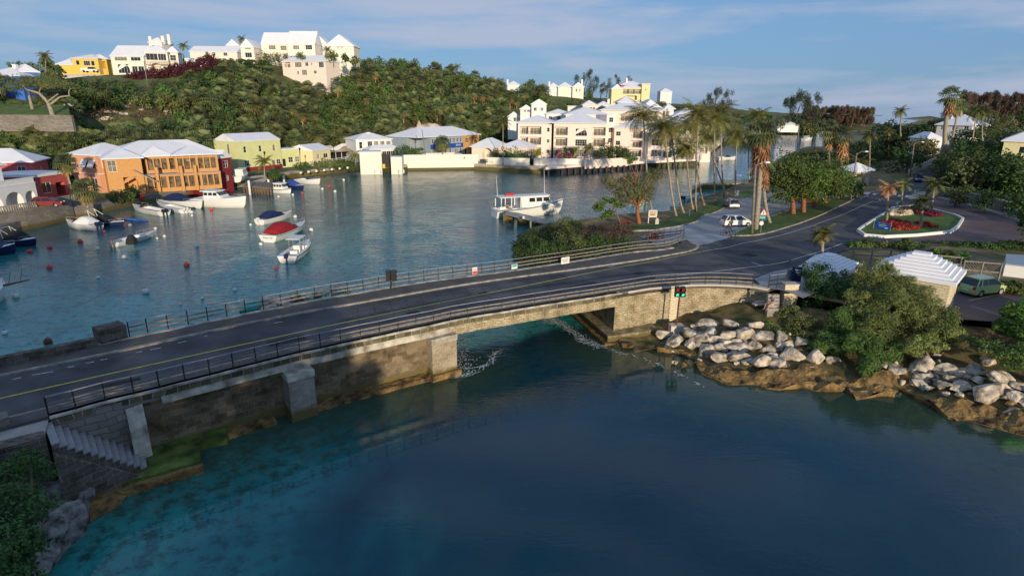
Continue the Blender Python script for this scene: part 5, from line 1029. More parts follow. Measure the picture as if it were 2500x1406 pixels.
c = D(2025, 640, 53.5); P = [V2(D(1944, 655, 52.8)), V2(D(2052, 668, 50.5)), V2(D(2106, 648, 54.5)), V2(D(1990, 629, 58))]
A, B, C_, D_ = [p.lerp(sum(P, Vector((0, 0))) / 4, .12) for p in P]; g = MB(); zt = D(1944, 658, 52.8).z
g.prism([A, B, C_, D_], 2.5, zt); g.build('wall', 'pinkwhite', r); g = MB()
for k in range(7):
 cc = (A + B + C_ + D_) / 4; s_ = 1.14 - k * .15; Q = [cc + (p - cc) * s_ for p in (A, B, C_, D_)]; g.prism(Q, zt + k * .17 - (.1 if k == 0 else 0), zt + (k + 1) * .17)
g.build('roof', 'roofwhite', r)
house('shop_corner', 'bright green painted building corner at the right edge', V2(G(2530, 800, 2.8)), V2(G(2700, 810, 2.8)), 2.2, 2.6, 4.6, cat='building', roof='flat', rh=.2, wall='brightgreen', ov=.02)  # walls in one plain bright green paint
# ------------------------------------------------------------------ vegetation
def leafmesh(name, blobs, n, ln, wd, m, seed=1, shell=.5, up=.25, droop=0.0, parent=None, gap=.0, org=None, floor=None, frill=0, rn=.65):
 """n small leaf faces spread through ellipsoid clumps (x,y,z,rx,ry,rz)"""
 rs = np.random.RandomState(seed)
 if frill:
  q_ = []
  for b in blobs:
   q_.append((b[0], b[1], b[2], b[3] * .84, b[4] * .84, b[5] * .84))
   for _ in range(frill):
    v = rs.normal(size=3); v /= np.linalg.norm(v); w_ = rs.uniform(.2, .42); q_.append((b[0] + v[0] * b[3] * .9, b[1] + v[1] * b[4] * .9, b[2] + v[2] * b[5] * .9, b[3] * w_, b[4] * w_, b[5] * w_))
  blobs = q_
 B = np.array(blobs, float)
 wt = (B[:, 3] * B[:, 4] * B[:, 5]) ** (2 / 3); wt /= wt.sum(); k = rs.choice(len(B), n, p=wt); b = B[k]
 v = rs.normal(size=(n, 3)); v /= np.linalg.norm(v, axis=1)[:, None]
 r = shell + (1.08 - shell) * rs.rand(n) ** .6
 lump = np.sin(v[:, 0] * 5 + k * 1.7) * np.cos(v[:, 1] * 5 + k) * np.sin(v[:, 2] * 4 + k * .6); r = r * (1 + .16 * lump)
 if gap: keep = lump > -gap; v, r, b = v[keep], r[keep], b[keep]; n = len(v)
 p = b[:, :3] + v * r[:, None] * b[:, 3:6]
 if floor is not None: p[:, 2] = np.maximum(p[:, 2], floor + .1 * rs.rand(n))
 nr = v + rs.normal(size=(n, 3)) * rn + np.array([0, 0, up]); nr /= np.linalg.norm(nr, axis=1)[:, None]
 t = rs.normal(size=(n, 3)) + np.array([0, 0, -droop * 3]); t -= nr * (t * nr).sum(1)[:, None]; t /= np.linalg.norm(t, axis=1)[:, None]
 s_ = np.cross(nr, t); sz = (.65 + .7 * rs.rand(n))[:, None]
 a = t * ln * sz; c = s_ * wd * sz * .5; V = np.stack([p - a * .5, p + c - a * .05, p + a * .5, p - c - a * .05], 1).reshape(-1, 3)
 return rawmesh(name, V, 4, n, m, parent, org)
def rawmesh(name, V, k, n, m, parent=None, org=None):
 o_ = ORG[parent] if parent is not None else Vector(org or (0, 0, 0)); V = V - np.array(o_)
 me = bpy.data.meshes.new(name); me.vertices.add(len(V)); me.vertices.foreach_set('co', V.ravel().astype(np.float32)); me.loops.add(n * k); me.loops.foreach_set('vertex_index', np.arange(n * k, dtype=np.int32))
 me.polygons.add(n); me.polygons.foreach_set('loop_start', np.arange(0, n * k, k, dtype=np.int32)); me.polygons.foreach_set('loop_total', np.full(n, k, np.int32)); me.update(); me.validate()
 return link(name, me, m, parent, org)
def limb(g, a, b, r0, r1, bend=.15, n=5, rs=rnd, seg=6):
 a, b = Vector(a), Vector(b); L_ = (b - a).length; o = Vector((rs.uniform(-1, 1), rs.uniform(-1, 1), rs.uniform(-.2, .5))) * bend * L_
 P = [a.lerp(b, i / n) + o * math.sin(math.pi * i / n) for i in range(n + 1)]; g.tube(P, [r0 + (r1 - r0) * i / n for i in range(n + 1)], seg); return P
def make_tree(name, label, cat, seed, h=6.0, cr=2.6, ch=3.6, n=900, ln=.5, wd=.34, m='leaf', bark='bark', nb=9, trunk_r=.16, up=.25, gap=.12, group=None, lean=0):
 """proto tree at the origin: tapered trunk with limbs, uneven crown of leaf faces"""
 rs = random.Random(seed); t = thing(name, label, cat, (0, 0, 0), group=group, local=True); zc = h - ch * .55
 bl = []
 for i in range(nb):
  a = rs.uniform(0, 6.28); q = math.sqrt(rs.random()) * .72; z = zc + rs.uniform(-.42, .42) * ch * (1 - .35 * q); s_ = rs.uniform(.36, .55)
  bl.append((math.cos(a) * q * cr + lean, math.sin(a) * q * cr, z, cr * s_, cr * s_, ch * s_ * .62))
 g = MB(); tp = (lean * .6, rs.uniform(-.2, .2), zc - ch * .18); limb(g, (0, 0, -.4), tp, trunk_r * 1.25, trunk_r * .75, .05)
 for b in bl[:max(4, nb * 2 // 3)]: limb(g, (tp[0], tp[1], tp[2] - rs.uniform(0, .25) * h * .3), (b[0], b[1], b[2]), trunk_r * .55, trunk_r * .12, .12, 4, rs, 5)
 g.build('trunk', bark, t, True); leafmesh('crown', bl, n, ln, wd, m, seed, parent=t, up=up, gap=gap, frill=4, rn=.42); return t
def fan_leaf(V, c, d, up, r, k=9):
 """fan palm leaf: wedge segments round the end of its stalk, tips drooping"""
 s_ = d.cross(up).normalized(); u_ = s_.cross(d)
 for i in range(k):
  a0 = (i / k - .5) * 3.6; a1 = ((i + .75) / k - .5) * 3.6; am = (a0 + a1) / 2
  for q in (0,):
   p0 = c; e0 = c + (d * math.cos(a0) + s_ * math.sin(a0)) * r * .62 + u_ * .05; e1 = c + (d * math.cos(a1) + s_ * math.sin(a1)) * r * .62 + u_ * .05
   tp = c + (d * math.cos(am) + s_ * math.sin(am)) * r * 1.05 - Vector((0, 0, r * .42)); V += [p0, e0, tp, e1]
def make_fan_palm(label, seed, h=3.6, cr=1.9, nl=26, m='palmetto', name='fan_palm', skirt_m='skirt', sk=14, bark='palmbark', tr=.17, skl=1.2, group=None, cat='palm tree'):
 rs = random.Random(seed); t = thing(name, label, cat, (0, 0, 0), group=group, local=True); g = MB(); b = Vector((rs.uniform(-.3, .3), rs.uniform(-.3, .3), h)); limb(g, (0, 0, -.5), b, tr * 1.2, tr * .8, .03, 5, rs, 7); g.build('trunk', bark, t, True)
 V = []
 for i in range(nl):
  a = i * 2.4 + rs.uniform(-.3, .3); el = math.radians(80 - 118 * (i / nl) + rs.uniform(-9, 9)); d = Vector((math.cos(a) * math.cos(el), math.sin(a) * math.cos(el), math.sin(el))); c = b + d * cr * rs.uniform(.42, .6 if nl != 42 else .75)
  up = Vector((0, 0, 1)) if abs(d.z) < .95 else Vector((1, 0, 0)); fan_leaf(V, c, (d - Vector((0, 0, .25))).normalized(), up, cr * (.5 if nl != 42 else .43))
 rawmesh('crown', np.array([tuple(v) for v in V]), 4, len(V) // 4, m, t)
 if sk:
  V = []
  for i in range(sk):
   a = i * 2.4 + rs.random(); z = rs.uniform(0, skl); d = Vector((math.cos(a) * .45, math.sin(a) * .45, -.9)).normalized(); fan_leaf(V, b + Vector((math.cos(a) * .3 * cr * .6, math.sin(a) * .3 * cr * .6, -.2 - z)), d, Vector((math.cos(a), math.sin(a), 0)), cr * .42, 6)
  rawmesh('dead_leaves', np.array([tuple(v) for v in V]), 4, len(V) // 4, skirt_m, t)
 return t
def make_coco(label, seed, h, top, cr=2.9, nl=20, name='coconut_palm', m='cocoleaf', wind=(-.35, .0), group=None, cat='palm tree', tr=.15, base=(0, 0, 0)):
 """h, top: crown position relative to the base; fronds arch and their leaflets hang"""
 rs = random.Random(seed); t = thing(name, label, cat, base, group=group, local=True); g = MB(); T = Vector(top); P = []
 for i in range(9):
  q = i / 8; P.append(Vector((T.x * q ** .75, T.y * q, -.4 + (T.z + .4) * q)))
 g.tube(P, [tr * (1.5 if i == 0 else 1.0 - .35 * i / 8) for i in range(9)], 7); g.build('trunk', 'palmbark', t, True); V = []; gr = MB()
 for i in range(nl):
  a = i * 2.4 + rs.uniform(-.25, .25); e = math.radians(72 - 92 * i / nl + rs.uniform(-8, 8)); L_ = cr * rs.uniform(.85, 1.12); dh = Vector((math.cos(a) + wind[0], math.sin(a) + wind[1], 0)); dh.normalize()
  pts = []; p = T.copy(); el = e; K = 11
  for k in range(K + 1): pts.append(p.copy()); p = p + (dh * math.cos(el) + Vector((0, 0, math.sin(el)))) * L_ / K; el -= math.radians(6.8 + 2 * (1 - e))
  gr.tube(pts[::2], [.035 - .005 * j for j in range(len(pts[::2]))], 3, False)
  for k in range(1, K + 1):
   q = k / K; tdir = (pts[k] - pts[k - 1]).normalized(); sd_ = tdir.cross(Vector((0, 0, 1))).normalized(); ll = cr * .26 * math.sin(math.pi * min(1, .18 + q * .8)) + .08
   for s_ in (-1, 1):
    for j in (0, .5):
     c = pts[k - 1].lerp(pts[k], j); w_ = tdir * .055; tip = c + (sd_ * s_ * .8 + tdir * .55).normalized() * ll + Vector((0, 0, -ll * rs.uniform(.2, .6))); V += [c - w_, c + w_, tip + w_ * .3, tip - w_ * .3]
 rawmesh('crown', np.array([tuple(v) for v in V]), 4, len(V) // 4, m, t); gr.build('frond_stems', m, t)
 if rs.random() < .8:
  g = MB(); 
  for i in range(6): a = i * 1.05; g.ball(T + Vector((math.cos(a) * .22, math.sin(a) * .22, -.3)), .14, 7, 5)
  g.build('nuts', 'leafolive', t)
 return t
FAR = (0, -4000, -500)
# prototypes
LM = [(60, 210, 'beside the lawn terrace and blue house'), (250, 300, 'around the bare rocky patch'), (200, 340, 'above the peach house'), (400, 330, 'behind the orange building'), (330, 230, 'below the villa and its purple hedge'), (560, 200, 'below the long crest house'), (600, 300, 'above the yellow-green building'), (740, 210, 'around the long white house on the slope'),
      (780, 320, 'above the marquee'), (900, 180, 'on the crest right of the cream fan window house'), (900, 290, 'above the white waterside house'), (1050, 260, 'above the tan cliff'), (1100, 190, 'on the crest beside the lone ridge palm'), (1180, 270, 'above the gatehouse'), (1250, 220, 'around the small ridge cottage'), (1370, 255, 'below the three white ridge houses'), (1500, 225, 'around the pale yellow ridge house'), (1650, 250, 'behind the rear condominium')]
def near_lm(px, py): return min(LM, key=lambda q: (q[0] - px) ** 2 + ((q[1] - py) * 1.6) ** 2)[2]
GP = 'fan palms on the wooded hillside'; GB = 'broadleaf trees on the wooded hillside'
fans = [make_fan_palm('fan palm with drooping grey-green leaves on the wooded hillside', s, h=hh_, cr=c_, nl=42, sk=k_, group=GP) for s, hh_, c_, k_ in ((1, 3.4, 2.8, 8), (2, 4.4, 2.6, 14), (3, 2.6, 3.1, 6), (4, 3.8, 2.7, 10))]
brd = []
for s, mm, lab in ((11, 'leafdark', 'dark green'), (12, 'leaf', 'mid green'), (13, 'leafolive', 'olive green'), (14, 'leaf', 'mid green'), (15, 'leafolive', 'olive green'), (16, 'leaf', 'fresh green')):
 brd.append(make_tree('broadleaf_tree', lab + ' bushy tree among the fan palms on the wooded hillside', 'tree', s, 5.2, 2.7, 4.2, 620, .62, .46, mm, group=GB + ', ' + lab))
HOUSES_PX = [(130, 120, 275, 178), (265, 90, 452, 186), (440, 118, 660, 146), (585, 95, 880, 135), (640, 80, 880, 140), (648, 130, 802, 183), (735, 110, 870, 150), (1230, 195, 1272, 216), (1335, 200, 1428, 236), (1485, 190, 1590, 250), (1605, 210, 1645, 235), (1235, 255, 1340, 305), (1330, 265, 1480, 300), (1415, 235, 1500, 290), (0, 150, 108, 235), (1380, 255, 1425, 268)]
def blocked(x, y, r=8):
 for a, b, c_, d_ in HOUSES_PX:
  if a - r < x < c_ + r and b - r < y < d_ + r: return True
 if ((x - 300) / 140) ** 2 + ((y - 262) / 30) ** 2 < 1: return True
 if ((x - 1035) / 60) ** 2 + ((y - 305) / 26) ** 2 < 1: return True
 return False
rs = random.Random(5); pts = []
def hillpt(tmin=.04, tmax=1.02):
 u = rs.uniform(-1.0, .31) if rs.random() < .85 else rs.uniform(-.85, -.2)
 for a, b in zip(HT, HT[1:]):
  if u <= b[0]: break
 k = (u - a[0]) / (b[0] - a[0]); yf = a[1] * (1 - k) + b[1] * k; yr = a[2] * (1 - k) + b[2] * k; t_ = rs.uniform(tmin, tmax); y = yf + (yr - yf) * t_; return u * y, y, u, t_
taken = []
def free(x, y, d):
 for a, b in taken:
  if abs(a - x) < d and abs(b - y) < d and math.hypot(a - x, b - y) < d: return False
 return True
cnt = {'f': 0, 'b': 0}; used = set(); tries = 0
FB = [(183, 250, 460)]
def houses_world_clear(x, y):
 for o in HOUSE_BOX:
  if o[0] - 1.5 < x < o[1] + 1.5 and o[2] - 1.5 < y < o[3] + 1.5: return False
 return True
HOUSE_BOX = []
bpy.context.view_layer.update()
for o in list(col.objects):
 if o.name.startswith('wall') and o.parent and o.parent.get('category') in ('house', 'building', 'apartment building', 'boathouse', 'tent', 'terrace'):
  bb = [o.matrix_world @ Vector(c) for c in o.bound_box]; HOUSE_BOX.append((min(c.x for c in bb), max(c.x for c in bb), min(c.y for c in bb), max(c.y for c in bb)))
while (cnt['f'] < 296 or cnt['b'] < 296) and tries < 30000:
 tries += 1; x, y, u, t_ = hillpt(); z = h1(x, y)
 if terr(u, y) or not houses_world_clear(x, y): continue
 kind = 'f' if rs.random() < (.62 if noise.noise(Vector((x * .03, y * .03, 1))) > -.15 else .3) else 'b'
 if t_ > .9: kind = 'b' if rs.random() < .8 else kind
 if cnt[kind] >= 296: continue
 if not free(x, y, 2.6 + .004 * y): continue
 px, py = proj((x, y, z + 4))
 if px < -60 or px > 1700 or blocked(px, py) or blocked(*proj((x, y, z + 6.5)), 8) or blocked(*proj((x, y, z + 8.5)), 0): continue
 if u < -.70 and t_ > .35 and y < 140 and py < 300 and px < 190: continue
 taken.append((x, y)); pr = rs.choice(fans) if kind == 'f' else rs.choice(brd); cnt[kind] += 1; s_ = rs.uniform(.85, 1.25) * (1 + .0006 * y) * (1.06 if kind == 'f' else .95)
 args = ((x, y, z - .3), rs.uniform(0, 6.28), (s_, s_, s_ * rs.uniform(.85, 1.15)))
 if pr in used: c_ = copy_tree(pr, *args)
 else: put(pr, *args); used.add(pr); c_ = pr
 c_['label'] = (['squat fan palm', 'tall brown-skirted fan palm', 'low wide fan palm', 'mid-sized fan palm'][fans.index(pr)] if pr in fans else ['dark green', 'mid green', 'olive green', 'rounded mid green', 'yellowish olive', 'fresh green'][brd.index(pr)] + ' bushy tree') + ' ' + near_lm(*proj((x, y, z + 3)))
for pr in fans + brd:
 if pr not in used: put(pr, (-75, 130, h1(-75, 130)))
# undergrowth: one mass of leaves hugging the slope
bl = []; k = 0
rs2 = random.Random(9)
while len(bl) < 1500:
 x, y, u, t_ = hillpt(0.0, 1.15)
 if terr(u, y) or not houses_world_clear(x, y): continue
 z = h1(x, y); px, py = proj((x, y, z + 1.2))
 if ((px - 300) / 120) ** 2 + ((py - 262) / 24) ** 2 < rs2.random() or ((px - 1035) / 55) ** 2 + ((py - 300) / 24) ** 2 < 1: continue
 if blocked(*proj((x, y, z + 2.5)), 0): continue
 bl.append((x, y, z + .3, rs2.uniform(1.8, 3.4), rs2.uniform(1.8, 3.4), rs2.uniform(.9, 2.2)))
o = leafmesh('undergrowth', bl, 60000, .85, .6, 'leafdark', 3, .75, up=.5); tag(o, 'low green undergrowth between the hillside palms', 'undergrowth', kind='stuff')
bl = []
while len(bl) < 260:
 u = rs2.uniform(-.80, -.50); y = rs2.uniform(130, 190); x = u * y; z = h1(x, y); px, py = proj((x, y, z + .3))
 if ((px - 300) / 150) ** 2 + ((py - 262) / 34) ** 2 < 1 and not terr(u, y): bl.append((x, y, z + .1, rs2.uniform(.5, 1.2), rs2.uniform(.5, 1.2), rs2.uniform(.2, .6)))
o = leafmesh('scrub', bl, 9000, .4, .2, 'leafbrown', 4, .5, up=.5); tag(o, 'low brown scrub on the bare rocky hillside patch', 'scrub', kind='stuff')
# bare rocky patch: boulders on the hillside
def rockmesh(seed, flat=.7):
 rs = random.Random(seed); bm = bmesh.new(); bmesh.ops.create_icosphere(bm, subdivisions=4, radius=1)
 pl = [(Vector((rs.gauss(0, 1), rs.gauss(0, 1), rs.gauss(0, 1))).normalized(), rs.uniform(.55, .85)) for _ in range(11)]
 for v in bm.verts:
  p = v.co.copy()
  for n_, d_ in pl:
   k = p.dot(n_) - d_ * .86
   if k > 0: p -= n_ * k * .98
  p *= 1 + noise.fractal(p * 1.6 + Vector((seed, 0, 0)), 1, 2, 4) * .10 + noise.noise(p * 6 + Vector((seed, 3, 0))) * .03; p.z *= flat; v.co = p
 me = bpy.data.meshes.new('boulder'); bm.to_mesh(me); bm.free(); me.materials.append(M['rockpale']); me.shade_smooth(); return me
RM = [rockmesh(s, f) for s, f in ((1, .75), (2, .7), (3, .9), (4, .6), (5, .8), (6, .7), (7, .85))]
def boulder(p, sx, sy, sz, i, rz, label, group, m=None):
 o = bpy.data.objects.new('boulder', RM[i % len(RM)]); col.objects.link(o); o.location = p; o.scale = (sx, sy, sz); o.rotation_euler = (rs.uniform(-.35, .35), rs.uniform(-.3, .3), rz); tag(o, label, 'boulder', group)
 if m: o.material_slots[0].link = 'OBJECT'; o.material_slots[0].material = M[m]
 return o
for i in range(26):
 px = rs.gauss(290, 70); py = rs.gauss(262, 14); q = None
 Y = 150
 for it in range(30):
  P_ = D(px, py, Y); Y += (P_.z - h1(P_.x, P_.y)) * 2.0 * (1 if P_.z > h1(P_.x, P_.y) else 1)
  Y = max(110, min(200, Y))
 P_ = D(px, py, Y); s_ = rs.uniform(.5, 1.4); boulder((P_.x, P_.y, h1(P_.x, P_.y)), s_ * 1.4, s_, s_ * .7, i, rs.uniform(0, 6), 'grey rock on the bare patch of the left hillside', 'rocks on the bare hillside')
# cliff face cut behind the bank building
def slab_cliff(name, px, Y, h_, label):
 P = [D(x, y, Y) for x, y in px]; g = MB(); n_ = 14; m_ = 7; vs = []
 for i in range(n_ + 1):
  for j in range(m_ + 1):
   q = P[0].lerp(P[1], i / n_); z = q.z + h_ * (.35 + .65 * math.sin(math.pi * (.08 + .84 * i / n_))) * (.75 + .5 * noise.noise(Vector((i * .9, h_, 0)))) * j / m_; k = noise.fractal(Vector((q.x * .25, z * .4, 3)), 1, 2, 4); vs.append((q.x, q.y + j / m_ * 5 + k * 1.6, z - 1))
 g.add(vs, [(i * (m_ + 1) + j, (i + 1) * (m_ + 1) + j, (i + 1) * (m_ + 1) + j + 1, i * (m_ + 1) + j + 1) for i in range(n_) for j in range(m_)]); return struct(name, g, 'cliff', smooth=True)
slab_cliff('cliff', [(985, 325), (1078, 318)], 224, 5, ''); slab_cliff('cliff', [(940, 342), (1020, 338)], 214, 3.2, ''); slab_cliff('cliff', [(720, 368), (850, 362)], 184, 2.2, '')
# terrace edge: low stone wall under the lawn at the left
P = [D(x, y, 137.6) for x, y in ((-60, 298), (0, 297), (60, 297), (130, 300), (180, 303))]
r = thing('terrace_wall', 'low brown stone wall holding the lawn terrace at the left', 'wall', P[0]); g = MB()
for p in P: p.z = 15.25
sweep(g, P, [(-.3, -3.5), (.4, -3.5), (.4, .1), (-.3, .1)]); g.build('wall_body', 'greywall', r)
g = MB(); q = [(u * y, y) for u, y in ((-1.1, 137.6), (-.718, 137.6), (-.718, 152.8), (-1.1, 152.8))]; sheet(g, q, lambda x, y: 15.2 + (y - 138) * .16, 3, .05); struct('terrace_lawn', g, 'grass')

# --- placing helpers
def base_on(x, y, zf): return Gs(x, y, zf)
COP = {}; ep_ = []
LE = [(2110, 400, 'behind the bus shelter'), (2200, 400, 'left of the inland road'), (2160, 360, 'before the far channel'), (2240, 350, 'around the white pavilion'), (2340, 440, 'right of the inland road bend'), (2430, 450, 'below the cream house'), (2350, 510, 'behind the long grey wall'), (2480, 540, 'at the far end of the grey wall'), (2400, 350, 'beyond the inland road'), (2490, 320, 'on the right skyline'), (2300, 325, 'around the white house under the tallest palm'), (1900, 310, 'around the white shore house'), (1800, 300, 'behind the coconut palms'), (1740, 320, 'at the end of the condominium walkway')]
def plant(proto, h0, P, ht, rz=None, label=None, group=None, wide=1.0):
 s_ = ht / h0; a = ((P[0], P[1], P[2] - .05), rs.uniform(0, 6.28) if rz is None else rz, (s_ * wide, s_ * wide, s_))
 if proto in ep_: label = ['dark broad tree', 'dark low tree', 'mid green tree', 'olive tree'][ep_.index(proto)] + ' ' + min(LE, key=lambda q: (q[0] - proj(P)[0]) ** 2 + ((q[1] - proj(P)[1]) * 1.5) ** 2)[2]
 if COP.get(proto): return copy_tree(proto, *a, label=label, group=group)
 put(proto, *a); COP[proto] = 1
 if label: proto['label'] = label
 if group: proto['group'] = group
 return proto
h12 = lambda x, y: h1(x, y) if (x < 0 or y > 190) and x < 100 else hroad(x, y)
# coconut palms on the shore lawn
cocos = [((1593, 511), (1571, 283), 'leaning coconut palm, leftmost of the row on the shore lawn'), ((1654, 528), (1622, 312), 'coconut palm with curved trunk standing second in the shore row'), ((1672, 520), (1640, 322), 'coconut palm crossing the second one, third in the shore row'),
         ((1694, 510), (1675, 362), 'short coconut palm in the middle of the shore row'), ((1700, 518), (1705, 283), 'tall straight coconut palm right of the short one'), ((1722, 501), (1691, 312), 'coconut palm leaning strongly left behind the tall straight one'), ((1749, 501), (1745, 294), 'tall coconut palm beside the silver car'),
         ((1770, 484), (1759, 275), 'tallest coconut palm with upright fronds behind the silver car'), ((1783, 477), (1731, 336), 'leaning coconut palm by the moored dinghy'), ((1796, 481), (1799, 328), 'coconut palm beside the small white notice on a post'), ((1831, 439), (1828, 348), 'dark coconut palm at the inner end of the row'), ((1870, 440), (1853, 283), 'coconut palm rising behind the orange-skirted palm')]
for i, (b_, c_, lab) in enumerate(cocos):
 B_ = Gs(*b_, hroad); T_ = D(*c_, B_.y + (1.5 if i % 2 else -1)); make_coco(lab, 30 + i, 0, T_ - B_, cr=4.1 if i != 3 else 3.0, nl=30, base=B_, group='coconut palms on the shore lawn', tr=.16)
# palms on the condominium terrace
cp2 = [((1197, 402), (1197, 385)), ((1228, 400), (1228, 300), ), ((1405, 390), (1406, 366)), ((1443, 390), (1440, 360)), ((1525, 392), (1525, 368)), ((1310, 392), (1312, 374))]
for i, (b_, c_) in enumerate(cp2[1:], 1):
 B_ = G(*b_, 2.2); T_ = D(*c_, B_.y); make_coco(['', 'tall slender palm standing before the gatehouse roof', 'small palm on the lawn before the condominium arch window', 'small palm by the terrace steps of the condominium', 'small palm between the two condominium blocks', 'yellowish palm in the clipped hedge of the condominium'][i], 50 + i, 0, T_ - B_, cr=2.6 if i > 1 else 3.4, nl=16, base=B_, m='leafyellow' if i == 5 else 'cocoleaf')
B_ = G(1083, 388, 2); fp = make_fan_palm('round fan palm in front of the blue sign band', 71, h=4.4, cr=2.9, nl=44, m='palmetto', sk=10); put(fp, B_, 1, 1.05)
# Washington palms with orange dead skirts
def wash(b_, c_, lab, cr, skl, sk, seed, tr=.22, Y=None, curve=0, zf=hroad):
 B_ = Gs(*b_, zf) if Y is None else D(*b_, Y); T_ = D(*c_, B_.y); t = make_fan_palm(lab, seed, h=T_.z - B_.z, cr=cr, nl=30, m='palmetto', name='skirted_palm', skirt_m='orangeskirt', sk=sk, tr=tr, skl=skl)
 t.location = B_; sh = (T_.x - B_.x) / (T_.z - B_.z)
 for ch in t.children:
  for v in ch.data.vertices: k = max(0, v.co.z / max(.1, (T_.z - B_.z))); v.co.x += (T_.x - B_.x) * (k if not curve else k ** .6)
 return t
wash((1845, 562), (1860, 330), 'tall orange-skirted palm beside the lamp post', 2.6, 3.6, 46, 81, .30)
wash((1884, 546), (1866, 392), 'curved shorter orange-skirted palm beside the warning sign', 1.8, 3.0, 30, 82, .22, curve=1)
wash((2030, 470), (2026, 318), 'orange-skirted palm above the almond trees, left of two', 2.7, 2.6, 30, 83, .25, 118)
wash((2058, 470), (2056, 335), 'orange-skirted palm above the almond trees, right of two', 2.6, 3.4, 34, 84, .25, 116)
wash((2308, 372), (2323, 238), 'very tall lone palm with orange skirt beside the inland road', 2.7, 2.6, 26, 85, .42, 130, zf=None)
wash((2314, 372), (2335, 262), 'second tall palm behind the very tall lone palm', 2.2, 1.2, 8, 86, .22, 134, zf=None)
# roundabout palms and roadside palms
for b_, c_, lab, cr_, mm, sd in [((2167, 545), (2169, 462), 'dry brown-topped palm at the left of the traffic island', 1.9, 'orangeskirt', 1), ((2203, 505), (2204, 452), 'green-brown palm at the back of the traffic island', 1.9, 'leafolive', 2), ((2249, 557), (2254, 492), 'small palm in the red flower bed of the traffic island', 1.9, 'leafolive', 3), ((2273, 522), (2283, 448), 'palm at the right back of the traffic island', 2.2, 'leafolive', 4),
                          ((2008, 640), (2010, 572), 'small green palm on the verge in front of the road', 1.6, 'cocoleaf', 5), ((2172, 400), (2170, 320), 'palm behind the dark trees left of the inland road', 2.4, 'cocoleaf', 6), ((2126, 430), (2125, 330), 'palm beside the far water behind the shelter', 2.6, 'leafolive', 7),
                          ((2100, 440), (2100, 398), 'broad spreading date palm behind the bus shelter', 3.6, 'cocoleaf', 8), ((2376, 470), (2378, 400), 'green palm right of the inland road', 2.4, 'cocoleaf', 9), ((2308, 420), (2308, 388), 'squat palm at the foot of the very tall palm', 2.0, 'leafolive', 10), ((2375, 345), (2385, 272), 'palm with several brown fronds on the far right skyline', 3.2, 'leafolive', 11), ((2400, 340), (2400, 278), 'second palm on the far right skyline', 2.8, 'leafolive', 12), ((2425, 480), (2428, 430), 'low palm under the cream house', 2.2, 'leaf', 13), ((2200, 330), (2200, 272), 'palm on the skyline above the inland trees', 2.6, 'cocoleaf', 14), ((2318, 640), (2316, 622), 'small cycad-like palm behind the wooden fence', 1.0, 'leafbright', 15), ((2352, 640), (2352, 626), 'small bushy palm right of the cycad-like palm', .8, 'leafbright', 16)]:
 if b_[1] < 360 : B_ = D(*b_, 150 if b_[0] > 2300 else 165)
 else: B_ = Gs(*b_, hroad)
 T_ = D(*c_, B_.y); T_.z = max(T_.z, B_.z + .5); make_coco(lab, 90 + sd, 0, T_ - B_, cr=cr_, nl=18, base=B_, m=mm, name='palm', tr=.17 if b_[1] < 500 else .2)
# almond trees on the verge
alm = [((1937, 524), 1912, 372, 5.2), ((1962, 520), 1960, 388, 4.6), ((1986, 509), 2000, 372, 5.0), ((2015, 497), 2030, 395, 4.4), ((2048, 486), 2058, 420, 3.8)]
al_lab = ['leftmost big leafy almond tree on the verge beside the road', 'leaning almond tree, second on the verge', 'middle almond tree with bare orange limbs on the verge', 'almond tree, fourth on the verge', 'almond tree nearest the bus shelter on the verge']
for i, (b_, tx, ty, cr_) in enumerate(alm):
 B_ = Gs(*b_, hroad); H_ = D(tx, ty, B_.y).z - B_.z; t = make_tree('almond_tree', al_lab[i], 'tree', 120 + i, H_, cr_, H_ * .78, 5600, .34, .22, 'leafbright' if i % 2 else 'leaf', 'redbark', 17, .34, gap=.3, lean=(D(tx, ty, B_.y).x - B_.x) * .6, group='almond trees on the verge'); t.location = B_
# cedar-like tree and sapling by the ferry jetty
B_ = Gs(1562, 545, hroad); t = thing('cedar_tree', 'wind-shaped olive cedar with forked red trunk by the white notice board', 'tree', B_, local=True); g = MB(); k_ = B_.y / 1450
def rel(x, y, dy=0): return tuple(D(x, y, B_.y + dy) - B_)
limb(g, (0, 0, -.4), rel(1556, 500), .36, .26, .04); bl = []
for tx, ty, rx, rz_ in [(1485, 440, 1.2, .9), (1510, 455, 1.7, 1.3), (1535, 470, 2.2, 1.5), (1565, 480, 1.9, 1.5), (1588, 430, 1.2, 1.3), (1604, 425, 1.0, .9), (1545, 440, 1.7, 1.0), (1520, 490, 1.4, 1.0), (1580, 455, 1.5, 1.5)]:
 p = rel(tx, ty, rnd.uniform(-1.5, 1.5)); limb(g, rel(1556, 503), p, .17, .05, .1); bl.append((*p, rx, rx * .8, rz_))
for tx, ty in [(1530, 415), (1550, 395), (1568, 400), (1478, 412), (1540, 405), (1493, 415)]: limb(g, rel(1550, 460), rel(tx, ty), .07, .02, .12)
g.build('trunk', 'redbark', t, True); leafmesh('crown', bl, 7000, .34, .10, 'leafolive', 8, .35, droop=-.3, parent=t, gap=.25)
B_ = Gs(1522, 555, hroad); t = thing('sapling', 'bright green broad-leaved sapling leaning out over the water', 'tree', B_, local=True); g = MB(); P1 = D(1500, 500, B_.y - 2) - B_; limb(g, (0, 0, -.2), P1, .12, .05, .15); bl = []
for tx, ty in [(1465, 500), (1480, 488), (1500, 490), (1490, 520), (1478, 528), (1510, 500), (1460, 508)]: p = D(tx, ty, B_.y - 2 + rnd.uniform(-.8, .8)) - B_; limb(g, P1 * .9, p, .05, .02, .1); bl.append((*p, .75, .7, .5))
g.build('trunk', 'bark', t, True); leafmesh('crown', bl, 900, .30, .22, 'leafbright', 4, .2, parent=t)
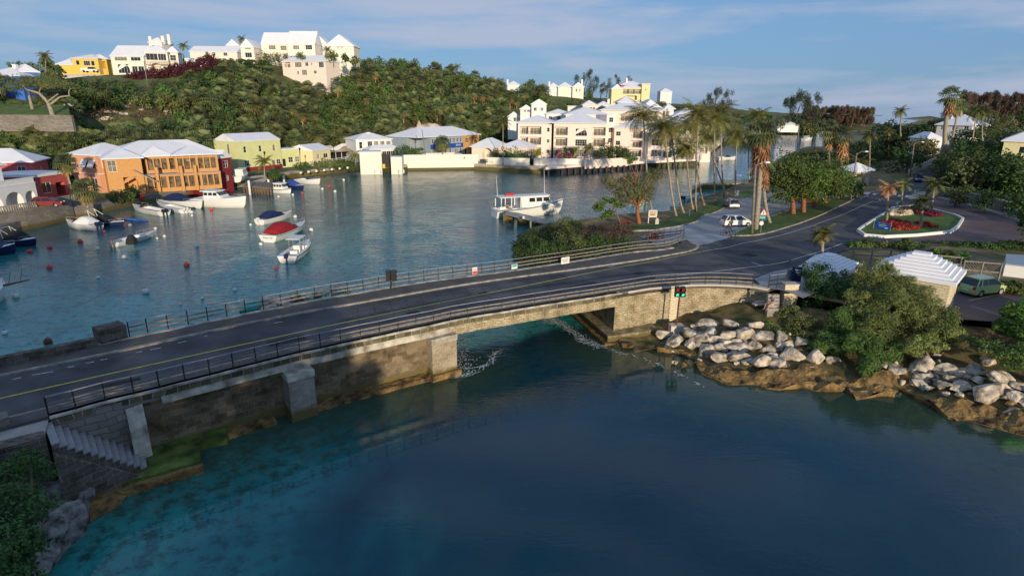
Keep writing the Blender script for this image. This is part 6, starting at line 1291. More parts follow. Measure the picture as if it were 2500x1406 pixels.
# shoreline bushes by the bridge
def bush(name, label, blobs_px, n, ln, wd, m, seed, cat='bush', zf=hroad, trunk=True, droop=0, gap=.15, extra=None, bark='bark', shell=.45, up=.3):
 """blobs_px: (x, y, Y, rx, ry, rz) centre pixel at forward distance Y, radii in metres"""
 if name == 'bay_bush': blobs_px = [(b[0], b[1], Gs(b[0], b[1], lambda u_, v_: h2(u_, v_) + 1.0).y, b[3] * 1.1, b[4] * 1.1, b[5] * 1.15) for b in blobs_px]
 if name == 'bay_bush': blobs_px = [(b[0], b[1], max(b[2], np.interp(D(*b[:3]).x, [p.x for p in FE], [p.y for p in FE]) + b[4] * 1.45 + .5), *b[3:]) for b in blobs_px]
 C = [D(x, y, Y) for x, y, Y, *_ in blobs_px]; c = sum(C, Vector()) / len(C); zb = min(p.z - b[5] for p, b in zip(C, blobs_px)); t = thing(name, label, cat, (c.x, c.y, zb), group=extra)
 bl = [(p.x, p.y, p.z, b[3], b[4], b[5]) for p, b in zip(C, blobs_px)]
 if trunk:
  g = MB()
  for p in C: limb(g, (c.x * .5 + p.x * .5, c.y * .5 + p.y * .5, zb - .2), (p.x, p.y, p.z), .10, .03, .2)
  g.build('stems', bark, t, True)
 leafmesh('foliage', bl, n, ln, wd, m, seed, shell, up=up, droop=droop, parent=t, gap=gap, frill=9, rn=.5); return t
bush('bay_bush', 'dense dark green shore bush at the left end of the thicket by the bridge', [(1300, 605, 60, 1.6, 1.5, 1.2), (1335, 590, 62, 1.7, 1.6, 1.4), (1285, 618, 58, 1.2, 1.2, .9), (1360, 612, 58.5, 1.8, 1.3, 1.2), (1272, 606, 62, 1.0, 1.1, .9), (1290, 590, 65, 1.1, 1.2, 1.0), (1315, 577, 67, 1.2, 1.3, 1.0), (1345, 565, 68, 1.2, 1.3, 1.0)], 15000, .20, .10, 'leafdark', 21)
bush('bay_bush', 'brown-tipped shore bush in the middle of the thicket by the bridge', [(1370, 575, 66, 2.0, 1.7, 1.4), (1410, 580, 65, 2.0, 1.7, 1.5), (1390, 600, 62, 1.8, 1.4, 1.2), (1375, 560, 68, 1.2, 1.2, 1.1)], 10000, .20, .09, 'leafolive', 22, bark='redbark')
bush('bay_bush', 'green leafy shore bush nearest the railing in the thicket', [(1440, 608, 59.5, 2.2, 1.2, 1.1), (1490, 605, 60.5, 2.1, 1.2, 1.1), (1400, 620, 58, 1.5, 1.0, .9), (1525, 600, 62, 1.2, 1.1, .8), (1360, 612, 58, 1.4, 1.0, .9), (1320, 618, 58, 1.4, 1.0, .9), (1460, 598, 58, 1.4, 1.0, .9)], 16000, .20, .10, 'leafdark', 23)
bush('bay_bush', 'thin brownish shore bush at the back right of the thicket', [(1450, 570, 70, 1.6, 1.5, 1.3), (1490, 565, 71, 1.8, 1.5, 1.2), (1515, 575, 68, 1.3, 1.3, .9), (1460, 585, 66, 1.6, 1.4, 1.0)], 7000, .22, .09, 'leafbrown', 24, bark='redbark', gap=.3)
bush('bay_bush', 'light green upright twigs of a shore bush beside the jetty', [(1385, 548, 72, 1.2, 1.0, 1.1), (1400, 556, 71, 1.3, 1.0, .9), (1350, 572, 68, 1.1, 1.0, .9)], 3200, .26, .10, 'leaf', 25, gap=.3)
# big feathery shrubs on the rocky bank
T1 = [(2010, 680, 47, 1.3, 1.2, 1.3), (1990, 720, 46, 1.2, 1.1, 1.4), (2030, 720, 46, 1.6, 1.3, 1.6), (1980, 660, 48, .9, .8, .8), (2060, 690, 47, 1.1, 1.0, 1.2)]
bush('shrub', 'dark broad-leaved shrub with seed pods beside the stone pier', T1, 11000, .17, .10, 'leafdark', 31, gap=.2)
bush('tamarisk', 'largest feathery green tamarisk in front of the stone store', [(2120, 712, 43.5, 1.5, 1.3, 1.5), (2185, 722, 42.5, 1.8, 1.4, 1.4), (2245, 745, 41.5, 1.7, 1.3, 1.4), (2180, 760, 41, 2.2, 1.5, 1.6), (2110, 760, 42, 1.9, 1.5, 1.6), (2260, 780, 40, 1.9, 1.4, 1.3), (2150, 810, 40, 1.9, 1.3, 1.1), (2150, 655, 44, .5, .5, 1.0), (2105, 665, 44, .5, .5, .8), (2175, 668, 43.5, .8, .7, .7), (2135, 675, 43.5, .8, .7, .8), (2215, 685, 43, .7, .6, .5)], 56000, .22, .045, 'leaftam', 32, droop=.0, gap=.22, shell=.4)
bush('tamarisk', 'lower bright feathery tamarisk spilling over the boulders', [(2060, 790, 41.5, 1.2, 1.0, 1.5), (2040, 840, 40, 1.4, 1.0, .9), (2110, 850, 38.5, 1.3, .9, .9), (2125, 895, 37, .8, .7, .9), (2000, 845, 40.5, .9, .8, .7), (2160, 860, 38.5, 1.1, .9, .7)], 24000, .20, .05, 'leaf', 33, gap=.25)
bush('tamarisk', 'right end of the feathery thicket under the stone store corner', [(2300, 800, 39, 1.1, .9, .9), (2270, 840, 38, 1.2, .9, .6), (2330, 815, 39, .9, .9, .7), (2230, 845, 38.2, 1.1, .8, .6)], 13000, .20, .05, 'leaftam', 34, gap=.25)
bush('shrub', 'small olive shrub at the foot of the steps by the bank', [(1955, 785, 43, 1.1, .8, .9), (1975, 825, 42, 1.2, .9, .8), (1930, 765, 44, .9, .7, .6), (1940, 815, 42.5, .9, .7, .6)], 8000, .18, .07, 'leafolive', 35)
bush('creeper', 'bright green creeper patch among the boulders', [(1880, 790, 44.0, 1.0, .8, .35), (1905, 815, 42.6, .8, .6, .3), (1890, 765, 45, .9, .7, .35)], 2600, .17, .13, 'leafbright', 36, trunk=False)
bush('shrub', 'bright green leafy shrub at the right edge below the parking area', [(2490, 770, 40, 1.2, 1.1, 1.0), (2460, 800, 39, .9, .8, .7), (2500, 800, 38, 1.0, 1.0, .9), (2530, 760, 40, 1.4, 1.2, 1.3)], 8000, .22, .14, 'leafbright', 37)
bush('creeper', 'dark green ground vine at the right edge above the boulders', [(2450, 860, 36, 1.5, .9, .3), (2490, 890, 35, 1.4, .8, .3), (2410, 840, 37, 1.2, .8, .3), (2520, 850, 36, 1.5, 1, .4)], 7000, .15, .11, 'leaf', 38, trunk=False)
bush('shrub', 'dry reddish twiggy shrub above the right-hand boulders', [(2420, 820, 38.5, 1.1, .7, .3), (2470, 835, 37.5, 1.2, .7, .4)], 2200, .26, .03, 'leafbrown', 39, gap=.3)
bush('shrub', 'black-green foreground shrub in the bottom left corner', [(20, 1180, 20, 1.5, 1.2, 1.0), (60, 1250, 18, 1.0, .9, .7), (-20, 1250, 18.5, 1.6, 1.3, 1.2), (15, 1340, 16.5, 1.2, 1.0, .9), (60, 1330, 16.5, .6, .6, .5), (-60, 1350, 16, 1.6, 1.4, 1.4), (20, 1420, 15.4, 1.0, .8, .8), (75, 1120, 20.6, .7, .6, .4)], 17000, .13, .09, 'leafdark', 40)
boulder(G(245, 1240, .1), .75, 1.5, .35, 2, -.5, 'brown rock awash beside the bottom left ledge', 'rocks by the left ledge', 'shelf'); boulder(G(150, 1200, 1.0), 1.4, 1.1, 1.3, 3, .4, 'jagged pale grey rock below the low wall at the left', 'rocks by the left ledge', 'rockgrey')

for i, (x, y, s_) in enumerate([(120, 1215, 1.0), (165, 1255, .8), (125, 1290, .9), (95, 1350, .8), (60, 1400, .9), (178, 1180, .6), (215, 1205, .4)]): boulder(G(x, y, .9), s_ * 1.2, s_, s_ * .8, i, i * 1.3, 'dark jagged shore rock under the bottom left shrub', 'rocks by the left ledge', 'rockgrey')
boulder(G(1533, 845, .1), .75, .55, .4, 1, .2, 'mossy round rock in the water at the abutment corner', 'rocks at the abutment', 'shelf')
# --- boulders of the riprap
def rk(lst, ox, oy, sc, lab, grp, start=0):
 xs_, ys_ = sorted(q[0] for q in lst), sorted(q[1] for q in lst); n = len(lst); xq = (xs_[n // 3], xs_[2 * n // 3]); yq = (ys_[n // 3], ys_[2 * n // 3])
 for i, (x, y, w_, h_) in enumerate(lst):
  px, py = ox + x / sc, oy + y / sc; P_ = Gs(px, py + h_ / sc * .25, hb); k = P_.y / 1400; ww = w_ / sc * k * .72; hh_ = h_ / sc * k * .72
  o = boulder((P_.x, P_.y, P_.z + hh_ * .25), ww, max(ww * .8, hh_ * .9), max(hh_ * 1.05, ww * .6), i + start, rs.choice([0, .3, -.3, 3.14, 2.9]), ('big ' if w_ > 145 else 'small ' if w_ < 100 else 'upright ' if h_ > w_ * .95 else '') + lab + ', ' + ('upper row' if y < yq[0] else 'lowest row by the water' if y > yq[1] else 'middle row') + ', ' + ('left part' if x < xq[0] else 'right part' if x > xq[1] else 'centre'), grp)
rk([(440, 822, 180, 60), (640, 815, 140, 90), (860, 818, 115, 60), (190, 865, 110, 60), (300, 880, 140, 80), (400, 920, 160, 110), (470, 885, 140, 60), (520, 945, 100, 90), (625, 910, 130, 100), (765, 890, 125, 140), (925, 910, 165, 130), (1085, 915, 110, 100), (180, 950, 190, 110), (305, 985, 125, 90), (435, 1040, 130, 120), (560, 1010, 125, 90), (620, 970, 110, 70), (710, 1005, 190, 90), (850, 985, 120, 110), (990, 1020, 120, 80), (920, 1035, 60, 60), (1060, 1000, 70, 80), (560, 1095, 170, 90), (730, 1090, 180, 100), (890, 1125, 155, 160), (1050, 1135, 170, 140), (1180, 1060, 210, 150), (1365, 1090, 165, 120), (1520, 1115, 130, 50), (60, 900, 130, 90), (790, 1130, 90, 60), (1130, 980, 100, 60), (1250, 960, 120, 60), (370, 985, 90, 60), (670, 1060, 90, 60), (1000, 1080, 90, 60), (330, 830, 60, 40), (700, 960, 80, 60)],
   1600, 560, 3.515, 'pale limestone boulder below the wing wall', 'boulders of the left-hand bank')
rk([(750, 845, 60, 80), (850, 880, 150, 80), (950, 895, 90, 60), (1030, 840, 170, 110), (1040, 935, 130, 80), (1000, 985, 130, 60), (1180, 885, 130, 80), (1290, 900, 140, 90), (1170, 985, 150, 80), (1315, 1000, 140, 90), (1390, 885, 150, 80), (1520, 1030, 250, 130), (1570, 940, 200, 110), (1690, 1080, 110, 90), (1730, 1000, 120, 60), (1500, 820, 110, 80), (1755, 1110, 60, 90), (1680, 1200, 140, 30), (1130, 780, 60, 30), (1470, 735, 100, 40), (1240, 950, 90, 60), (1430, 960, 90, 60), (1110, 930, 70, 60), (1840, 1050, 120, 90), (1850, 980, 120, 60)],
   1900, 600, 2.93, 'warm limestone boulder below the stone store', 'boulders of the right-hand bank', 3)
for i in range(70):      # rubble between the big ones and on the shelf
 px, py = (rs.uniform(1640, 1990), rs.uniform(815, 900)) if i < 38 else (rs.uniform(2170, 2500), 0)
 if i >= 38: py = 890 + (px - 2170) * .25 + rs.uniform(-35, 45)
 P_ = Gs(px, py, hb); s_ = rs.uniform(.12, .34); boulder((P_.x, P_.y, P_.z + s_ * .4), s_ * 1.3, s_, s_, i, rs.uniform(0, 6), 'small brown stone wedged between the pale boulders, ' + ('left bank' if i < 38 else 'right bank'), 'rubble in the boulder banks', None if i % 3 else 'shelf')
# --- trees of the eastern land
GE = 'dark trees on the eastern land'
ep = [make_tree('broadleaf_tree', 'dark rounded tree in the woodland east of the road', 'tree', 140 + i, 6.0, 3.0, 4.8, 1500, .42, .30, mm, group=GE, nb=11) for i, mm in enumerate(('leafdark', 'leafdark', 'leaf', 'leafolive'))]; ep_ += ep
lst = []
for px, py, Y, ht in [(2085, 405, 135, 6), (2110, 400, 140, 7), (2140, 395, 138, 8), (2165, 400, 132, 9), (2190, 398, 128, 9.5), (2210, 420, 118, 7), (2235, 395, 130, 8), (2260, 385, 135, 6), (2150, 360, 160, 9), (2185, 355, 165, 10), (2215, 360, 160, 9), (2240, 365, 150, 7), (2130, 370, 165, 7), (2090, 380, 160, 6),
                      (2335, 470, 92, 6.5), (2365, 480, 88, 7), (2330, 430, 105, 6), (2370, 440, 100, 7), (2410, 470, 90, 7), (2450, 480, 86, 7), (2490, 490, 82, 7), (2410, 430, 104, 6), (2455, 440, 98, 5.5), (2500, 450, 95, 5.5), (2350, 400, 118, 6), (2390, 395, 122, 6), (2430, 400, 118, 4.5), (2480, 420, 108, 4),
                      (2345, 365, 140, 7), (2390, 360, 140, 8), (2430, 345, 150, 8), (2480, 335, 160, 8), (2530, 340, 150, 9), (2300, 345, 165, 6), (2380, 325, 175, 7), (2440, 318, 180, 8), (2500, 312, 185, 8), (2340, 330, 185, 5), (2410, 350, 160, 6), (2460, 362, 140, 6), (2330, 505, 84, 4), (2400, 520, 80, 3.5), (2480, 530, 77, 4.5), (2290, 440, 108, 3.5), (2540, 520, 76, 7), (2520, 610, 60, 7), (2540, 560, 66, 6), (2250, 330, 185, 6), (2280, 318, 200, 5), (1905, 318, 225, 6), (1870, 318, 225, 6), (1840, 322, 215, 7), (1800, 318, 240, 8), (1765, 312, 260, 8), (1735, 308, 260, 8), (1830, 308, 250, 8), (1870, 300, 260, 7), (1950, 312, 235, 5), (1780, 330, 215, 7), (1745, 335, 205, 6), (1815, 335, 205, 6), (1760, 290, 300, 7), (1710, 285, 310, 8), (1800, 292, 300, 7), (1850, 290, 300, 5)]:
 P_ = G(px, max(py + 8, 323), 1.5) if px < 1960 else Gs(px, py, h2)
 if P_.y > 420 or P_.y < 0: P_ = D(px, py, Y)
 plant(rs.choice(ep), 6.0, P_, ht * P_.y / Y * (.72 if px < 2270 or px > 2325 and py < 370 else .85), wide=rs.uniform(1.0, 1.3))
for i, x in enumerate((1866, 1884, 1902, 1922, 1942, 1962, 1982)): P_ = G(x, 323, 1.2); bush('shore_thicket', ['first', 'second', 'third', 'fourth', 'fifth', 'sixth', 'last'][i] + ' rounded green thicket along the far shore below the casuarinas', [(x, 318, P_.y, 9, 5, 5), (x + 8, 320, P_.y, 6, 4, 3.5)], 1100, 1.3, .9, ['leaf', 'leafdark', 'leafolive'][i % 3], 480 + i)
bl = []
for i in range(520):
 x, y = rs.uniform(2070, 2560), rs.uniform(330, 520); Y_ = None
 P_ = Gs(x, y, h2)
 if P_.y > 260 or P_.x > 260: continue
 px, py = proj(P_)
 if (2200 < px < 2352 and py > 330 + 0 and abs((px - 2330) + (py - 350) * 1.05) < 42) or (px < 2300 and py > 425) or (py > 500 and px < 2480) or py > 470 + (px - 2300) * .28: continue
 bl.append((P_.x, P_.y, P_.z + .4, rs.uniform(1.2, 2.4), rs.uniform(1.2, 2.4), rs.uniform(.8, 1.8)))
o = leafmesh('undergrowth', bl, 34000, .5, .34, 'leafdark', 13, .7, up=.4); tag(o, 'dark green scrub between the trees of the eastern woodland', 'undergrowth', kind='stuff')
# hedges and bushes near the roundabout
for i, (x, y, Y, w_) in enumerate([(2095, 612, 66, 1.7), (2130, 605, 67, 1.8), (2165, 612, 66, 1.6), (2200, 615, 65, 1.5), (2230, 605, 67, 1.4)]):
 bush('hedge_bush', ['leftmost round green bush below the traffic island', 'second green bush below the traffic island', 'middle brownish-green bush below the traffic island', 'fourth green bush below the traffic island', 'rightmost green bush below the traffic island'][i], [(x, y, Y, w_, 1.2, 1.0), (x + 14, y + 10, Y - 1, w_ * .7, 1, .8), (x - 12, y - 8, Y, w_ * .6, 1, .8)], 3600, .22, .15, ['leaf', 'leaf', 'leafolive', 'leaf', 'leaf'][i], 60 + i)
for i, (x, y, Y, m_) in enumerate([(2300, 598, 68, 'leafdark'), (2360, 603, 67, 'leafdark'), (2420, 605, 66, 'leafdark'), (2470, 600, 66, 'leafdark'), (2290, 620, 63, 'leaf'), (2460, 700, 49, 'leaf')]):
 bush('hedge', ['clipped dark hedge right of the traffic island, first length', 'clipped dark hedge right of the traffic island, second length', 'clipped dark hedge right of the traffic island, third length', 'clipped dark hedge right of the traffic island, last length', 'small green bush behind the wooden fence', 'low green plants beside the blue pool cover'][i], [(x, y, Y, 2.2 if i < 4 else .9, 1.0, .55), (x + 25, y + 2, Y, 1.6 if i < 4 else .8, .9, .5)], 3000, .2, .14, m_, 70 + i, trunk=False)
for i, (x, y) in enumerate([(1890, 448), (1925, 438), (1965, 430), (2000, 436), (2040, 442), (1945, 415), (1985, 405), (2030, 412), (2060, 425), (2010, 392), (1960, 384), (1990, 380), (2030, 386), (2060, 392), (1935, 395), (2085, 400)]):
 P_ = Gs(x, y, h2); bush('shore_bush', ['dark', 'mid green', 'olive'][i % 3] + ' bush on the slope behind the almond trees, ' + ['first', 'second', 'third', 'fourth', 'fifth', 'sixth', 'seventh', 'eighth', 'ninth', 'tenth', 'eleventh', 'twelfth', 'thirteenth', 'fourteenth', 'fifteenth', 'farthest'][i] + ' from the car park', [(x, y - 8, P_.y, 2.4, 2.0, 1.5), (x + 12, y - 3, P_.y, 1.8, 1.5, 1.1)], 1500, .34, .24, ['leafdark', 'leaf', 'leafolive'][i % 3], 440 + i)
# flower beds on the island
def bed(label, pts, n, par):
 P = [S(*p) for p in pts]; A = np.array([[p.x, p.y] for p in P]); rsn = np.random.RandomState(n); bl = []
 while len(bl) < 60:
  x, y = rsn.uniform(A[:, 0].min(), A[:, 0].max()), rsn.uniform(A[:, 1].min(), A[:, 1].max())
  if inpoly(np.array([x]), np.array([y]), A)[0]: bl.append((x, y, hri(x, y) + .12, .4, .4, .16))
 r = thing('flower_bed', label, 'flower bed', P[0]); leafmesh('flowers', bl, n * 2, .26, .20, 'redflower', n, .3, up=.8, parent=r); leafmesh('leaves', bl, n // 3, .18, .12, 'leafdark', n + 1, .2, up=.8, parent=r)
bed('long red-leaved flower bed at the front of the traffic island', [(2142, 556), (2172, 540), (2215, 545), (2250, 548), (2285, 552), (2280, 562), (2200, 566), (2150, 562)], 3600, None)
bed('smaller red-leaved flower bed at the back of the traffic island', [(2215, 512), (2250, 510), (2275, 520), (2300, 530), (2270, 534), (2235, 526)], 1800, None)
c = S(2198, 528); boulder((c.x, c.y, c.z + .5), 2.3, 1.6, 1.3, 0, .2, 'pale rock pile in the middle of the traffic island', 'rocks on the traffic island')
bush('shrub', 'dark mounded shrub on top of the rock pile of the traffic island', [(2200, 513, c.y, 1.7, 1.2, .6), (2188, 520, c.y, 1.2, 1.0, .6), (2222, 510, c.y + .5, .9, .8, .4)], 2600, .2, .1, 'leafbrown', 77, trunk=False)
# condominium gardens
for i, (x0, y0, w_, h_, m_) in enumerate([(1222, 378, 3.0, 2.4, 'leafdark'), (1250, 380, 3.2, 2.6, 'leaf'), (1285, 383, 3.2, 2.2, 'leafolive'), (1385, 378, 2.2, 2.0, 'leafolive'), (1480, 372, 3.4, 2.8, 'leafdark'), (1510, 370, 3.4, 3.0, 'leafdark'), (1530, 382, 2.8, 1.8, 'leaf'), (1660, 365, 3.0, 2.2, 'leafdark')]):
 bush('garden_shrub', ['dark rounded shrub at the gatehouse end of the cream wall', 'tall mid green shrub behind the cream wall', 'olive shrub behind the cream wall left of the condominium', 'flowering shrub before the condominium balconies', 'big dark shrub mass between the condominium blocks, left half', 'big dark shrub mass between the condominium blocks, right half', 'lower green shrub beside the deck railings', 'dark shrub behind the palms on the deck'][i], [(x0, y0, 181, w_, 2, h_), (x0 + 10, y0 + 6, 180, w_ * .7, 1.6, h_ * .7), (x0 - 10, y0 + 6, 181, w_ * .7, 1.6, h_ * .7)], 1600, .42, .3, m_, 200 + i)
P_ = D(1255, 397, 178); bush('clipped_hedge', 'long low clipped hedge along the top of the cream wall', [(x, 394, 177.5, 2.6, 1.2, .9) for x in range(1195, 1345, 14)], 3600, .35, .25, 'leafdark', 210, trunk=False, gap=0)
bush('pink_bush', 'bush with pink blossom before the condominium', [(1390, 378, 180, 1.2, 1, 1), (1366, 380, 180, 1.0, 1, .9)], 900, .3, .22, 'pinkflower', 211)
bush('green_shrub', 'dense green shrubs between boathouse and inner wall, left part', [(985, 372, 180, 3.0, 2, 2.2), (1005, 376, 179, 2.6, 2, 2.2)], 2000, .42, .3, 'leafdark', 212)
bush('green_shrub', 'dense green shrubs between boathouse and inner wall, right part', [(1022, 376, 179, 2.4, 2, 1.9), (1012, 384, 178, 2.6, 1.8, 1.6)], 1700, .42, .3, 'leaf', 213)
# purple hedge of the villa, hedges on the crest
bush('purple_hedge', 'long dark purple-brown hedge below the villa', [(325 + i * 15, 196 - (i * 3.2 if i < 9 else 28 + (i - 9) * 4.5), 194 + i * 1.5, 2.3, 1.6, 2.2) for i in range(14)], 12000, .42, .3, 'leafpurple', 220, trunk=False, gap=0)
bush('crest_hedge', 'green hedge row on the crest under the long white house', [(520 + i * 14, 152 + (i > 6) * 2, 232, 2.2, 1.6, 1.1) for i in range(10)], 4000, .42, .3, 'leafdark', 221, trunk=False, gap=0)
bush('crest_bushes', 'reddish and green bushes below the hilltop townhouses', [(640 + i * 16, 142 + i * 1.2, 243, 2.4, 1.8, 2.2) for i in range(9)], 4200, .45, .3, 'leafolive', 222)
# ridge casuarinas
def casuarina(label, P_, H_, seed, m='casleaf', n=2600, wide=.26, lean=.25, group=None, parts=True):
 rs_ = random.Random(seed); t = thing('casuarina', label, 'tree', P_, local=True, group=group); g = MB(); tp = Vector((lean * H_ * .5, 0, H_ * .85)); limb(g, (0, 0, -.5), tp, .02 * H_ + .08, .04, .04); bl = []
 for i in range(13):
  q = rs_.uniform(.3, 1.0); a = rs_.uniform(0, 6.28); d_ = wide * H_ * (1.15 - q * .6); p = Vector((tp.x * q + math.cos(a) * d_, math.sin(a) * d_, H_ * q)); limb(g, tp * max(.15, q - .3), p, .06, .02, .1, 3, rs_, 4); bl.append((*p, H_ * .09, H_ * .09, H_ * .12))
 g.build('trunk', 'bark', t, True); leafmesh('crown', bl, n, H_ * .085, H_ * .011, m, seed, .2, droop=-.5, parent=t, gap=.3); return t
for i, (x, yb, yt, Y, lab) in enumerate([(1935, 312, 222, 235, 'big wispy casuarina standing above the white shore house, left'), (1962, 315, 232, 232, 'big wispy casuarina standing above the white shore house, right'), (1915, 315, 245, 238, 'smaller casuarina left of the big pair'), (1740, 275, 212, 300, 'thin casuarina on the right end of the ridge'), (1768, 280, 214, 298, 'taller thin casuarina on the right end of the ridge'), (1722, 272, 228, 305, 'short casuarina on the right end of the ridge'),
                                     (1425, 240, 172, 352, 'tallest casuarina on the ridge above the white houses'), (1445, 240, 182, 355, 'second casuarina on the ridge above the white houses'), (1405, 238, 185, 356, 'third casuarina on the ridge above the white houses'), (1500, 232, 185, 372, 'casuarina behind the pale yellow house, left'), (1530, 230, 188, 376, 'casuarina behind the pale yellow house, middle'), (1480, 236, 190, 370, 'casuarina left of the pale yellow house'), (1465, 242, 200, 365, 'dark casuarina between the white houses and the yellow house')]):
 P_ = D(x, yb, Y) if i > 2 else G(x, 323, 1.5); casuarina(lab, P_, D(x, yt, P_.y).z - P_.z, 300 + i, n=2200 if i < 3 else 1300, wide=.30 if i < 3 else .2)
GI = 'brown casuarinas on the far island'; cz = []
for i in range(34):
 x = 1988 + i * 5.2; yb = 318 + rs.uniform(-1, 1); P_ = G(x, 315, 1.0); P_.y += rs.uniform(2, 40); hgt_ = rs.uniform(21, 27) * (.8 if i < 4 or i > 30 else 1)
 if i < 3: c_ = casuarina('wind-bent brown casuarina in the line of trees on the far island', P_, hgt_, 340 + i, 'leafbrown', 4200, .34, .2, GI); cz.append(c_)
 else: q = copy_tree(cz[i % 3], P_, rs.uniform(-.5, .5), rs.uniform(.85, 1.1))
for i in range(26):
 x = 2330 + i * 8; P_ = D(x, 300 + rs.uniform(-2, 2), 190 + rs.uniform(0, 25)); q = copy_tree(cz[i % 3], P_, rs.uniform(-.5, .5), rs.uniform(.38, .52), 'dark wind-bent casuarina in the right-hand skyline row', 'casuarinas on the right skyline')
# palms sticking out of the ridge
for i, (x, yb, yt, Y, lab) in enumerate([(590, 130, 95, 262, 'ruffled palm on the crest beside the cream gable house'), (448, 145, 112, 222, 'palm beside the villa chimneys'), (1117, 175, 163, 295, 'small lone palm sticking out of the ridge line'), (110, 175, 138, 172, 'palm on the left skyline beside the blue house'), (800, 160, 122, 240, 'palm between the fan window houses')]):
 B_ = D(x, yb, Y); T_ = D(x, yt, Y); make_coco(lab, 400 + i, 0, T_ - B_, cr=2.6, nl=16, base=B_)
for i, (x, yb, yt, Y) in enumerate([(60, 185, 148, 172), (85, 190, 150, 170), (130, 180, 150, 176), (150, 185, 158, 172), (30, 170, 150, 180), (815, 158, 122, 236), (845, 160, 128, 236), (870, 165, 135, 240), (900, 165, 140, 245), (515, 148, 125, 232), (735, 150, 125, 238)]):
 P_ = D(x, yb, Y); plant(brd[(i * 2) % 6], 5.2, P_, D(x, yt, Y).z - P_.z, label='leafy tree on the left skyline beside the hilltop houses', group='skyline trees by the hilltop houses')
# spreading pine-like tree over the terrace with pale forked trunk
B_ = D(128, 276, 139); B_.z = 15.3; t = thing('spreading_tree', 'old spreading tree with pale forked limbs on the edge of the lawn terrace', 'tree', B_, local=True); g = MB()
def rl(x, y, dy=0): return tuple(D(x, y, 139 + dy) - B_)
limb(g, (0, 0, -1), rl(118, 252), .55, .42, .02); limb(g, rl(118, 252), rl(95, 228), .40, .3, .05); limb(g, rl(95, 228), rl(66, 220), .28, .18, .08); limb(g, rl(120, 258), rl(145, 238), .3, .22, .1); limb(g, rl(145, 238), rl(170, 235), .22, .15, .1); limb(g, rl(170, 235), rl(170, 218), .15, .1, .1); limb(g, rl(118, 248), rl(142, 230), .2, .12, .1); limb(g, rl(66, 220), rl(45, 205), .15, .06, .1); limb(g, rl(95, 228), rl(105, 208), .12, .05, .1); limb(g, rl(170, 218), rl(182, 215), .1, .05, .1)
g.build('trunk', 'palmbark', t, True); leafmesh('crown', [(*rl(x, y, d_), rx, 2, rz_) for x, y, d_, rx, rz_ in [(50, 200, 0, 2.6, 1.5), (80, 195, 1, 2.8, 1.3), (110, 205, 0, 2.6, 1.0), (145, 205, -1, 2.8, .9), (170, 210, 0, 2.2, .8), (35, 212, 1, 2.0, 1.0), (125, 195, 1, 2.4, .9)]], 4200, .4, .12, 'leafolive', 9, .3, parent=t, gap=.3)
g = MB(); B_ = D(78, 258, 146); B_.z = 16; t = thing('spreading_tree', 'second pale trunk tree at the back of the lawn terrace', 'tree', B_, local=True); limb(g, (0, 0, -1), tuple(D(68, 222, 146) - B_), .4, .25, .04); g.build('trunk', 'palmbark', t, True); leafmesh('crown', [(*(D(x, y, 146) - B_), 2.2, 2, 1.0) for x, y in ((55, 205), (75, 200), (95, 208))], 1500, .4, .12, 'leafolive', 10, .3, parent=t, gap=.3)
# shore trees between the left houses
for i, (x, yb, yt, Y, hh_, kind, lab) in enumerate([(174, 455, 400, 106, 0, 'f', 'fan palm with orange lit trunk beside the peach house'), (213, 500, 465, 88, 0, 'f', 'shaggy fan palm behind the balustrade'), (645, 430, 395, 128, 0, 'c', 'palm with arching fronds in front of the yellow-green building'), (868, 410, 380, 168, 0, 'c', 'small palm at the left end of the boathouse')]):
 B_ = D(x, yb, Y)
 if kind == 'f':
  H_ = D(x, yt, Y).z - B_.z; f = make_fan_palm(lab, 420 + i, h=H_, cr=2.3, nl=34, sk=16, skl=.9); put(f, B_)
 else: make_coco(lab, 420 + i, 0, D(x, yt, Y) - B_, cr=2.6, nl=18, base=B_)
for i, (x, y, Y, w_, m_, lab) in enumerate([(300, 478, 100, 1.8, 'leaf', 'green shrub at the foot of the orange building'), (320, 470, 104, 1.5, 'leafdark', 'dark shrub beside the arched stair of the orange building'), (282, 480, 98, 1.2, 'leafolive', 'olive shrub on the left quay'), (800, 398, 158, 2.5, 'leafolive', 'spiky plants on the bank below the marquee'), (770, 402, 155, 2.2, 'leafolive', 'dry plants on the bank below the yellow cottage'), (830, 400, 160, 2.5, 'leaf', 'green plants on the bank left of the boathouse'), (735, 405, 150, 1.8, 'leafdark', 'dark shrub at the end of the yellow-green wing'), (668, 425, 134, 1.6, 'leafdark', 'dark shrub behind the slipway'), (855, 408, 165, 2, 'leaf', 'low shrubs beside the quay corner')]):
 bush('shrub', lab, [(x, y, Y, w_, 1.2, 1.1), (x + 8, y + 2, Y, w_ * .7, 1, .8)], 1500, .3, .2, m_, 230 + i)
# trees behind the camera on the near shore; their shade falls on the left of the bridge
GS = 'trees on the near shore'; sp = make_tree('shade_tree', 'tall dense tree on the near shore behind the viewpoint', 'tree', 500, 17, 7, 15, 5000, 1.1, .8, 'leafdark', nb=16, trunk_r=.5, gap=.0, group=GS); first = True
for i, (x, y, s_) in enumerate([(-58, -30, 1.0), (-47, -34, 1.1), (-36, -31, 1.05), (-26, -33, 1.1), (-16, -31, 1.0), (-7, -34, 1.0), (1, -31, .9), (7, -33, .72), (-70, -32, 1.1), (-82, -30, 1.1), (-52, -45, 1.15), (-31, -45, 1.15), (-12, -44, 1.05), (-95, -32, 1.1)]):
 if first: put(sp, (x, y, 1), 0, s_); first = False
 else: copy_tree(sp, (x, y, 1), i * 1.3, s_)
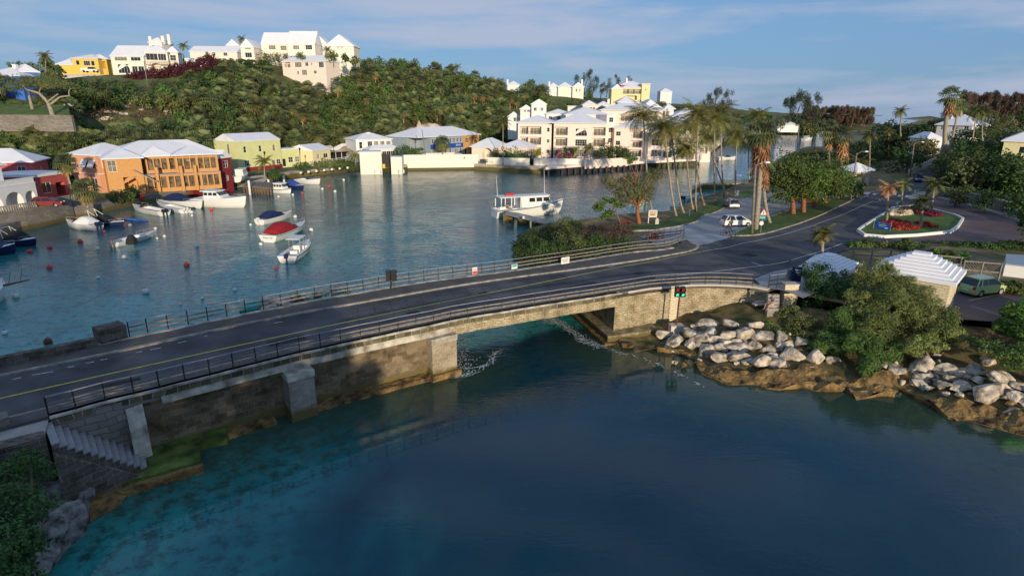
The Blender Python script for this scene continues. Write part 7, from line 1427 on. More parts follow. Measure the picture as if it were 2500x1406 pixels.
# ------------------------------------------------------------------ boats
def hull_secs(L_, B, H, nose=.92, fl=.80, dr=.3, rise=.35):
 S_ = []
 for i in range(11):
  t = i / 10; b = B / 2 * (1 - max(0, (t - .35) / .65) ** 2.2 * .97) * (.93 + .07 * min(1, t * 5)); zs = H * (1 + rise * t * t); kz = -dr * (1 - max(0, (t - .6) / .4) ** 2 * .7); x = t * L_ ; ov = max(0, (t - .6) / .4) ** 1.5
  xk = x - ov * L_ * (1 - nose); ch = (b * fl * (1 - .35 * ov), zs * .30)
  S_.append([Vector((x, b, zs)), Vector((x - ov * L_ * (1 - nose) * .4, ch[0], ch[1])), Vector((xk, b * .55 * (1 - ov * .7), -dr * .55 + ov * .1)), Vector((xk, 0, kz)), Vector((xk, -b * .55 * (1 - ov * .7), -dr * .55 + ov * .1)), Vector((x - ov * L_ * (1 - nose) * .4, -ch[0], ch[1])), Vector((x, -b, zs))])
 return S_
def outboard(par, x, y, z, m='dark'):
 g = MB(); g.loft([[Vector((x - .15 + dx * s_, y + dy * s_, z + h_)) for dx, dy in ((-.28, -.17), (.25, -.17), (.25, .17), (-.28, .17))] for h_, s_ in ((.05, .7), (.15, 1), (.5, 1), (.62, .6))], closed=True); g.box((x - .1, y, z - .25), (.16, .12, .7)); g.build('outboard_motor', m, par)
def boat(label, st, bw, B=2.2, H=.75, kind='open', hullm='hull', cover=None, motors=1, motorm='dark', group=None, z=0, name='motor_boat', stripe=None, rise=.35, dr=.3, cat='boat', k=1.0):
 a, b = (G(*st, z), G(*bw, z)); L_ = (b - a).length * k; rz = math.atan2(b.y - a.y, b.x - a.x); t = thing(name, label, cat, a, rz, group, local=True)
 S_ = hull_secs(L_, B, H, dr=dr, rise=rise); g = MB(); g.loft(S_, caps=False); tr = S_[0]; g.add(tr, [tuple(range(7))]); g.build('hull', hullm, t, True, fixn=True)
 # gunwale deck ring and cockpit
 c0, c1 = (.06, .62) if kind not in ('ferry', 'cabin', 'sport') else (.04, .30); zs = [q[0].z for q in S_]; g = MB()
 def gz(x): i = min(9, int(x / L_ * 10)); f_ = x / L_ * 10 - i; return zs[i] * (1 - f_) + zs[i + 1] * f_
 def gb(x): i = min(9, int(x / L_ * 10)); f_ = x / L_ * 10 - i; return S_[i][0].y * (1 - f_) + S_[i + 1][0].y * f_
 X = [c0 * L_ + (c1 - c0) * L_ * i / 6 for i in range(7)]; w_ = min(.28, B * .12)
 for i in range(6):
  for s_ in (1, -1):
   q = [(X[i], s_ * gb(X[i]), gz(X[i])), (X[i + 1], s_ * gb(X[i + 1]), gz(X[i + 1])), (X[i + 1], s_ * (gb(X[i + 1]) - w_), gz(X[i + 1]) + .02), (X[i], s_ * (gb(X[i]) - w_), gz(X[i]) + .02)]
   q2 = [(p[0], p[1], p[2] - H * .55) for p in q[2:]]; g.add(q, [(0, 1, 2, 3) if s_ < 0 else (3, 2, 1, 0)]); g.add([q[3], q[2], q2[0], q2[1]], [(0, 1, 2, 3)])
 fl = H * .42; g.add([(X[0], gb(X[0]) - w_, fl), (X[-1], gb(X[-1]) - w_, fl), (X[-1], -gb(X[-1]) + w_, fl), (X[0], -gb(X[0]) + w_, fl)], [(3, 2, 1, 0)])
 g.add([(0, gb(0), gz(0)), (X[0], gb(X[0]), gz(X[0])), (X[0], -gb(X[0]), gz(X[0])), (0, -gb(0), gz(0))], [(3, 2, 1, 0)])
 g.add([(X[0], -gb(X[0]) + w_, fl), (X[0], gb(X[0]) - w_, fl), (X[0], gb(X[0]) - w_, gz(X[0])), (X[0], -gb(X[0]) + w_, gz(X[0]))], [(0, 1, 2, 3)]); x1 = X[-1]
 g.add([(x1, -gb(x1) + w_, fl), (x1, gb(x1) - w_, fl), (x1, gb(x1) - w_, gz(x1) + .02), (x1, -gb(x1) + w_, gz(x1) + .02)], [(0, 1, 2, 3)])
 fd = [i for i in range(11) if S_[i][0].x > x1 + .02]; prev = (x1, gb(x1), gz(x1))
 for i in fd:
  q = (S_[i][0].x, S_[i][0].y, zs[i]); cr = .12
  g.add([(prev[0], prev[1], prev[2]), (prev[0], 0, prev[2] + cr), (q[0], 0, q[2] + cr * .6), (q[0], q[1], q[2])], [(0, 1, 2, 3)]); g.add([(prev[0], -prev[1], prev[2]), (prev[0], 0, prev[2] + cr), (q[0], 0, q[2] + cr * .6), (q[0], -q[1], q[2])], [(3, 2, 1, 0)]); prev = q
 g.build('deck', 'framewhite', t)
 if stripe:
  g = MB()
  for s_ in (0, 6):
   A_ = [q[s_] + Vector((0, .015 if s_ == 0 else -.015, -.02)) for q in S_]; B_ = [p - Vector((0, 0, .11)) for p in A_]; n = len(A_); g.add(A_ + B_, [(i, i + 1, n + i + 1, n + i) for i in range(n - 1)])
  g.build('rubbing_strake', stripe, t)
 if kind in ('open', 'cuddy', 'console', 'sport'):
  g = MB(); R0 = .06 if kind != 'open' else .03; P_ = [(L_ * q, s_ * gb(L_ * q) * .93, gz(L_ * q) + .42) for s_, q in ((1, .66), (1, .8), (1, .93), (1, .995), (-1, .93), (-1, .8), (-1, .66))]; P_[3] = (L_ * 1.0, 0, gz(L_ * .99) + .45)
  g.tube(P_, .025, 4)
  for p in P_: g.tube([p, (p[0], p[1], p[2] - .42)], .02, 4)
  g.build('bow_rail', 'railgrey', t)
 if kind == 'cuddy':
  g = MB(); x = L_ * .56; g.add([(x + .6, -gb(x) * .75, gz(x) + .1), (x + .6, gb(x) * .75, gz(x) + .1), (x, gb(x) * .7, gz(x) + .55), (x, -gb(x) * .7, gz(x) + .55), (x - .5, gb(x) * .85, gz(x) + .1), (x - .5, -gb(x) * .85, gz(x) + .1)], [(0, 1, 2, 3), (1, 4, 2), (0, 3, 5)]); g.build('windshield', 'glass', t)
 if kind == 'console':
  g = MB(); g.box((L_ * .45, 0, fl + .5), (.7, .8, 1.0)); g.box((L_ * .30, 0, fl + .3), (.5, .9, .6)); g.build('console', 'framewhite', t); g = MB()
  for sx in (.34, .50):
   for sy in (-1, 1): g.tube([(L_ * sx, sy * B * .28, fl), (L_ * sx, sy * B * .26, fl + 2.0)], .035, 5)
  g.build('canopy_frame', 'railgrey', t); g = MB(); g.loft([[Vector((L_ * .42 + dx * (L_ * .15), dy * B * .33, fl + 2.0 + h_)) for dx, dy in ((-1, -1), (1, -1), (1, 1), (-1, 1))] for h_ in (0, .07)], closed=True); g.build('canopy', 'framewhite', t)
 if kind == 'cover' or cover:
  g = MB(); x0_, x1_ = L_ * .10, L_ * .66; hc = 1.0 if kind != 'flat' else .35; secs = []
  for i in range(8):
   q = i / 7; x = x0_ + (x1_ - x0_) * q; bb = gb(x) * .92; hh_ = hc * (math.sin(math.pi * min(1, .12 + q * .95)) ** .8) * (B / 2.3); secs.append([Vector((x, bb * c_, gz(x) + .02 + hh_ * h_)) for c_, h_ in ((1, 0), (.85, .6), (.45, .95), (0, 1), (-.45, .95), (-.85, .6), (-1, 0))])
  g.loft(secs); g.build('canvas_cover', cover or 'canvasdark', t, False, fixn=True)
 if kind in ('cabin', 'sport', 'ferry'):
  x0_, x1_ = {'cabin': (.22, .72), 'sport': (.26, .60), 'ferry': (.34, .80)}[kind]; x0_ *= L_; x1_ *= L_; hc = {'cabin': 1.25, 'sport': 1.35, 'ferry': 1.75}[kind]; z0 = gz((x0_ + x1_) / 2) - .1; bb = B * .38
  g = MB(); sl = .25 * hc if kind != 'ferry' else .2; rk_ = .9 * hc if kind == 'sport' else .5 * hc
  g.loft([[Vector((x0_ + a_ * (1 - 0), s_ * bb * w2, z0 + h_)) if a_ is not None else Vector((x1_ - r_, s_ * bb * w2 * .82, z0 + h_)) for a_, r_, s_ in ((0, 0, -1), (None, r0, -1), (None, r0, 1), (0, 0, 1))] for h_, w2, r0 in ((0, 1.08, 0), (hc * .45, 1.04, rk_ * .25), (hc, .94, rk_))], closed=True)
  g.build('cabin', 'hull', t); g = MB(); nW = 4 if kind == 'ferry' else 3
  for s_ in (-1, 1):
   for i in range(nW):
    if kind == 'ferry' and i == 0: continue
    u0, u1 = x0_ + (x1_ - x0_ - rk_ * .7) * (i + .1) / nW, x0_ + (x1_ - x0_ - rk_ * .7) * (i + .9) / nW; q = []
    for u, v in ((u0, .5), (u1, .5), (u1, .88), (u0, .88)):
     tp = (u - x0_) / (x1_ - x0_); wv = (1.04 - .1 * (v - .45) / .55) * (1 - .18 * tp); q.append((u, s_ * (bb * wv + .03), z0 + hc * v))
    g.add(q, [(0, 1, 2, 3) if s_ < 0 else (3, 2, 1, 0)])
  for i in range(3):
   y0, y1 = bb * (-.78 + .53 * i), bb * (-.78 + .53 * i + .48); q = []
   for y, v in ((y0, .52), (y1, .52), (y1, .9), (y0, .9)): q.append((x1_ - rk_ * (.25 + .75 * (v - .45) / .55) + .04, y, z0 + hc * v))
   g.add(q, [(0, 1, 2, 3)])
  g.build('windows', 'glass', t); g = MB(); back = L_ * (.04 if kind == 'ferry' else .20)
  g.loft([[Vector((x, y * bb * s_, z0 + hc + h_)) for x, y in ((back, -1.1), (x1_ - rk_ + .3, -.9), (x1_ - rk_ + .3, .9), (back, 1.1))] for h_, s_ in ((0, 1), (.08, 1), (.16, .8))], closed=True); g.build('cabin_roof', 'framewhite', t)
  if kind == 'ferry':
   g = MB()
   for x in (.06, .20, .33):
    for s_ in (-1, 1): g.box((L_ * x, s_ * bb, z0 + hc / 2), (.14, .1, hc))
   g.build('roof_posts', 'framewhite', t); g = MB(); g.box((L_ * .28, 0, fl + .45), (L_ * .1, bb * 1.3, .9)); g.build('bench_box', 'cream', t); g = MB(); g.tube([(L_ * .16, .2, z0 + hc + .3), (L_ * .28, .2, z0 + hc + .3)], .22, 8); g.build('life_raft', 'redplastic', t)
   for x, hh_ in ((.05, 3.6), (.72, 5.2)):
    g = MB(); g.tube([(L_ * x, 0, z0 + hc), (L_ * x - .25, 0, z0 + hc + hh_)], [.05, .02], 5); g.build('mast', 'framewhite', t)
   g = MB(); P_ = [(L_ * q, s_ * gb(L_ * q) * .95, gz(L_ * q) + .7) for s_, q in ((1, .82), (1, .9), (1, .97), (-1, .97), (-1, .9), (-1, .82))]; g.tube(P_, .03, 4)
   for p in P_: g.tube([p, (p[0], p[1], p[2] - .7)], .025, 4)
   g.build('bow_rail', 'railgrey', t); g = MB()
   for s_ in (-1, 1): g.tube([(.05, s_ * .5, fl + .2), (-.6, s_ * .5, fl + 2.1), (.2, s_ * .5, fl + 2.3)], .035, 4)
   g.build('stern_frame', 'railgrey', t)
 for i in range(motors): outboard(t, -.1, (i - (motors - 1) / 2) * .55, gz(0) - .25, motorm)
 return t
b_ = boat('red covered white motor boat moored in mid inlet', (655, 592), (746, 560), 3.0, .95, 'cuddy', cover='darkred', motors=0, stripe='teal'); 
text(b_, "Wasn't Me", (-.03, 0, .62), -math.pi / 2, .34, 'dark')
boat('open white fishing boat with white canopy in front of the red covered boat', (702, 643), (757, 604), 2.5, .85, 'console', motors=1, motorm='navy', stripe='navy')
boat('white runabout with navy windshield cover moored behind the red covered boat', (634, 549), (713, 530), 2.3, .8, 'cuddy', cover='navy', motors=1, motorm='whitebuoy')
boat('long white skiff with black covered console among the white buoys', (278, 603), (380, 577), 2.0, .6, 'open', motors=2, motorm='grey', cover=None)
c = G(322, 592, .7); g = MB(); g.loft([[c + Vector((dx * s_, dy * s_, h_)) for dx, dy in ((-.6, -.45), (.6, -.45), (.6, .45), (-.6, .45))] for h_, s_ in ((-.2, 1), (.5, .8), (1.0, .35))], closed=True); one('console_cover', g, 'canvasdark', 'black canvas cover over the console of the long white skiff', 'canvas cover')
boat('white boat with tall white canvas hood near the left sea wall', (240, 562), (166, 556), 2.4, .9, 'cuddy', cover='white', motors=2, motorm='navy')
boat('dark covered boat with silver arch behind the white hooded boat', (232, 548), (305, 551), 2.5, .5, 'open', hullm='navy', cover='canvasdark', motors=0)
boat('navy hulled boat under dark cover with white arch at the left', (22, 597), (92, 600), 2.6, .75, 'open', hullm='navy', cover='canvasdark', motors=0)
boat('navy and white boat cut off by the left edge', (-30, 622), (42, 618), 2.6, .9, 'open', hullm='navy', cover='navy', motors=1)
for nm, px in (('arch over the navy boat at the left', (45, 597)), ('arch over the dark covered boat', (250, 548))):
 q = G(*px, 0); r = thing('roll_bar', 'silver tubular ' + nm, 'boat frame', q, .1, local=True); g = MB(); g.tube([(-.9, -1, .6), (-1.3, -.9, 2.3), (-1.3, .9, 2.3), (-.9, 1, .6)], .05, 5); g.tube([(.6, -1, .8), (-1.3, -.9, 2.3)], .04, 5); g.tube([(.6, 1, .8), (-1.3, .9, 2.3)], .04, 5); g.build('tubes', 'framewhite', r)
boat('white motor boat with black outboards tied at the left quay', (402, 527), (326, 513), 2.5, .8, 'cuddy', motors=2)
boat('white motor boat with tilted white outboards beside the pinkish cruiser', (452, 521), (385, 505), 2.3, .7, 'open', motors=2, motorm='whitebuoy')
boat('pinkish white cruiser with blue canvas next to the big sport fisher', (405, 500), (497, 511), 2.9, 1.1, 'cuddy', cover='navy', motors=0)
boat('big white sport fishing boat with curved cabin windows at the pier', (482, 503), (604, 508), 3.7, 1.55, 'sport', motors=0, stripe='framewhite')
boat('small white cabin boat with white dome moored beside the wooden pier', (667, 470), (712, 473), 2.4, .8, 'cabin', motors=0, stripe='navy')
boat('navy boat with purple canvas behind the small dome cabin boat', (703, 458), (743, 463), 2.3, .7, 'open', hullm='navy', cover='signblue', motors=1)
boat('white cruiser with grey windshield, farthest of the moored row', (728, 447), (783, 451), 2.9, 1.0, 'cuddy', motors=0, cover=None)
boat('white boat standing on a cradle on the slipway', (578, 443), (603, 432), 2.6, 1.0, 'cabin', motors=0, z=1.8)
boat('white boat at the left edge with long wooden bowsprit', (-60, 760), (16, 722), 2.4, 1.3, 'open', motors=0)
bs = thing('bowsprit', 'long wooden bowsprit with two thin sticks at the left edge', 'bowsprit', G(16, 700, 1.5)); g = MB(); a, b = G(8, 697, 1.7), G(72, 683, 1.7); g.tube([a, b], [.12, .06], 6)
for q, h_ in ((.2, 1.1), (.65, 1.3)): p = a.lerp(b, q); g.tube([p, p + Vector((.25, .2, h_))], .03, 4)
g.build('spar', 'wood', bs)
boat('white passenger ferry boat with long cabin at the jetty', (1206, 531), (1374, 520), 3.7, 1.35, 'ferry', motors=0, stripe='navy', name='ferry', rise=.85, dr=.5)
boat('white motor boat half hidden behind the cedar tree', (1541, 503), (1582, 498), 2.4, .9, 'cuddy', motors=0)
boat('tiny white dinghy near the shore palms', (1638, 506), (1666, 510), 1.2, .35, 'open', motors=0, name='dinghy')
boat('white boat with dark blue raised outboard by the stone jetty', (1668, 492), (1706, 482), 2.1, .75, 'open', motors=2, motorm='navy')
boat('long white skiff beside the stone jetty behind the palms', (1795, 482), (1738, 480), 1.8, .45, 'open', motors=0)
boat('white boat with raised T shaped roof behind the stone jetty', (1783, 452), (1820, 452), 2.3, .8, 'console', motors=0)
boat('white cruiser moored far off beyond the deck', (1752, 392), (1796, 392), 2.8, 1.1, 'cuddy', motors=0)
boat('small white boat just past the end of the deck', (1711, 389), (1718, 386), 1.6, .4, 'open', motors=0, name='dinghy')
boat('white sailing launch in the far channel behind the almond trees', (1960, 345), (1982, 344), 3, 1.4, 'sport', motors=0)
boat('white boat in the far water under the orange-skirted palms', (1998, 331), (2010, 330), 3, 1.2, 'cabin', motors=0)
boat('white boat moored off the far island shore', (2078, 352), (2098, 350), 3, 1.1, 'cuddy', motors=0)
boat('second white boat moored off the far island shore', (2092, 362), (2116, 358), 3, .9, 'cuddy', motors=0)
def pointed(label, a, b, w_, m, z=.0, h=.25, name='kayak'):
 A_, B_ = G(*a, z), G(*b, z); L_ = (B_ - A_).length; t = thing(name, label, 'kayak' if name == 'kayak' else 'boat', A_, math.atan2(B_.y - A_.y, B_.x - A_.x), local=True); g = MB()
 g.loft([[Vector((L_ * q, w_ * math.sin(math.pi * (.03 + .94 * q)) * c_, h * h_)) for c_, h_ in ((1, .5), (.5, 1), (-.5, 1), (-1, .5), (0, -.5))] for q in [i / 8 for i in range(9)]], closed=True); g.build('hull', m, t, True); return t
pointed('long bright blue kayak floating along the left quay', (295, 535), (362, 541), .4, 'blue')
pointed('red kayak lying on the quay under the orange building', (341, 489), (352, 480), .45, 'redplastic', 1.6, .7)
r = pointed('turquoise rowing boat seen through the far railing', (585, 764), (645, 752), .75, 'teal', .1, .5, 'rowing_boat')
# mooring buoys
def buoy(px, m, lab, r_=.28, grp='mooring buoys in the inlet'):
 p = G(*px, 0); t = thing('buoy', lab, 'buoy', p, group=grp, local=True); g = MB(); g.ball((0, 0, r_ * .45), r_, 12, 8); g.build('float', m, t, True); g = MB(); g.tube([(0, 0, r_ * 1.3), (0, 0, r_ * 1.75)], .03, 5); g.build('eye', 'iron', t)
for i, (px, lab, r_) in enumerate([((74, 617), 'red buoy left of the pair below the navy boats', .32), ((122, 607), 'red buoy right of the pair below the navy boats', .3), ((196, 592), 'red and white buoy alone below the hooded boat', .32), ((255, 567), 'small red buoy at the stern of the white hooded boat', .2), ((121, 656), 'red buoy floating alone in the left foreground water', .3), ((456, 650), 'red buoy in the open water left of the three moored boats', .32), ((516, 513), 'red buoy under the big sport fishing boat', .3), ((738, 472), 'red buoy beside the navy boat at the pier', .25), ((803, 456), 'small red buoy beyond the moored row', .28), ((674, 657), 'red buoy at the stern of the canopy boat', .2)]): buoy(px, 'redbuoy', lab, r_)
for i, (px, r_, lab) in enumerate([((269, 545), .16, 'small white buoy nearest the dark covered boat'), ((288, 550), .16, 'small white buoy right of the dark covered boat'), ((318, 552), .26, 'white buoy in front of the blue kayak'), ((380, 560), .25, 'white buoy above the bow of the long skiff'), ((402, 579), .24, 'cream buoy right of the long skiff bow'), ((384, 583), .16, 'small dark-topped buoy at the long skiff bow'), ((239, 609), .26, 'white buoy left below the long skiff'), ((304, 630), .28, 'white buoy right below the long skiff'), ((468, 520), .28, 'upper of two white buoys under the pinkish cruiser'), ((469, 528), .22, 'lower of two white buoys under the pinkish cruiser'), ((481, 602), .26, 'white buoy in open water above the lone red buoy'), ((721, 531), .3, 'white buoy at the bow of the navy covered runabout'), ((760, 564), .32, 'white buoy at the bow of the red covered boat'), ((637, 598), .26, 'cream buoy at the stern of the red covered boat'), ((612, 550), .2, 'white buoy at the stern of the navy covered runabout'), ((680, 482), .26, 'white buoy below the small dome cabin boat'), ((715, 477), .26, 'white buoy at the bow of the small dome cabin boat'), ((787, 463), .3, 'white buoy below the farthest cruiser, left'), ((818, 469), .32, 'white buoy below the farthest cruiser, right'), ((839, 441), .32, 'white buoy tied to the farthest cruiser'), ((39, 726), .3, 'white buoy beside the bowsprit boat'), ((240, 679), .18, 'small white buoy alone in the left middle water'), ((356, 715), .32, 'large white buoy above the stone parapet'), ((573, 710), .22, 'white buoy with dark band above the railing'), ((494, 730), .17, 'small white buoy above the left railing'), ((440, 744), .14, 'tiny white buoy nearest the left railing'), ((12, 815), .2, 'white buoy at the left edge above the parapet'), ((465, 630), .1, 'tiny white float near the lone red buoy')]): buoy(px, 'whitebuoy', lab, r_)
buoy((118, 838), 'rust', 'rusty orange buoy close behind the dark stone parapet', .3, None)
# wooden pier, white piles, jetty
r = thing('wooden_pier', 'dark wooden pier beside the slipway', 'pier', G(600, 470, 0)); P = [G(597, 470, 0), G(663, 476, 0), G(668, 462, 0), G(605, 458, 0)]; g = MB(); g.prism([V2(p) for p in P], 1.2, 1.45); g.build('planks', 'railwood', r)
for i in range(10): q = P[0].lerp(P[1], i / 9); g = MB(); g.box((q.x, q.y, .4), (.22, .22, 2.2)); g.build('pile', 'wood', r)
for x, y0, y1, lab in ((552, 467, 441, 'white pile left of the big sport fishing boat bow'), (611, 476, 442, 'tall white pile at the outer corner of the wooden pier'), (657, 459, 432, 'white pile behind the small dome cabin boat'), (694, 447, 430, 'white pile beside the navy boat'), (415, 478, 464, 'short white pile behind the pinkish cruiser')):
 p = G(x, y0, 0); g = MB(); h_ = D(x, y1, p.y).z; g.lathe([(.24, -1), (.24, h_), (.12, h_ + .1)], (p.x, p.y, 0), 10); one('mooring_pile', g, 'framewhite', lab, 'pile', 'white mooring piles', True)
r = thing('ferry_jetty', 'concrete jetty on three blocks beside the ferry boat', 'jetty', G(1300, 545, 0)); P = [G(1240, 516, 1.5), G(1262, 519, 1.5), G(1392, 549, 1.5), G(1368, 553, 1.5), G(1232, 521, 1.5)]
g = MB(); g.prism([V2(p) for p in P], 1.25, 1.5); g.build('deck', 'concrete', r)
for x, y in ((1240, 541), (1278, 550), (1314, 559)):
 p = G(x, y, 0); g = MB(); g.box((p.x, p.y + .7, .1), (1.8, 1.4, 2.3), .15); g.build('block', 'quaystone', r)
g = MB(); p = G(1278, 534, 1.5); g.lathe([(.18, 0), (.2, .3), (.05, .4)], (p.x, p.y, 1.5), 8); g.build('bollard', 'framewhite', r)
# stone jetty by the palms
r = thing('stone_jetty', 'low stone jetty running out behind the coconut palms', 'jetty', G(1700, 480, 0)); P = [G(1688, 478, 0), G(1715, 464, 0), G(1800, 462, 0), G(1845, 462, 0), G(1845, 452, 0), G(1770, 452, 0), G(1690, 466, 0)]; g = MB(); g.prism([V2(p) for p in P], -1.5, 1.3); g.build('jetty_body', 'quaystone', r)
# sea walls on the left shore
def sw(label, px, h_, m='greywall', z=0, th=.6, bal=False):
 P = resample([G(x, y, z) for x, y in px], 3); r = thing('sea_wall', label, 'sea wall', P[0]); g = MB(); sweep(g, P, [(-th / 2, -2), (th / 2 + 1.5, -2), (th / 2 + 1.5, h_), (-th / 2, h_)]); g.build('wall_body', m, r)
 if bal:
  g = MB()
  for a, b in zip(P, P[1:]):
   n = max(2, int((b - a).length / .32))
   for i in range(n): q = a.lerp(b, i / n); g.box((q.x, q.y + .3, h_ + .35 + z), (.14, .14, .7))
   g.beam(a + Vector((0, .3, h_ + .75)), b + Vector((0, .3, h_ + .75)), .3, .14)
  g.build('balustrade', 'graystone', r)
sw('dark stone quay along the left shore', [(-300, 655), (0, 580), (90, 550), (170, 534), (241, 520), (330, 500), (420, 485), (520, 471), (560, 464)], 1.5)
sw('grey stone wall with balustrade before the arched white house', [(-300, 600), (0, 546), (60, 536), (120, 524), (175, 512)], 1.5, z=1.5, bal=True); sw('short grey wall with balustrade beside the shaggy fan palm', [(178, 511), (226, 505)], 1.5, z=1.5, bal=True)
sw('low stone quay below the marquee with white bollards', [(650, 446), (725, 432), (800, 425), (870, 415)], 1.5, 'quaystone')
for i in range(7): p = G(735 + i * 19, 424 - i * 2.0, 1.5); g = MB(); g.box((p.x, p.y, 1.75), (.5, .5, .5)); one('bollard', g, 'framewhite', 'low white block on the quay edge below the marquee', 'bollard', 'white blocks on the quay edge')
g = MB(); P = [G(556, 462, .1), G(640, 450, .1), G(668, 425, 1.7), G(600, 432, 1.7)]; g.add([(p.x, p.y, p.z) for p in P], [(0, 1, 2, 3)]); struct('slipway', g, 'concrete')

# ------------------------------------------------------------------ cars
def car(label, loc, rz, m, L_=4.1, W=1.7, H=1.5, tail=.12, bonnet=.27, group=None, name='parked_car'):
 t = thing(name, label, 'car', loc, rz, group, local=True); x0, x1 = -L_ / 2, L_ / 2; wr = .31; ax = (x0 + .72, x1 - .78); zb = .95 * H / 1.5
 prof = [(x0, .42), (x0 + .02, .72), (x0 + .10, zb - .02), (x0 + .45, zb), (x1 - L_ * bonnet, zb + .0), (x1 - .45, zb - .16), (x1 - .06, zb - .30), (x1, .5), (x1 - .04, .25)]
 for cx in (ax[1], ax[0]): prof += [(cx + (wr + .06) * math.cos(a), .30 + (wr + .06) * math.sin(a)) for a in [math.pi * k / 6 for k in range(7)]]
 prof += [(x0 + .05, .25)]; cx_, cz_ = 0, .6; g = MB(); secs = []
 for y, s_ in ((-W / 2, .965), (-W / 2 + .07, 1), (W / 2 - .07, 1), (W / 2, .965)): secs.append([Vector((cx_ + (x - cx_) * s_, y, cz_ + (z - cz_) * (s_ if z > .45 else 1))) for x, z in prof])
 n = len(prof); g.loft(secs, closed=True); g.build('body', m, t, fixn=True)
 xb0, xb1, xt0, xt1 = x0 + tail, x1 - L_ * bonnet + .25, x0 + tail + .42, x1 - L_ * bonnet - .62; zt = H - .06; wb, wt = W / 2 - .05, W / 2 - .24
 g = MB(); g.loft([[Vector((xb0, -wb, zb - .02)), Vector((xb1, -wb, zb - .02)), Vector((xb1, wb, zb - .02)), Vector((xb0, wb, zb - .02))], [Vector((xt0, -wt, zt)), Vector((xt1, -wt, zt)), Vector((xt1, wt, zt)), Vector((xt0, wt, zt))]], closed=True); g.build('windows', 'glass', t)
 g = MB(); g.loft([[Vector((a_, b_ * s_, zt + h_)) for a_, b_ in ((xt0 - .06, -wt - .02), (xt1 + .08, -wt - .02), (xt1 + .08, wt + .02), (xt0 - .06, wt + .02))] for h_, s_ in ((-.03, 1), (.03, .97), (.07, .8))], closed=True)
 for s_ in (-1, 1):
  for (xa, xc) in ((xb0, xt0), (xb1, xt1), ((xb0 + xb1) / 2 - .1, (xt0 + xt1) / 2), (xb0 + .55, xt0 + .35)): g.beam((xa, s_ * (wb + .005), zb - .03), (xc, s_ * (wt + .01), zt), .09, .07)
 g.build('roof', m, t); 
 for cx in ax:
  for s_ in (-1, 1):
   g = MB(); g.tube([(cx, s_ * (W / 2 - .2), .31), (cx, s_ * (W / 2 - .01), .31)], wr, 14); wh = g.build('wheel', 'rubber', t); g = MB(); g.tube([(cx, s_ * (W / 2 - .012), .31), (cx, s_ * (W / 2 + .005), .31)], wr * .62, 10); g.build('rim', 'railgrey', wh)
 for s_ in (-1, 1):
  g = MB(); g.box((x1 - .10, s_ * (W / 2 - .28), .68), (.16, .34, .15)); g.build('headlight', 'whitebuoy', t); g = MB(); g.box((x0 + .06, s_ * (W / 2 - .18), .80), (.12, .22, .26)); g.build('tail_light', 'redplastic', t); g = MB(); g.box((xb1 - .25, s_ * (W / 2 + .08), zb + .06), (.14, .18, .12)); g.build('mirror', m, t)
 g = MB(); g.box((x0 + .0, 0, .55), (.04, .48, .12)); g.build('number_plate', 'framewhite', t)
 return t
def carpx(label, a, b, m, zf=hroad, **k):
 A_, B_ = Gs(*a, zf), Gs(*b, zf); c = (A_ + B_) / 2; return car(label, (c.x, c.y, c.z + .02), math.atan2(B_.y - A_.y, B_.x - A_.x), m, **k)
carpx('white hatchback parked beside the verge with the lamp post', (1764, 553), (1829, 551), 'carwhite', L_=4.2)
carpx('silver hatchback seen from behind near the shore lawn', (1794, 512), (1774, 500), 'carsilver', L_=4.0)
carpx('dark red car half hidden behind the almond tree trunks', (1950, 498), (2003, 494), 'carred', L_=4.4, H=1.4)
carpx('light green hatchback parked beside the stone store', (2352, 722), (2434, 712), 'cargreen', L_=3.9, H=1.55)
c_ = S(2242, 444); car('dark blue car driving towards the crossing', (c_.x, c_.y, c_.z + .03), R(-118), 'carblue', L_=4.3)
for lab, px, Y, m, rz in [('small dark blue car below the yellow hilltop house', (193, 201), 200, 'carblue', .3), ('white car in the yard before the bank building', (1122, 385), 178, 'carwhite', .1), ('dark red car between the arched house and the balustrade', (118, 500), 90, 'maroon', .3)]:
 p = D(*px, Y); car(lab, (p.x, p.y, p.z - .3), rz, m)
# white pickup truck on the hill
p = D(222, 178, 205); t = thing('pickup_truck', 'white pickup truck parked on the retaining wall by the yellow house', 'truck', p, .05, local=True); g = MB(); g.box((0, 0, .75), (5.2, 1.9, .6)); g.box((-1.5, .85, 1.2), (2.1, .08, .4)); g.box((-1.5, -.85, 1.2), (2.1, .08, .4)); g.build('body', 'carwhite', t); g = MB(); g.loft([[Vector((x, y, z)) for x, y in ((-.4, -.85), (1.5, -.85), (1.5, .85), (-.4, .85))] for z in (1.05,)] + [[Vector((x, y, 1.7)) for x, y in ((-.2, -.7), (1.0, -.7), (1.0, .7), (-.2, .7))]], closed=True); g.build('windows', 'glass', t); g = MB(); g.box((.4, 0, 1.73), (1.3, 1.45, .07)); g.build('roof', 'carwhite', t)
for x in (-1.6, 1.6):
 for s_ in (-1, 1): g = MB(); g.tube([(x, s_ * .75, .38), (x, s_ * .98, .38)], .38, 12); g.build('wheel', 'rubber', t)
r = thing('retaining_wall', 'tan retaining wall under the yellow house and its truck', 'wall', D(160, 182, 203)); g = MB(); P = [D(155, 181, 203), D(200, 181, 203), D(255, 183, 201), D(300, 192, 198)]
sweep(g, P, [(-.3, -4.5), (.3, -4.5), (.3, 0), (-.3, 0)]); g.build('wall_body', 'paleconc', r)

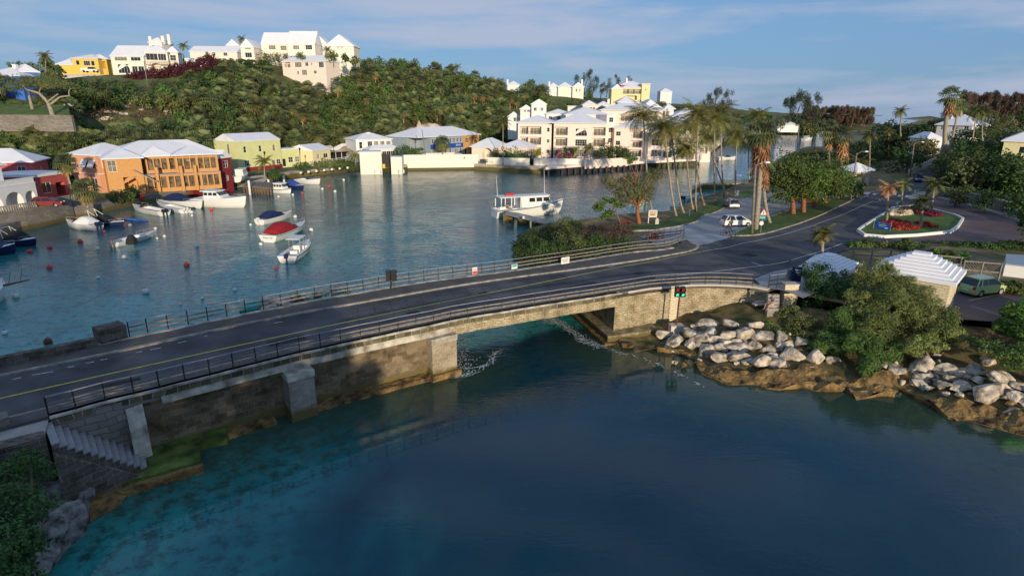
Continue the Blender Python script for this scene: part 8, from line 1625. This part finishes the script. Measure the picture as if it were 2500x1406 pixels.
# ------------------------------------------------------------------ street furniture
def lamp(label, base, topp, arm, m='railwood', zf=hroad, Y=None, thick=.11):
 B_ = Gs(*base, zf) if Y is None else D(*base, Y); T_ = D(*topp, B_.y); t = thing('street_lamp' if arm else 'utility_pole', label, 'street lamp' if arm else 'pole', B_); g = MB(); g.tube([B_ + Vector((0, 0, -.3)), T_], [thick, thick * .7], 8); g.build('pole', m, t, True)
 if arm:
  A_ = T_ + Vector((arm, 0, .25)); g = MB(); g.tube([T_ - Vector((0, 0, .25)), (T_ + A_) / 2 + Vector((0, 0, .15)), A_], .035, 6); g.build('arm', 'railgrey', t); g = MB(); g.ball((0, 0, 0), .5, 8, 5, (.75, .35, .28)); g.v = [v + A_ for v in g.v]; g.build('lamp_head', 'framewhite', t, True)
 return t
lamp('wooden street lamp post with white head beside the parked white hatchback', (1836, 572), (1845, 402), 1.4, thick=.17); lamp('wooden street lamp post beside the bus shelter', (2077, 489), (2092, 374), 1.6, thick=.13); lamp('street lamp post on the left of the inland road', (2222, 429), (2232, 350), 1.8, thick=.13)
lamp('leaning wooden pole with wires before the grey-blue building', (1041, 391), (1030, 316), 0, Y=176, thick=.13); lamp('pale pole standing on the hillside below the villa', (360, 210), (352, 150), 0, Y=185, thick=.16); lamp('pale pole rising behind the almond trees', (1948, 345), (1951, 305), 0, Y=190, thick=.2)
for b_, t_, Y, lab in (((647, 420), (646, 378), 132, 'black lantern post before the yellow-green building'), ((733, 405), (732, 368), 150, 'thin black post beside the yellow-green wing'), ((815, 392), (814, 360), 158, 'thin black post before the marquee')):
 B_ = D(*b_, Y); T_ = D(*t_, Y); t = thing('lantern_post', lab, 'street lamp', B_); g = MB(); g.tube([B_, T_], .07, 6); g.build('pole', 'iron', t); g = MB(); g.lathe([(.1, 0), (.26, .5), (.05, .75)], T_, 6); g.build('lantern', 'iron', t)
# traffic lights
def signal(label, base, z0, head, Y, faces, green=True, rz=0, pole='rust', block=True):
 B_ = G(*base, z0); T_ = D(*head, Y or B_.y); t = thing('traffic_light', label, 'traffic light', B_)
 if block: g = MB(); g.box((B_.x, B_.y, z0 + .0), (1.05, .8, .9), .05); g.build('block', 'paleconc', t)
 g = MB(); g.tube([B_, Vector((T_.x, T_.y, T_.z - .5))], .07, 7); g.build('pole', pole, t)
 for i, dx in enumerate((-.22, .22)):
  g = MB(); g.box((T_.x + dx, T_.y, T_.z), (.36, .3, .84)); hd = g.build('head', 'iron', t)
  for k, (mz, mm) in enumerate(((.2, 'darkred'), (-.2, 'greenlamp' if green else 'dark'))):
   s_ = -1 if faces else 1; g = MB(); g.tube([(T_.x + dx, T_.y + s_ * .151, T_.z + mz), (T_.x + dx, T_.y + s_ * .18, T_.z + mz)], .14, 14); g.build('lens', mm, hd)
   g = MB(); g.tube([(T_.x + dx, T_.y + s_ * .15, T_.z + mz + .02), (T_.x + dx, T_.y + s_ * .36, T_.z + mz - .0)], .17, 12, False); g.build('visor', 'iron', hd)
signal('twin green-lit traffic light on a rusty pole beside the wing wall', (1650, 805), .85, (1660, 712), None, True)
signal('black twin traffic light seen from behind at the far railing', (953, 708), 3.8, (955, 673), None, False, False, pole='iron', block=False)
# warning sign by the verge palms
B_ = Gs(1856, 571, hroad); t = thing('road_sign', 'red-edged warning triangle with walking figure above a turquoise plate and white disc', 'road sign', B_); T_ = D(1863, 510, B_.y); g = MB(); g.tube([B_, Vector((B_.x + .05, B_.y, T_.z))], .035, 6); g.build('pole', 'railgrey', t)
k_ = T_ ; zc = D(1863, 520, B_.y).z; X_ = D(1864, 520, B_.y).x
def tri(s_, y, z): return [(X_ - .5 * s_, y, z - .3 * s_), (X_ + .5 * s_, y, z - .3 * s_), (X_, y, z + .56 * s_)]
g = MB(); a_ = tri(1.0, B_.y - .05, zc); b2 = tri(1.0, B_.y - .03, zc); g.add(a_ + b2, [(0, 1, 2), (5, 4, 3), (0, 3, 4, 1), (1, 4, 5, 2), (2, 5, 3, 0)]); pl_ = g.build('plate', 'redbuoy', t); g = MB(); g.add(tri(.74, B_.y - .056, zc), [(0, 1, 2)]); g.build('face', 'framewhite', pl_)
g = MB(); y_ = B_.y - .062
for a, b in (((0, .16), (-.02, -.02)), ((-.02, -.02), (.08, -.2)), ((-.02, -.02), (-.1, -.2)), ((0, .1), (.1, .0)), ((0, .1), (-.1, .02))): g.beam((X_ + a[0], y_, zc + a[1]), (X_ + b[0], y_, zc + b[1]), .01, .045)
g.ball((X_, y_, zc + .22), .045, 6, 4); g.build('figure', 'iron', pl_)
g = MB(); zc2 = D(1862, 531, B_.y).z; g.box((X_ - .05, B_.y - .045, zc2), (.75, .02, .36)); p2 = g.build('sub_plate', 'teal', t); text(p2, 'SLOW', (X_ - .05, B_.y - .058, zc2), 0, .2, 'framewhite')
g = MB(); zd = D(1860, 545, B_.y).z; g.tube([(X_ - .1, B_.y - .04, zd), (X_ - .1, B_.y - .06, zd)], .27, 18); g.build('disc', 'framewhite', t)
# notice boards
B_ = Gs(1592, 545, hroad); t = thing('notice_board', 'white framed notice board with brown poster by the cedar tree', 'notice board', B_); T_ = D(1592, 514, B_.y); W2 = 1.15
g = MB()
for s_ in (-1, 1): g.box((B_.x + s_ * W2 / 2, B_.y, (B_.z + T_.z) / 2), (.1, .1, T_.z - B_.z))
for z_ in (T_.z, T_.z - .95): g.box((B_.x, B_.y, z_), (W2 + .1, .1, .09))
g.build('frame', 'framewhite', t); g = MB(); g.box((B_.x, B_.y, T_.z - .48), (W2 - .1, .04, .86)); p2 = g.build('panel', 'paleconc', t)
for i, mm in enumerate(('orange', 'peach', 'rust')): g = MB(); g.box((B_.x - .05, B_.y - .03, T_.z - .2 - i * .2), (.8 - i * .1, .015, .13)); g.build('poster', mm, p2)
g = MB(); p = Gs(1603, 548, hroad); g.box((p.x, p.y, p.z + .35), (.5, .4, .8)); g.box((p.x, p.y, p.z + .8), (.3, .3, .3)); one('stone_marker', g, 'paleconc', 'small stone marker beside the white framed notice board', 'marker')
B_ = Gs(1799, 486, hroad); t = thing('small_notice', 'small white notice on a post behind the silver hatchback', 'sign', B_); g = MB(); g.tube([B_, B_ + Vector((0, 0, 1.3))], .04, 6); g.build('post', 'railgrey', t); g = MB(); g.box((B_.x, B_.y - .05, B_.z + 1.1), (.45, .03, .9)); g.build('board', 'framewhite', t)
B_ = Gs(1683, 528, hroad); g = MB(); g.lathe([(.07, 0), (.07, .95), (.02, 1.0)], B_, 8); one('marker_post', g, 'framewhite', 'thin white post on the shore lawn under the short coconut palm', 'post')
# picnic table, winch wheels, barrel
B_ = Gs(1525, 552, hroad); t = thing('picnic_table', 'red-brown picnic table under the cedar tree', 'picnic table', B_, .1, local=True); g = MB()
for i in range(5): g.box((0, -.34 + .17 * i, .76), (1.8, .15, .05))
g.build('table_top', 'benchred', t)
for s_ in (-1, 1): g = MB(); g.box((0, s_ * .75, .45), (1.8, .26, .05)); g.build('seat', 'benchred', t)
for s_ in (-1, 1): g = MB(); g.beam((s_ * .6, -.7, 0), (s_ * .6, .2, .75), .08, .1); g.beam((s_ * .6, .7, 0), (s_ * .6, -.2, .75), .08, .1); g.beam((s_ * .6, -.85, .42), (s_ * .6, .85, .42), .06, .1); g.build('leg_frame', 'benchred', t)
B_ = Gs(1596, 592, lambda x, y: 3.2); t = thing('rusty_winch', 'rusty old bridge winch with two spoked wheels behind the far railing', 'winch', B_, .2, local=True)
for cx, cy, r_ in ((-.45, 0, .55), (.55, .25, .62)):
 g = MB(); P_ = [(cx + r_ * math.cos(a), cy, r_ + r_ * math.sin(a)) for a in [2 * math.pi * i / 18 for i in range(19)]]; g.tube(P_, .07, 5)
 for i in range(6): a = math.pi * i / 3; g.tube([(cx, cy, r_), (cx + r_ * math.cos(a), cy, r_ + r_ * math.sin(a))], .045, 5)
 g.tube([(cx, cy - .18, r_), (cx, cy + .18, r_)], .13, 8); g.build('wheel', 'rust', t)
g = MB(); g.tube([(-.45, 0, .55), (.55, .25, .62)], .09, 6); g.box((0, .1, .15), (1.6, .7, .3)); g.box((0, .1, .6), (.5, .4, .8)); g.build('gear_frame', 'rust', t)
B_ = G(937, 411, 1.75); g = MB(); g.lathe([(.4, 0), (.42, .5), (.4, 1.1)], B_, 12); one('barrel', g, 'yellow', 'yellow barrel at the dark gate of the boathouse', 'barrel')
# blue box on the corner pavement
B_ = S(1942, 688); T_ = D(1942, 652, B_.y); t = thing('notice_cabinet', 'tall dark blue cabinet with white lettering by the small stepped roof', 'cabinet', B_); g = MB(); g.box((B_.x, B_.y, (B_.z + T_.z) / 2), (.72, .4, T_.z - B_.z), -.2); cb = g.build('box', 'navy', t)
for i, (dz, w2) in enumerate(((.22, .42), (.42, .34))): g = MB(); g.box((B_.x - .03, B_.y - .22, T_.z - dz), (w2, .015, .10), -.2); g.build('white_mark', 'framewhite', cb)
B_ = S(1926, 684); g = MB(); g.box((B_.x, B_.y, B_.z + .5), (.35, .35, 1.0)); one('litter_bin', g, 'grey', 'grey litter bin left of the dark blue cabinet', 'bin')
# banner on the island
a, b = S(2131, 562), S(2172, 568); h0 = D(2132, 537, a.y).z; t = thing('banner', 'blue banner with pale writing between two bamboo poles on the traffic island', 'banner', a)
for q, yy in ((a, 537), (b, 541)): g = MB(); g.tube([q, Vector((q.x, q.y, D(q.x and 2132, yy, q.y).z))], .03, 6); g.build('pole', 'palmbark', t)
g = MB(); g.add([(a.x + .15, a.y, h0 - 1.05), (b.x - .05, b.y, h0 - 1.15), (b.x - .05, b.y, h0 - .25), (a.x + .15, a.y, h0 - .1)], [(0, 1, 2, 3)]); cl = g.build('cloth', 'signblue', t)
dd = (b - a).normalized(); n_ = Vector((dd.y, -dd.x, 0)) * .01; rz = math.atan2(dd.y, dd.x)
for u, dz, w2, mm in ((.3, -.3, .3, 'teal'), (.55, -.35, .5, 'palepane'), (.45, -.75, .6, 'teal'), (.75, -.85, .35, 'framewhite'), (.5, -.55, .9, 'bluegrey')): p = a.lerp(b, u) + n_; g = MB(); g.box((p.x, p.y - .02, h0 + dz), (w2, .01, .11), rz); g.build('print', mm, cl)
# wooden fence with trellis, pool
def pfence(label, px, z0, h_, rails=2, zf=hroad):
 P = resample([Gs(x, y, zf) for x, y in px], 1.8); r = thing('wooden_fence', label, 'fence', P[0])
 for p in P: g = MB(); g.box((p.x, p.y, p.z + h_ / 2 - .1), (.12, .12, h_ + .3)); g.build('post', 'railwood', r)
 g = MB()
 for a, b in zip(P, P[1:]):
  for k in range(rails): z_ = Vector((0, 0, h_ * (1 - .45 * k) - .05)); g.beam(a + z_, b + z_, .06, .14)
 g.build('rails', 'railwood', r); return r, P
pfence('weathered wooden rail fence behind the stone store', [(2080, 640), (2170, 645), (2240, 655), (2340, 665)], 3, 1.5)
r, P = pfence('wooden lattice fence beside the light green hatchback', [(2345, 682), (2435, 690)], 3, 1.8); g = MB()
a, b = P[0], P[-1]; LL = (b - a).length; n = int(LL / .22)
for i in range(-6, n + 1):
 for s_ in (1, -1):
  u0, u1 = i * .22, i * .22 + 1.4; z0_, z1_ = (.2, 1.6) if s_ > 0 else (1.6, .2)
  if u0 < 0 or u1 > LL: continue
  g.beam(a.lerp(b, u0 / LL) + Vector((0, -.02 * s_, z0_)), a.lerp(b, u1 / LL) + Vector((0, -.02 * s_, z1_)), .015, .035)
g.build('lattice', 'railwood', r)
r = thing('pool', 'raised garden pool under a pale blue cover at the right edge', 'pool', S(2480, 680)); g = MB(); P = [S(x, y) for x, y in ((2448, 672), (2600, 690), (2600, 655), (2450, 645))]; z_ = P[0].z + 1.1; g.prism([V2(p) for p in P], z_ - 1.6, z_ - .08); g.build('side', 'framewhite', r); g = MB(); g.prism([V2(p) for p in P], z_ - .079, z_ + .05); g.build('cover', 'bluegrey', r)
# chairs on the condominium deck
for i, x in enumerate((1440, 1447, 1466, 1474, 1481)):
 B_ = G(x, 398.5 - (x - 1440) * .05, 2.2); 
 if i == 0:
  ch0 = thing('deck_chair', 'white chair on the deck before the condominium', 'chair', B_, .3, 'white chairs on the waterside deck', local=True); g = MB(); g.box((0, 0, .45), (.55, .5, .06)); g.build('seat', 'framewhite', ch0); g = MB(); g.box((0, .24, .8), (.55, .05, .7)); g.build('backrest', 'framewhite', ch0)
  for sx in (-1, 1):
   for sy in (-1, 1): g = MB(); g.box((sx * .24, sy * .22, .21), (.05, .05, .42)); g.build('leg', 'framewhite', ch0)
 else: copy_tree(ch0, B_, .3 + i * .5)
# rocky ledge with weeds beyond the far railing
for i, (x, y, w_, h_) in enumerate([(668, 745, 1.3, 1.1), (690, 742, 1.0, .8), (660, 755, .9, .7), (720, 738, 1.0, .5)]): p = G(x, y, 1.2); boulder((p.x, p.y, p.z), w_, 1.0, h_, i, i, 'brown rocky stump behind the far railing near the turquoise boat', 'rocks behind the far railing')
bush('weeds', 'green weeds growing behind the far railing above the causeway', [(725, 728, 46.5, .8, .5, .5), (780, 722, 47.5, .9, .5, .45), (830, 714, 48.5, .8, .5, .45), (745, 735, 46.5, .7, .4, .35)], 1600, .18, .08, 'leafolive', 401)

# ------------------------------------------------------------------ people and bicycle
def person(label, P, rz, J, cl, scale=1.0):
 """J: joints in metres, x right, y forward, z up from the ground point P"""
 t = thing('person', label, 'person', P, rz, local=True)
 def skin(name, chains, m, root=0, sub=2):
  vs, es, rr_ = [], [], []
  idx = {}
  for ch in chains:
   prev = None
   for p, r_ in ch:
    key = tuple(round(c, 4) for c in p)
    if key not in idx: idx[key] = len(vs); vs.append(p); rr_.append(r_)
    i = idx[key]
    if prev is not None and prev != i: es.append((prev, i))
    prev = i
  me = bpy.data.meshes.new(name); me.from_pydata(vs, es, []); o = link(name, me, m, t); md = o.modifiers.new('skin', 'SKIN'); sl = me.skin_vertices[0].data
  for i, r_ in enumerate(rr_): sl[i].radius = (r_, r_); sl[i].use_root = (i == 0)
  md.use_smooth_shade = True; s2 = o.modifiers.new('sub', 'SUBSURF'); s2.levels = s2.render_levels = sub; return o
 b = J; ch = [[(b['pelvis'], .13), (b['waist'], .12), (b['chest'], .145), (b['neck'], .055), (b['head0'], .055), (b['head'], .088), (b['crown'], .075)]]
 for s_ in ('l', 'r'):
  ch.append([(b['pelvis'], .13), (b['hip' + s_], .09), (b['knee' + s_], .055), (b['ankle' + s_], .035), (b['toe' + s_], .032)])
  ch.append([(b['chest'], .145), (b['sh' + s_], .058), (b['el' + s_], .040), (b['wr' + s_], .027), (b['hand' + s_], .034)])
 body = skin('body', ch, 'skin')
 skin('shirt', [[(b['waist'], .145), (b['chest'], .17), (tuple(0.75 * a + .25 * c for a, c in zip(b['neck'], b['chest'])), .09)]] + [[(b['chest'], .17), (b['sh' + s_], .078), (tuple(.45 * a + .55 * c for a, c in zip(b['sh' + s_], b['el' + s_])), .062)] for s_ in 'lr'], cl[0], sub=1)
 skin('shorts', [[(b['waist'], .14), (b['pelvis'], .155)]] + [[(b['pelvis'], .155), (b['hip' + s_], .11), (tuple(.25 * a + .75 * c for a, c in zip(b['hip' + s_], b['knee' + s_])), .085)] for s_ in 'lr'], cl[1], sub=1)
 hc = Vector(b['head']); g = MB(); g.ball((0, 0, 0), .105, 10, 8); g.v = [v + hc + Vector((0, -.018, .035)) for v in g.v]; g.v = [v if v.z > hc.z + .0 or v.y < hc.y - .02 else Vector((v.x, hc.y - .02, v.z)) for v in g.v]; g.build('hair', 'hair', t, True)
 g = MB(); g.ball((hc.x, hc.y + .10, hc.z - .01), .018, 6, 4)
 g.build('nose', 'skin', t); 
 for s_ in (-1, 1): g = MB(); g.ball((hc.x + s_ * .034, hc.y + .083, hc.z + .02), .012, 6, 4); g.build('eye', 'dark', t); g = MB(); g.ball((hc.x + s_ * .095, hc.y, hc.z), .022, 6, 4, (.5, 1, 1.4)); g.build('ear', 'skin', t)
 g = MB(); g.box((hc.x, hc.y + .088, hc.z - .045), (.045, .012, .01)); g.build('mouth', 'darkred', t)
 for s_ in 'lr':
  h_ = Vector(b['hand' + s_]); w_ = Vector(b['wr' + s_]); d = (h_ - w_).normalized(); sd_ = d.cross(Vector((0, 0, 1)));
  sd_ = sd_.normalized() if sd_.length > .1 else Vector((1, 0, 0)); g = MB()
  for k, (o_, ln_) in enumerate(((-.030, .065), (-.010, .078), (.010, .074), (.030, .058))): p0 = h_ + sd_ * o_; g.tube([p0, p0 + d * ln_ * .5 + Vector((0, 0, -.006)), p0 + d * ln_ + Vector((0, 0, -.025))], [.010, .009, .007], 5)
  p0 = (h_ + w_) / 2 + sd_ * .03; g.tube([p0, p0 + sd_ * .03 + d * .02, p0 + sd_ * .035 + d * .05], [.012, .011, .009], 5); g.build('fingers', 'skin', t, True)
  a_ = Vector(b['ankle' + s_]); tt = Vector(b['toe' + s_]); g = MB(); g.tube([a_ + (a_ - tt) * .25 + Vector((0, 0, -.045)), a_ + Vector((0, 0, -.04)), tt], [.04, .048, .038], 8); g.build('shoe', 'dark', t, True)
 return t
# seated man, reading his hands, on the small steps
sit = dict(pelvis=(0, 0, .45), waist=(0, -.02, .62), chest=(0, .0, .85), neck=(0, .04, 1.05), head0=(0, .06, 1.12), head=(0, .08, 1.22), crown=(0, .07, 1.29), hipl=(-.12, .08, .45), hipr=(.12, .08, .45), kneel=(-.17, .48, .50), kneer=(.17, .50, .46), anklel=(-.16, .62, .10), ankler=(.16, .60, .08), toel=(-.17, .80, .04), toer=(.18, .78, .03), shl=(-.20, .0, .98), shr=(.20, .0, .98), ell=(-.26, .12, .70), elr=(.26, .12, .70), wrl=(-.10, .34, .66), wrr=(.10, .36, .66), handl=(-.04, .40, .66), handr=(.04, .42, .67))
zb_ = 2.75; p = G(1880, 758, zb_); sb = thing('landing_steps', 'small grey concrete steps beside the stone pier under the pavement', 'steps', p)
for k in range(5): g = MB(); g.box((p.x + .25 + .1 * k, p.y + .15 + .28 * k, zb_ - .35 + .2 * k), (.9, .34, 1.0)); g.build('step', 'graystone', sb)
person('man in light blue T-shirt and khaki shorts sitting on the concrete steps', (p.x + .15, p.y + .12, zb_ + .05), R(112), sit, ('shirt', 'shorts'))
g = MB(); q = G(1853, 744, 2.65); g.box((q.x, q.y, 2.7), (1.0, .5, .1), .2); g.box((q.x + .15, q.y + .25, 2.82), (.8, .3, .12), .2); one('stone_slab', g, 'paleconc', 'pale stone slab step lying on the grass near the sitting man', 'slab')
std = dict(pelvis=(0, 0, .93), waist=(0, 0, 1.08), chest=(0, .01, 1.30), neck=(0, .01, 1.50), head0=(0, .02, 1.56), head=(0, .03, 1.66), crown=(0, .02, 1.74), hipl=(-.11, 0, .88), hipr=(.11, 0, .88), kneel=(-.12, .03, .48), kneer=(.12, .0, .48), anklel=(-.12, 0, .09), ankler=(.12, -.05, .09), toel=(-.13, .17, .03), toer=(.13, .12, .03), shl=(-.20, 0, 1.42), shr=(.20, 0, 1.42), ell=(-.27, .05, 1.13), elr=(.27, .05, 1.13), wrl=(-.24, .22, .98), wrr=(.24, .22, .98), handl=(-.23, .29, .96), handr=(.23, .29, .96))
p = G(1238, 518, 1.5); person('person in dark clothes standing on the end of the ferry jetty', p, R(200), std, ('dark', 'dark'))
# bicycle with its rider standing astride
A_, B_ = S(1765, 575), S(1788, 576); rz = math.atan2(B_.y - A_.y, B_.x - A_.x); t = thing('bicycle', 'black bicycle at the tip of the grass verge', 'bicycle', (A_.x, A_.y, A_.z + .02), rz, local=True); r_ = .34; wb = 1.08
for cx in (0, wb):
 g = MB(); g.tube([(cx + r_ * math.cos(a), 0, r_ + r_ * math.sin(a)) for a in [2 * math.pi * i / 24 for i in range(25)]], .022, 5); wh = g.build('wheel', 'rubber', t); g = MB()
 for i in range(10): a = math.pi * i / 5; g.tube([(cx, 0, r_), (cx + r_ * math.cos(a), 0, r_ + r_ * math.sin(a))], .004, 3)
 g.build('spokes', 'railgrey', wh)
g = MB(); sp_, hd_, bb_ = (.30, 0, .82), (.90, 0, .86), (.44, 0, .30)
for a, b in ((sp_, bb_), (sp_, hd_), (bb_, hd_), ((0, 0, r_), bb_), ((0, 0, r_), sp_), (hd_, (wb, 0, r_)), (sp_, (.27, 0, .94)), (hd_, (.88, 0, 1.0))): g.tube([a, b], .017, 6)
g.build('frame', 'iron', t); g = MB(); g.box((.27, 0, .96), (.25, .14, .05)); g.build('saddle', 'rubber', t); g = MB(); g.tube([(.95, -.28, 1.0), (.88, 0, 1.02), (.95, .28, 1.0)], .015, 5); g.build('handlebar', 'iron', t); g = MB(); g.tube([(.44, -.09, .30), (.44, .09, .30)], .09, 10); g.build('crank', 'iron', t)
ctr = A_.lerp(B_, .55); person('person in pale clothes standing astride the bicycle', (ctr.x - .05, ctr.y - .05, ctr.z + .02), rz - math.pi / 2, std, ('peach', 'paleconc'))
# white foam where the current leaves the arch: streaks on the water
fo = []
rsf = np.random.RandomState(12)
def streaks(path, n, w_, ln=.35):
 P = resample([G(x, y, .0) for x, y in path], .3)
 for i in range(n):
  k = rsf.randint(0, len(P) - 1); d = (P[min(k + 1, len(P) - 1)] - P[max(0, k - 1)]).normalized(); s_ = Vector((-d.y, d.x, 0)); c = P[k] + s_ * rsf.normal() * w_ + d * rsf.uniform(-.3, .3); l_ = ln * rsf.uniform(.3, 1.2); h_ = rsf.uniform(.01, .035); a = rsf.normal() * .5; dd_ = d * math.cos(a) + s_ * math.sin(a); ss = Vector((-dd_.y, dd_.x, 0)); z_ = Vector((0, 0, .035 + .02 * rsf.rand()))
  fo.extend([c - dd_ * l_ + z_, c + ss * h_ + z_, c + dd_ * l_ + z_, c - ss * h_ + z_])
streaks([(1118, 800), (1125, 860), (1135, 905), (1160, 915)], 420, .45, .17); streaks([(1120, 922), (1165, 905), (1200, 880), (1220, 850)], 60, .18, .55); streaks([(1340, 775), (1385, 800), (1430, 835), (1475, 850)], 520, .28, .17); streaks([(1480, 852), (1560, 875), (1640, 905), (1720, 945)], 50, .15, .25); streaks([(1330, 780), (1360, 785)], 60, .5, .25)
o = rawmesh('foam', np.array([tuple(v) for v in fo]), 4, len(fo) // 4, 'foam'); tag(o, 'white foam streaks where the tide runs through the arch', 'foam', kind='stuff')
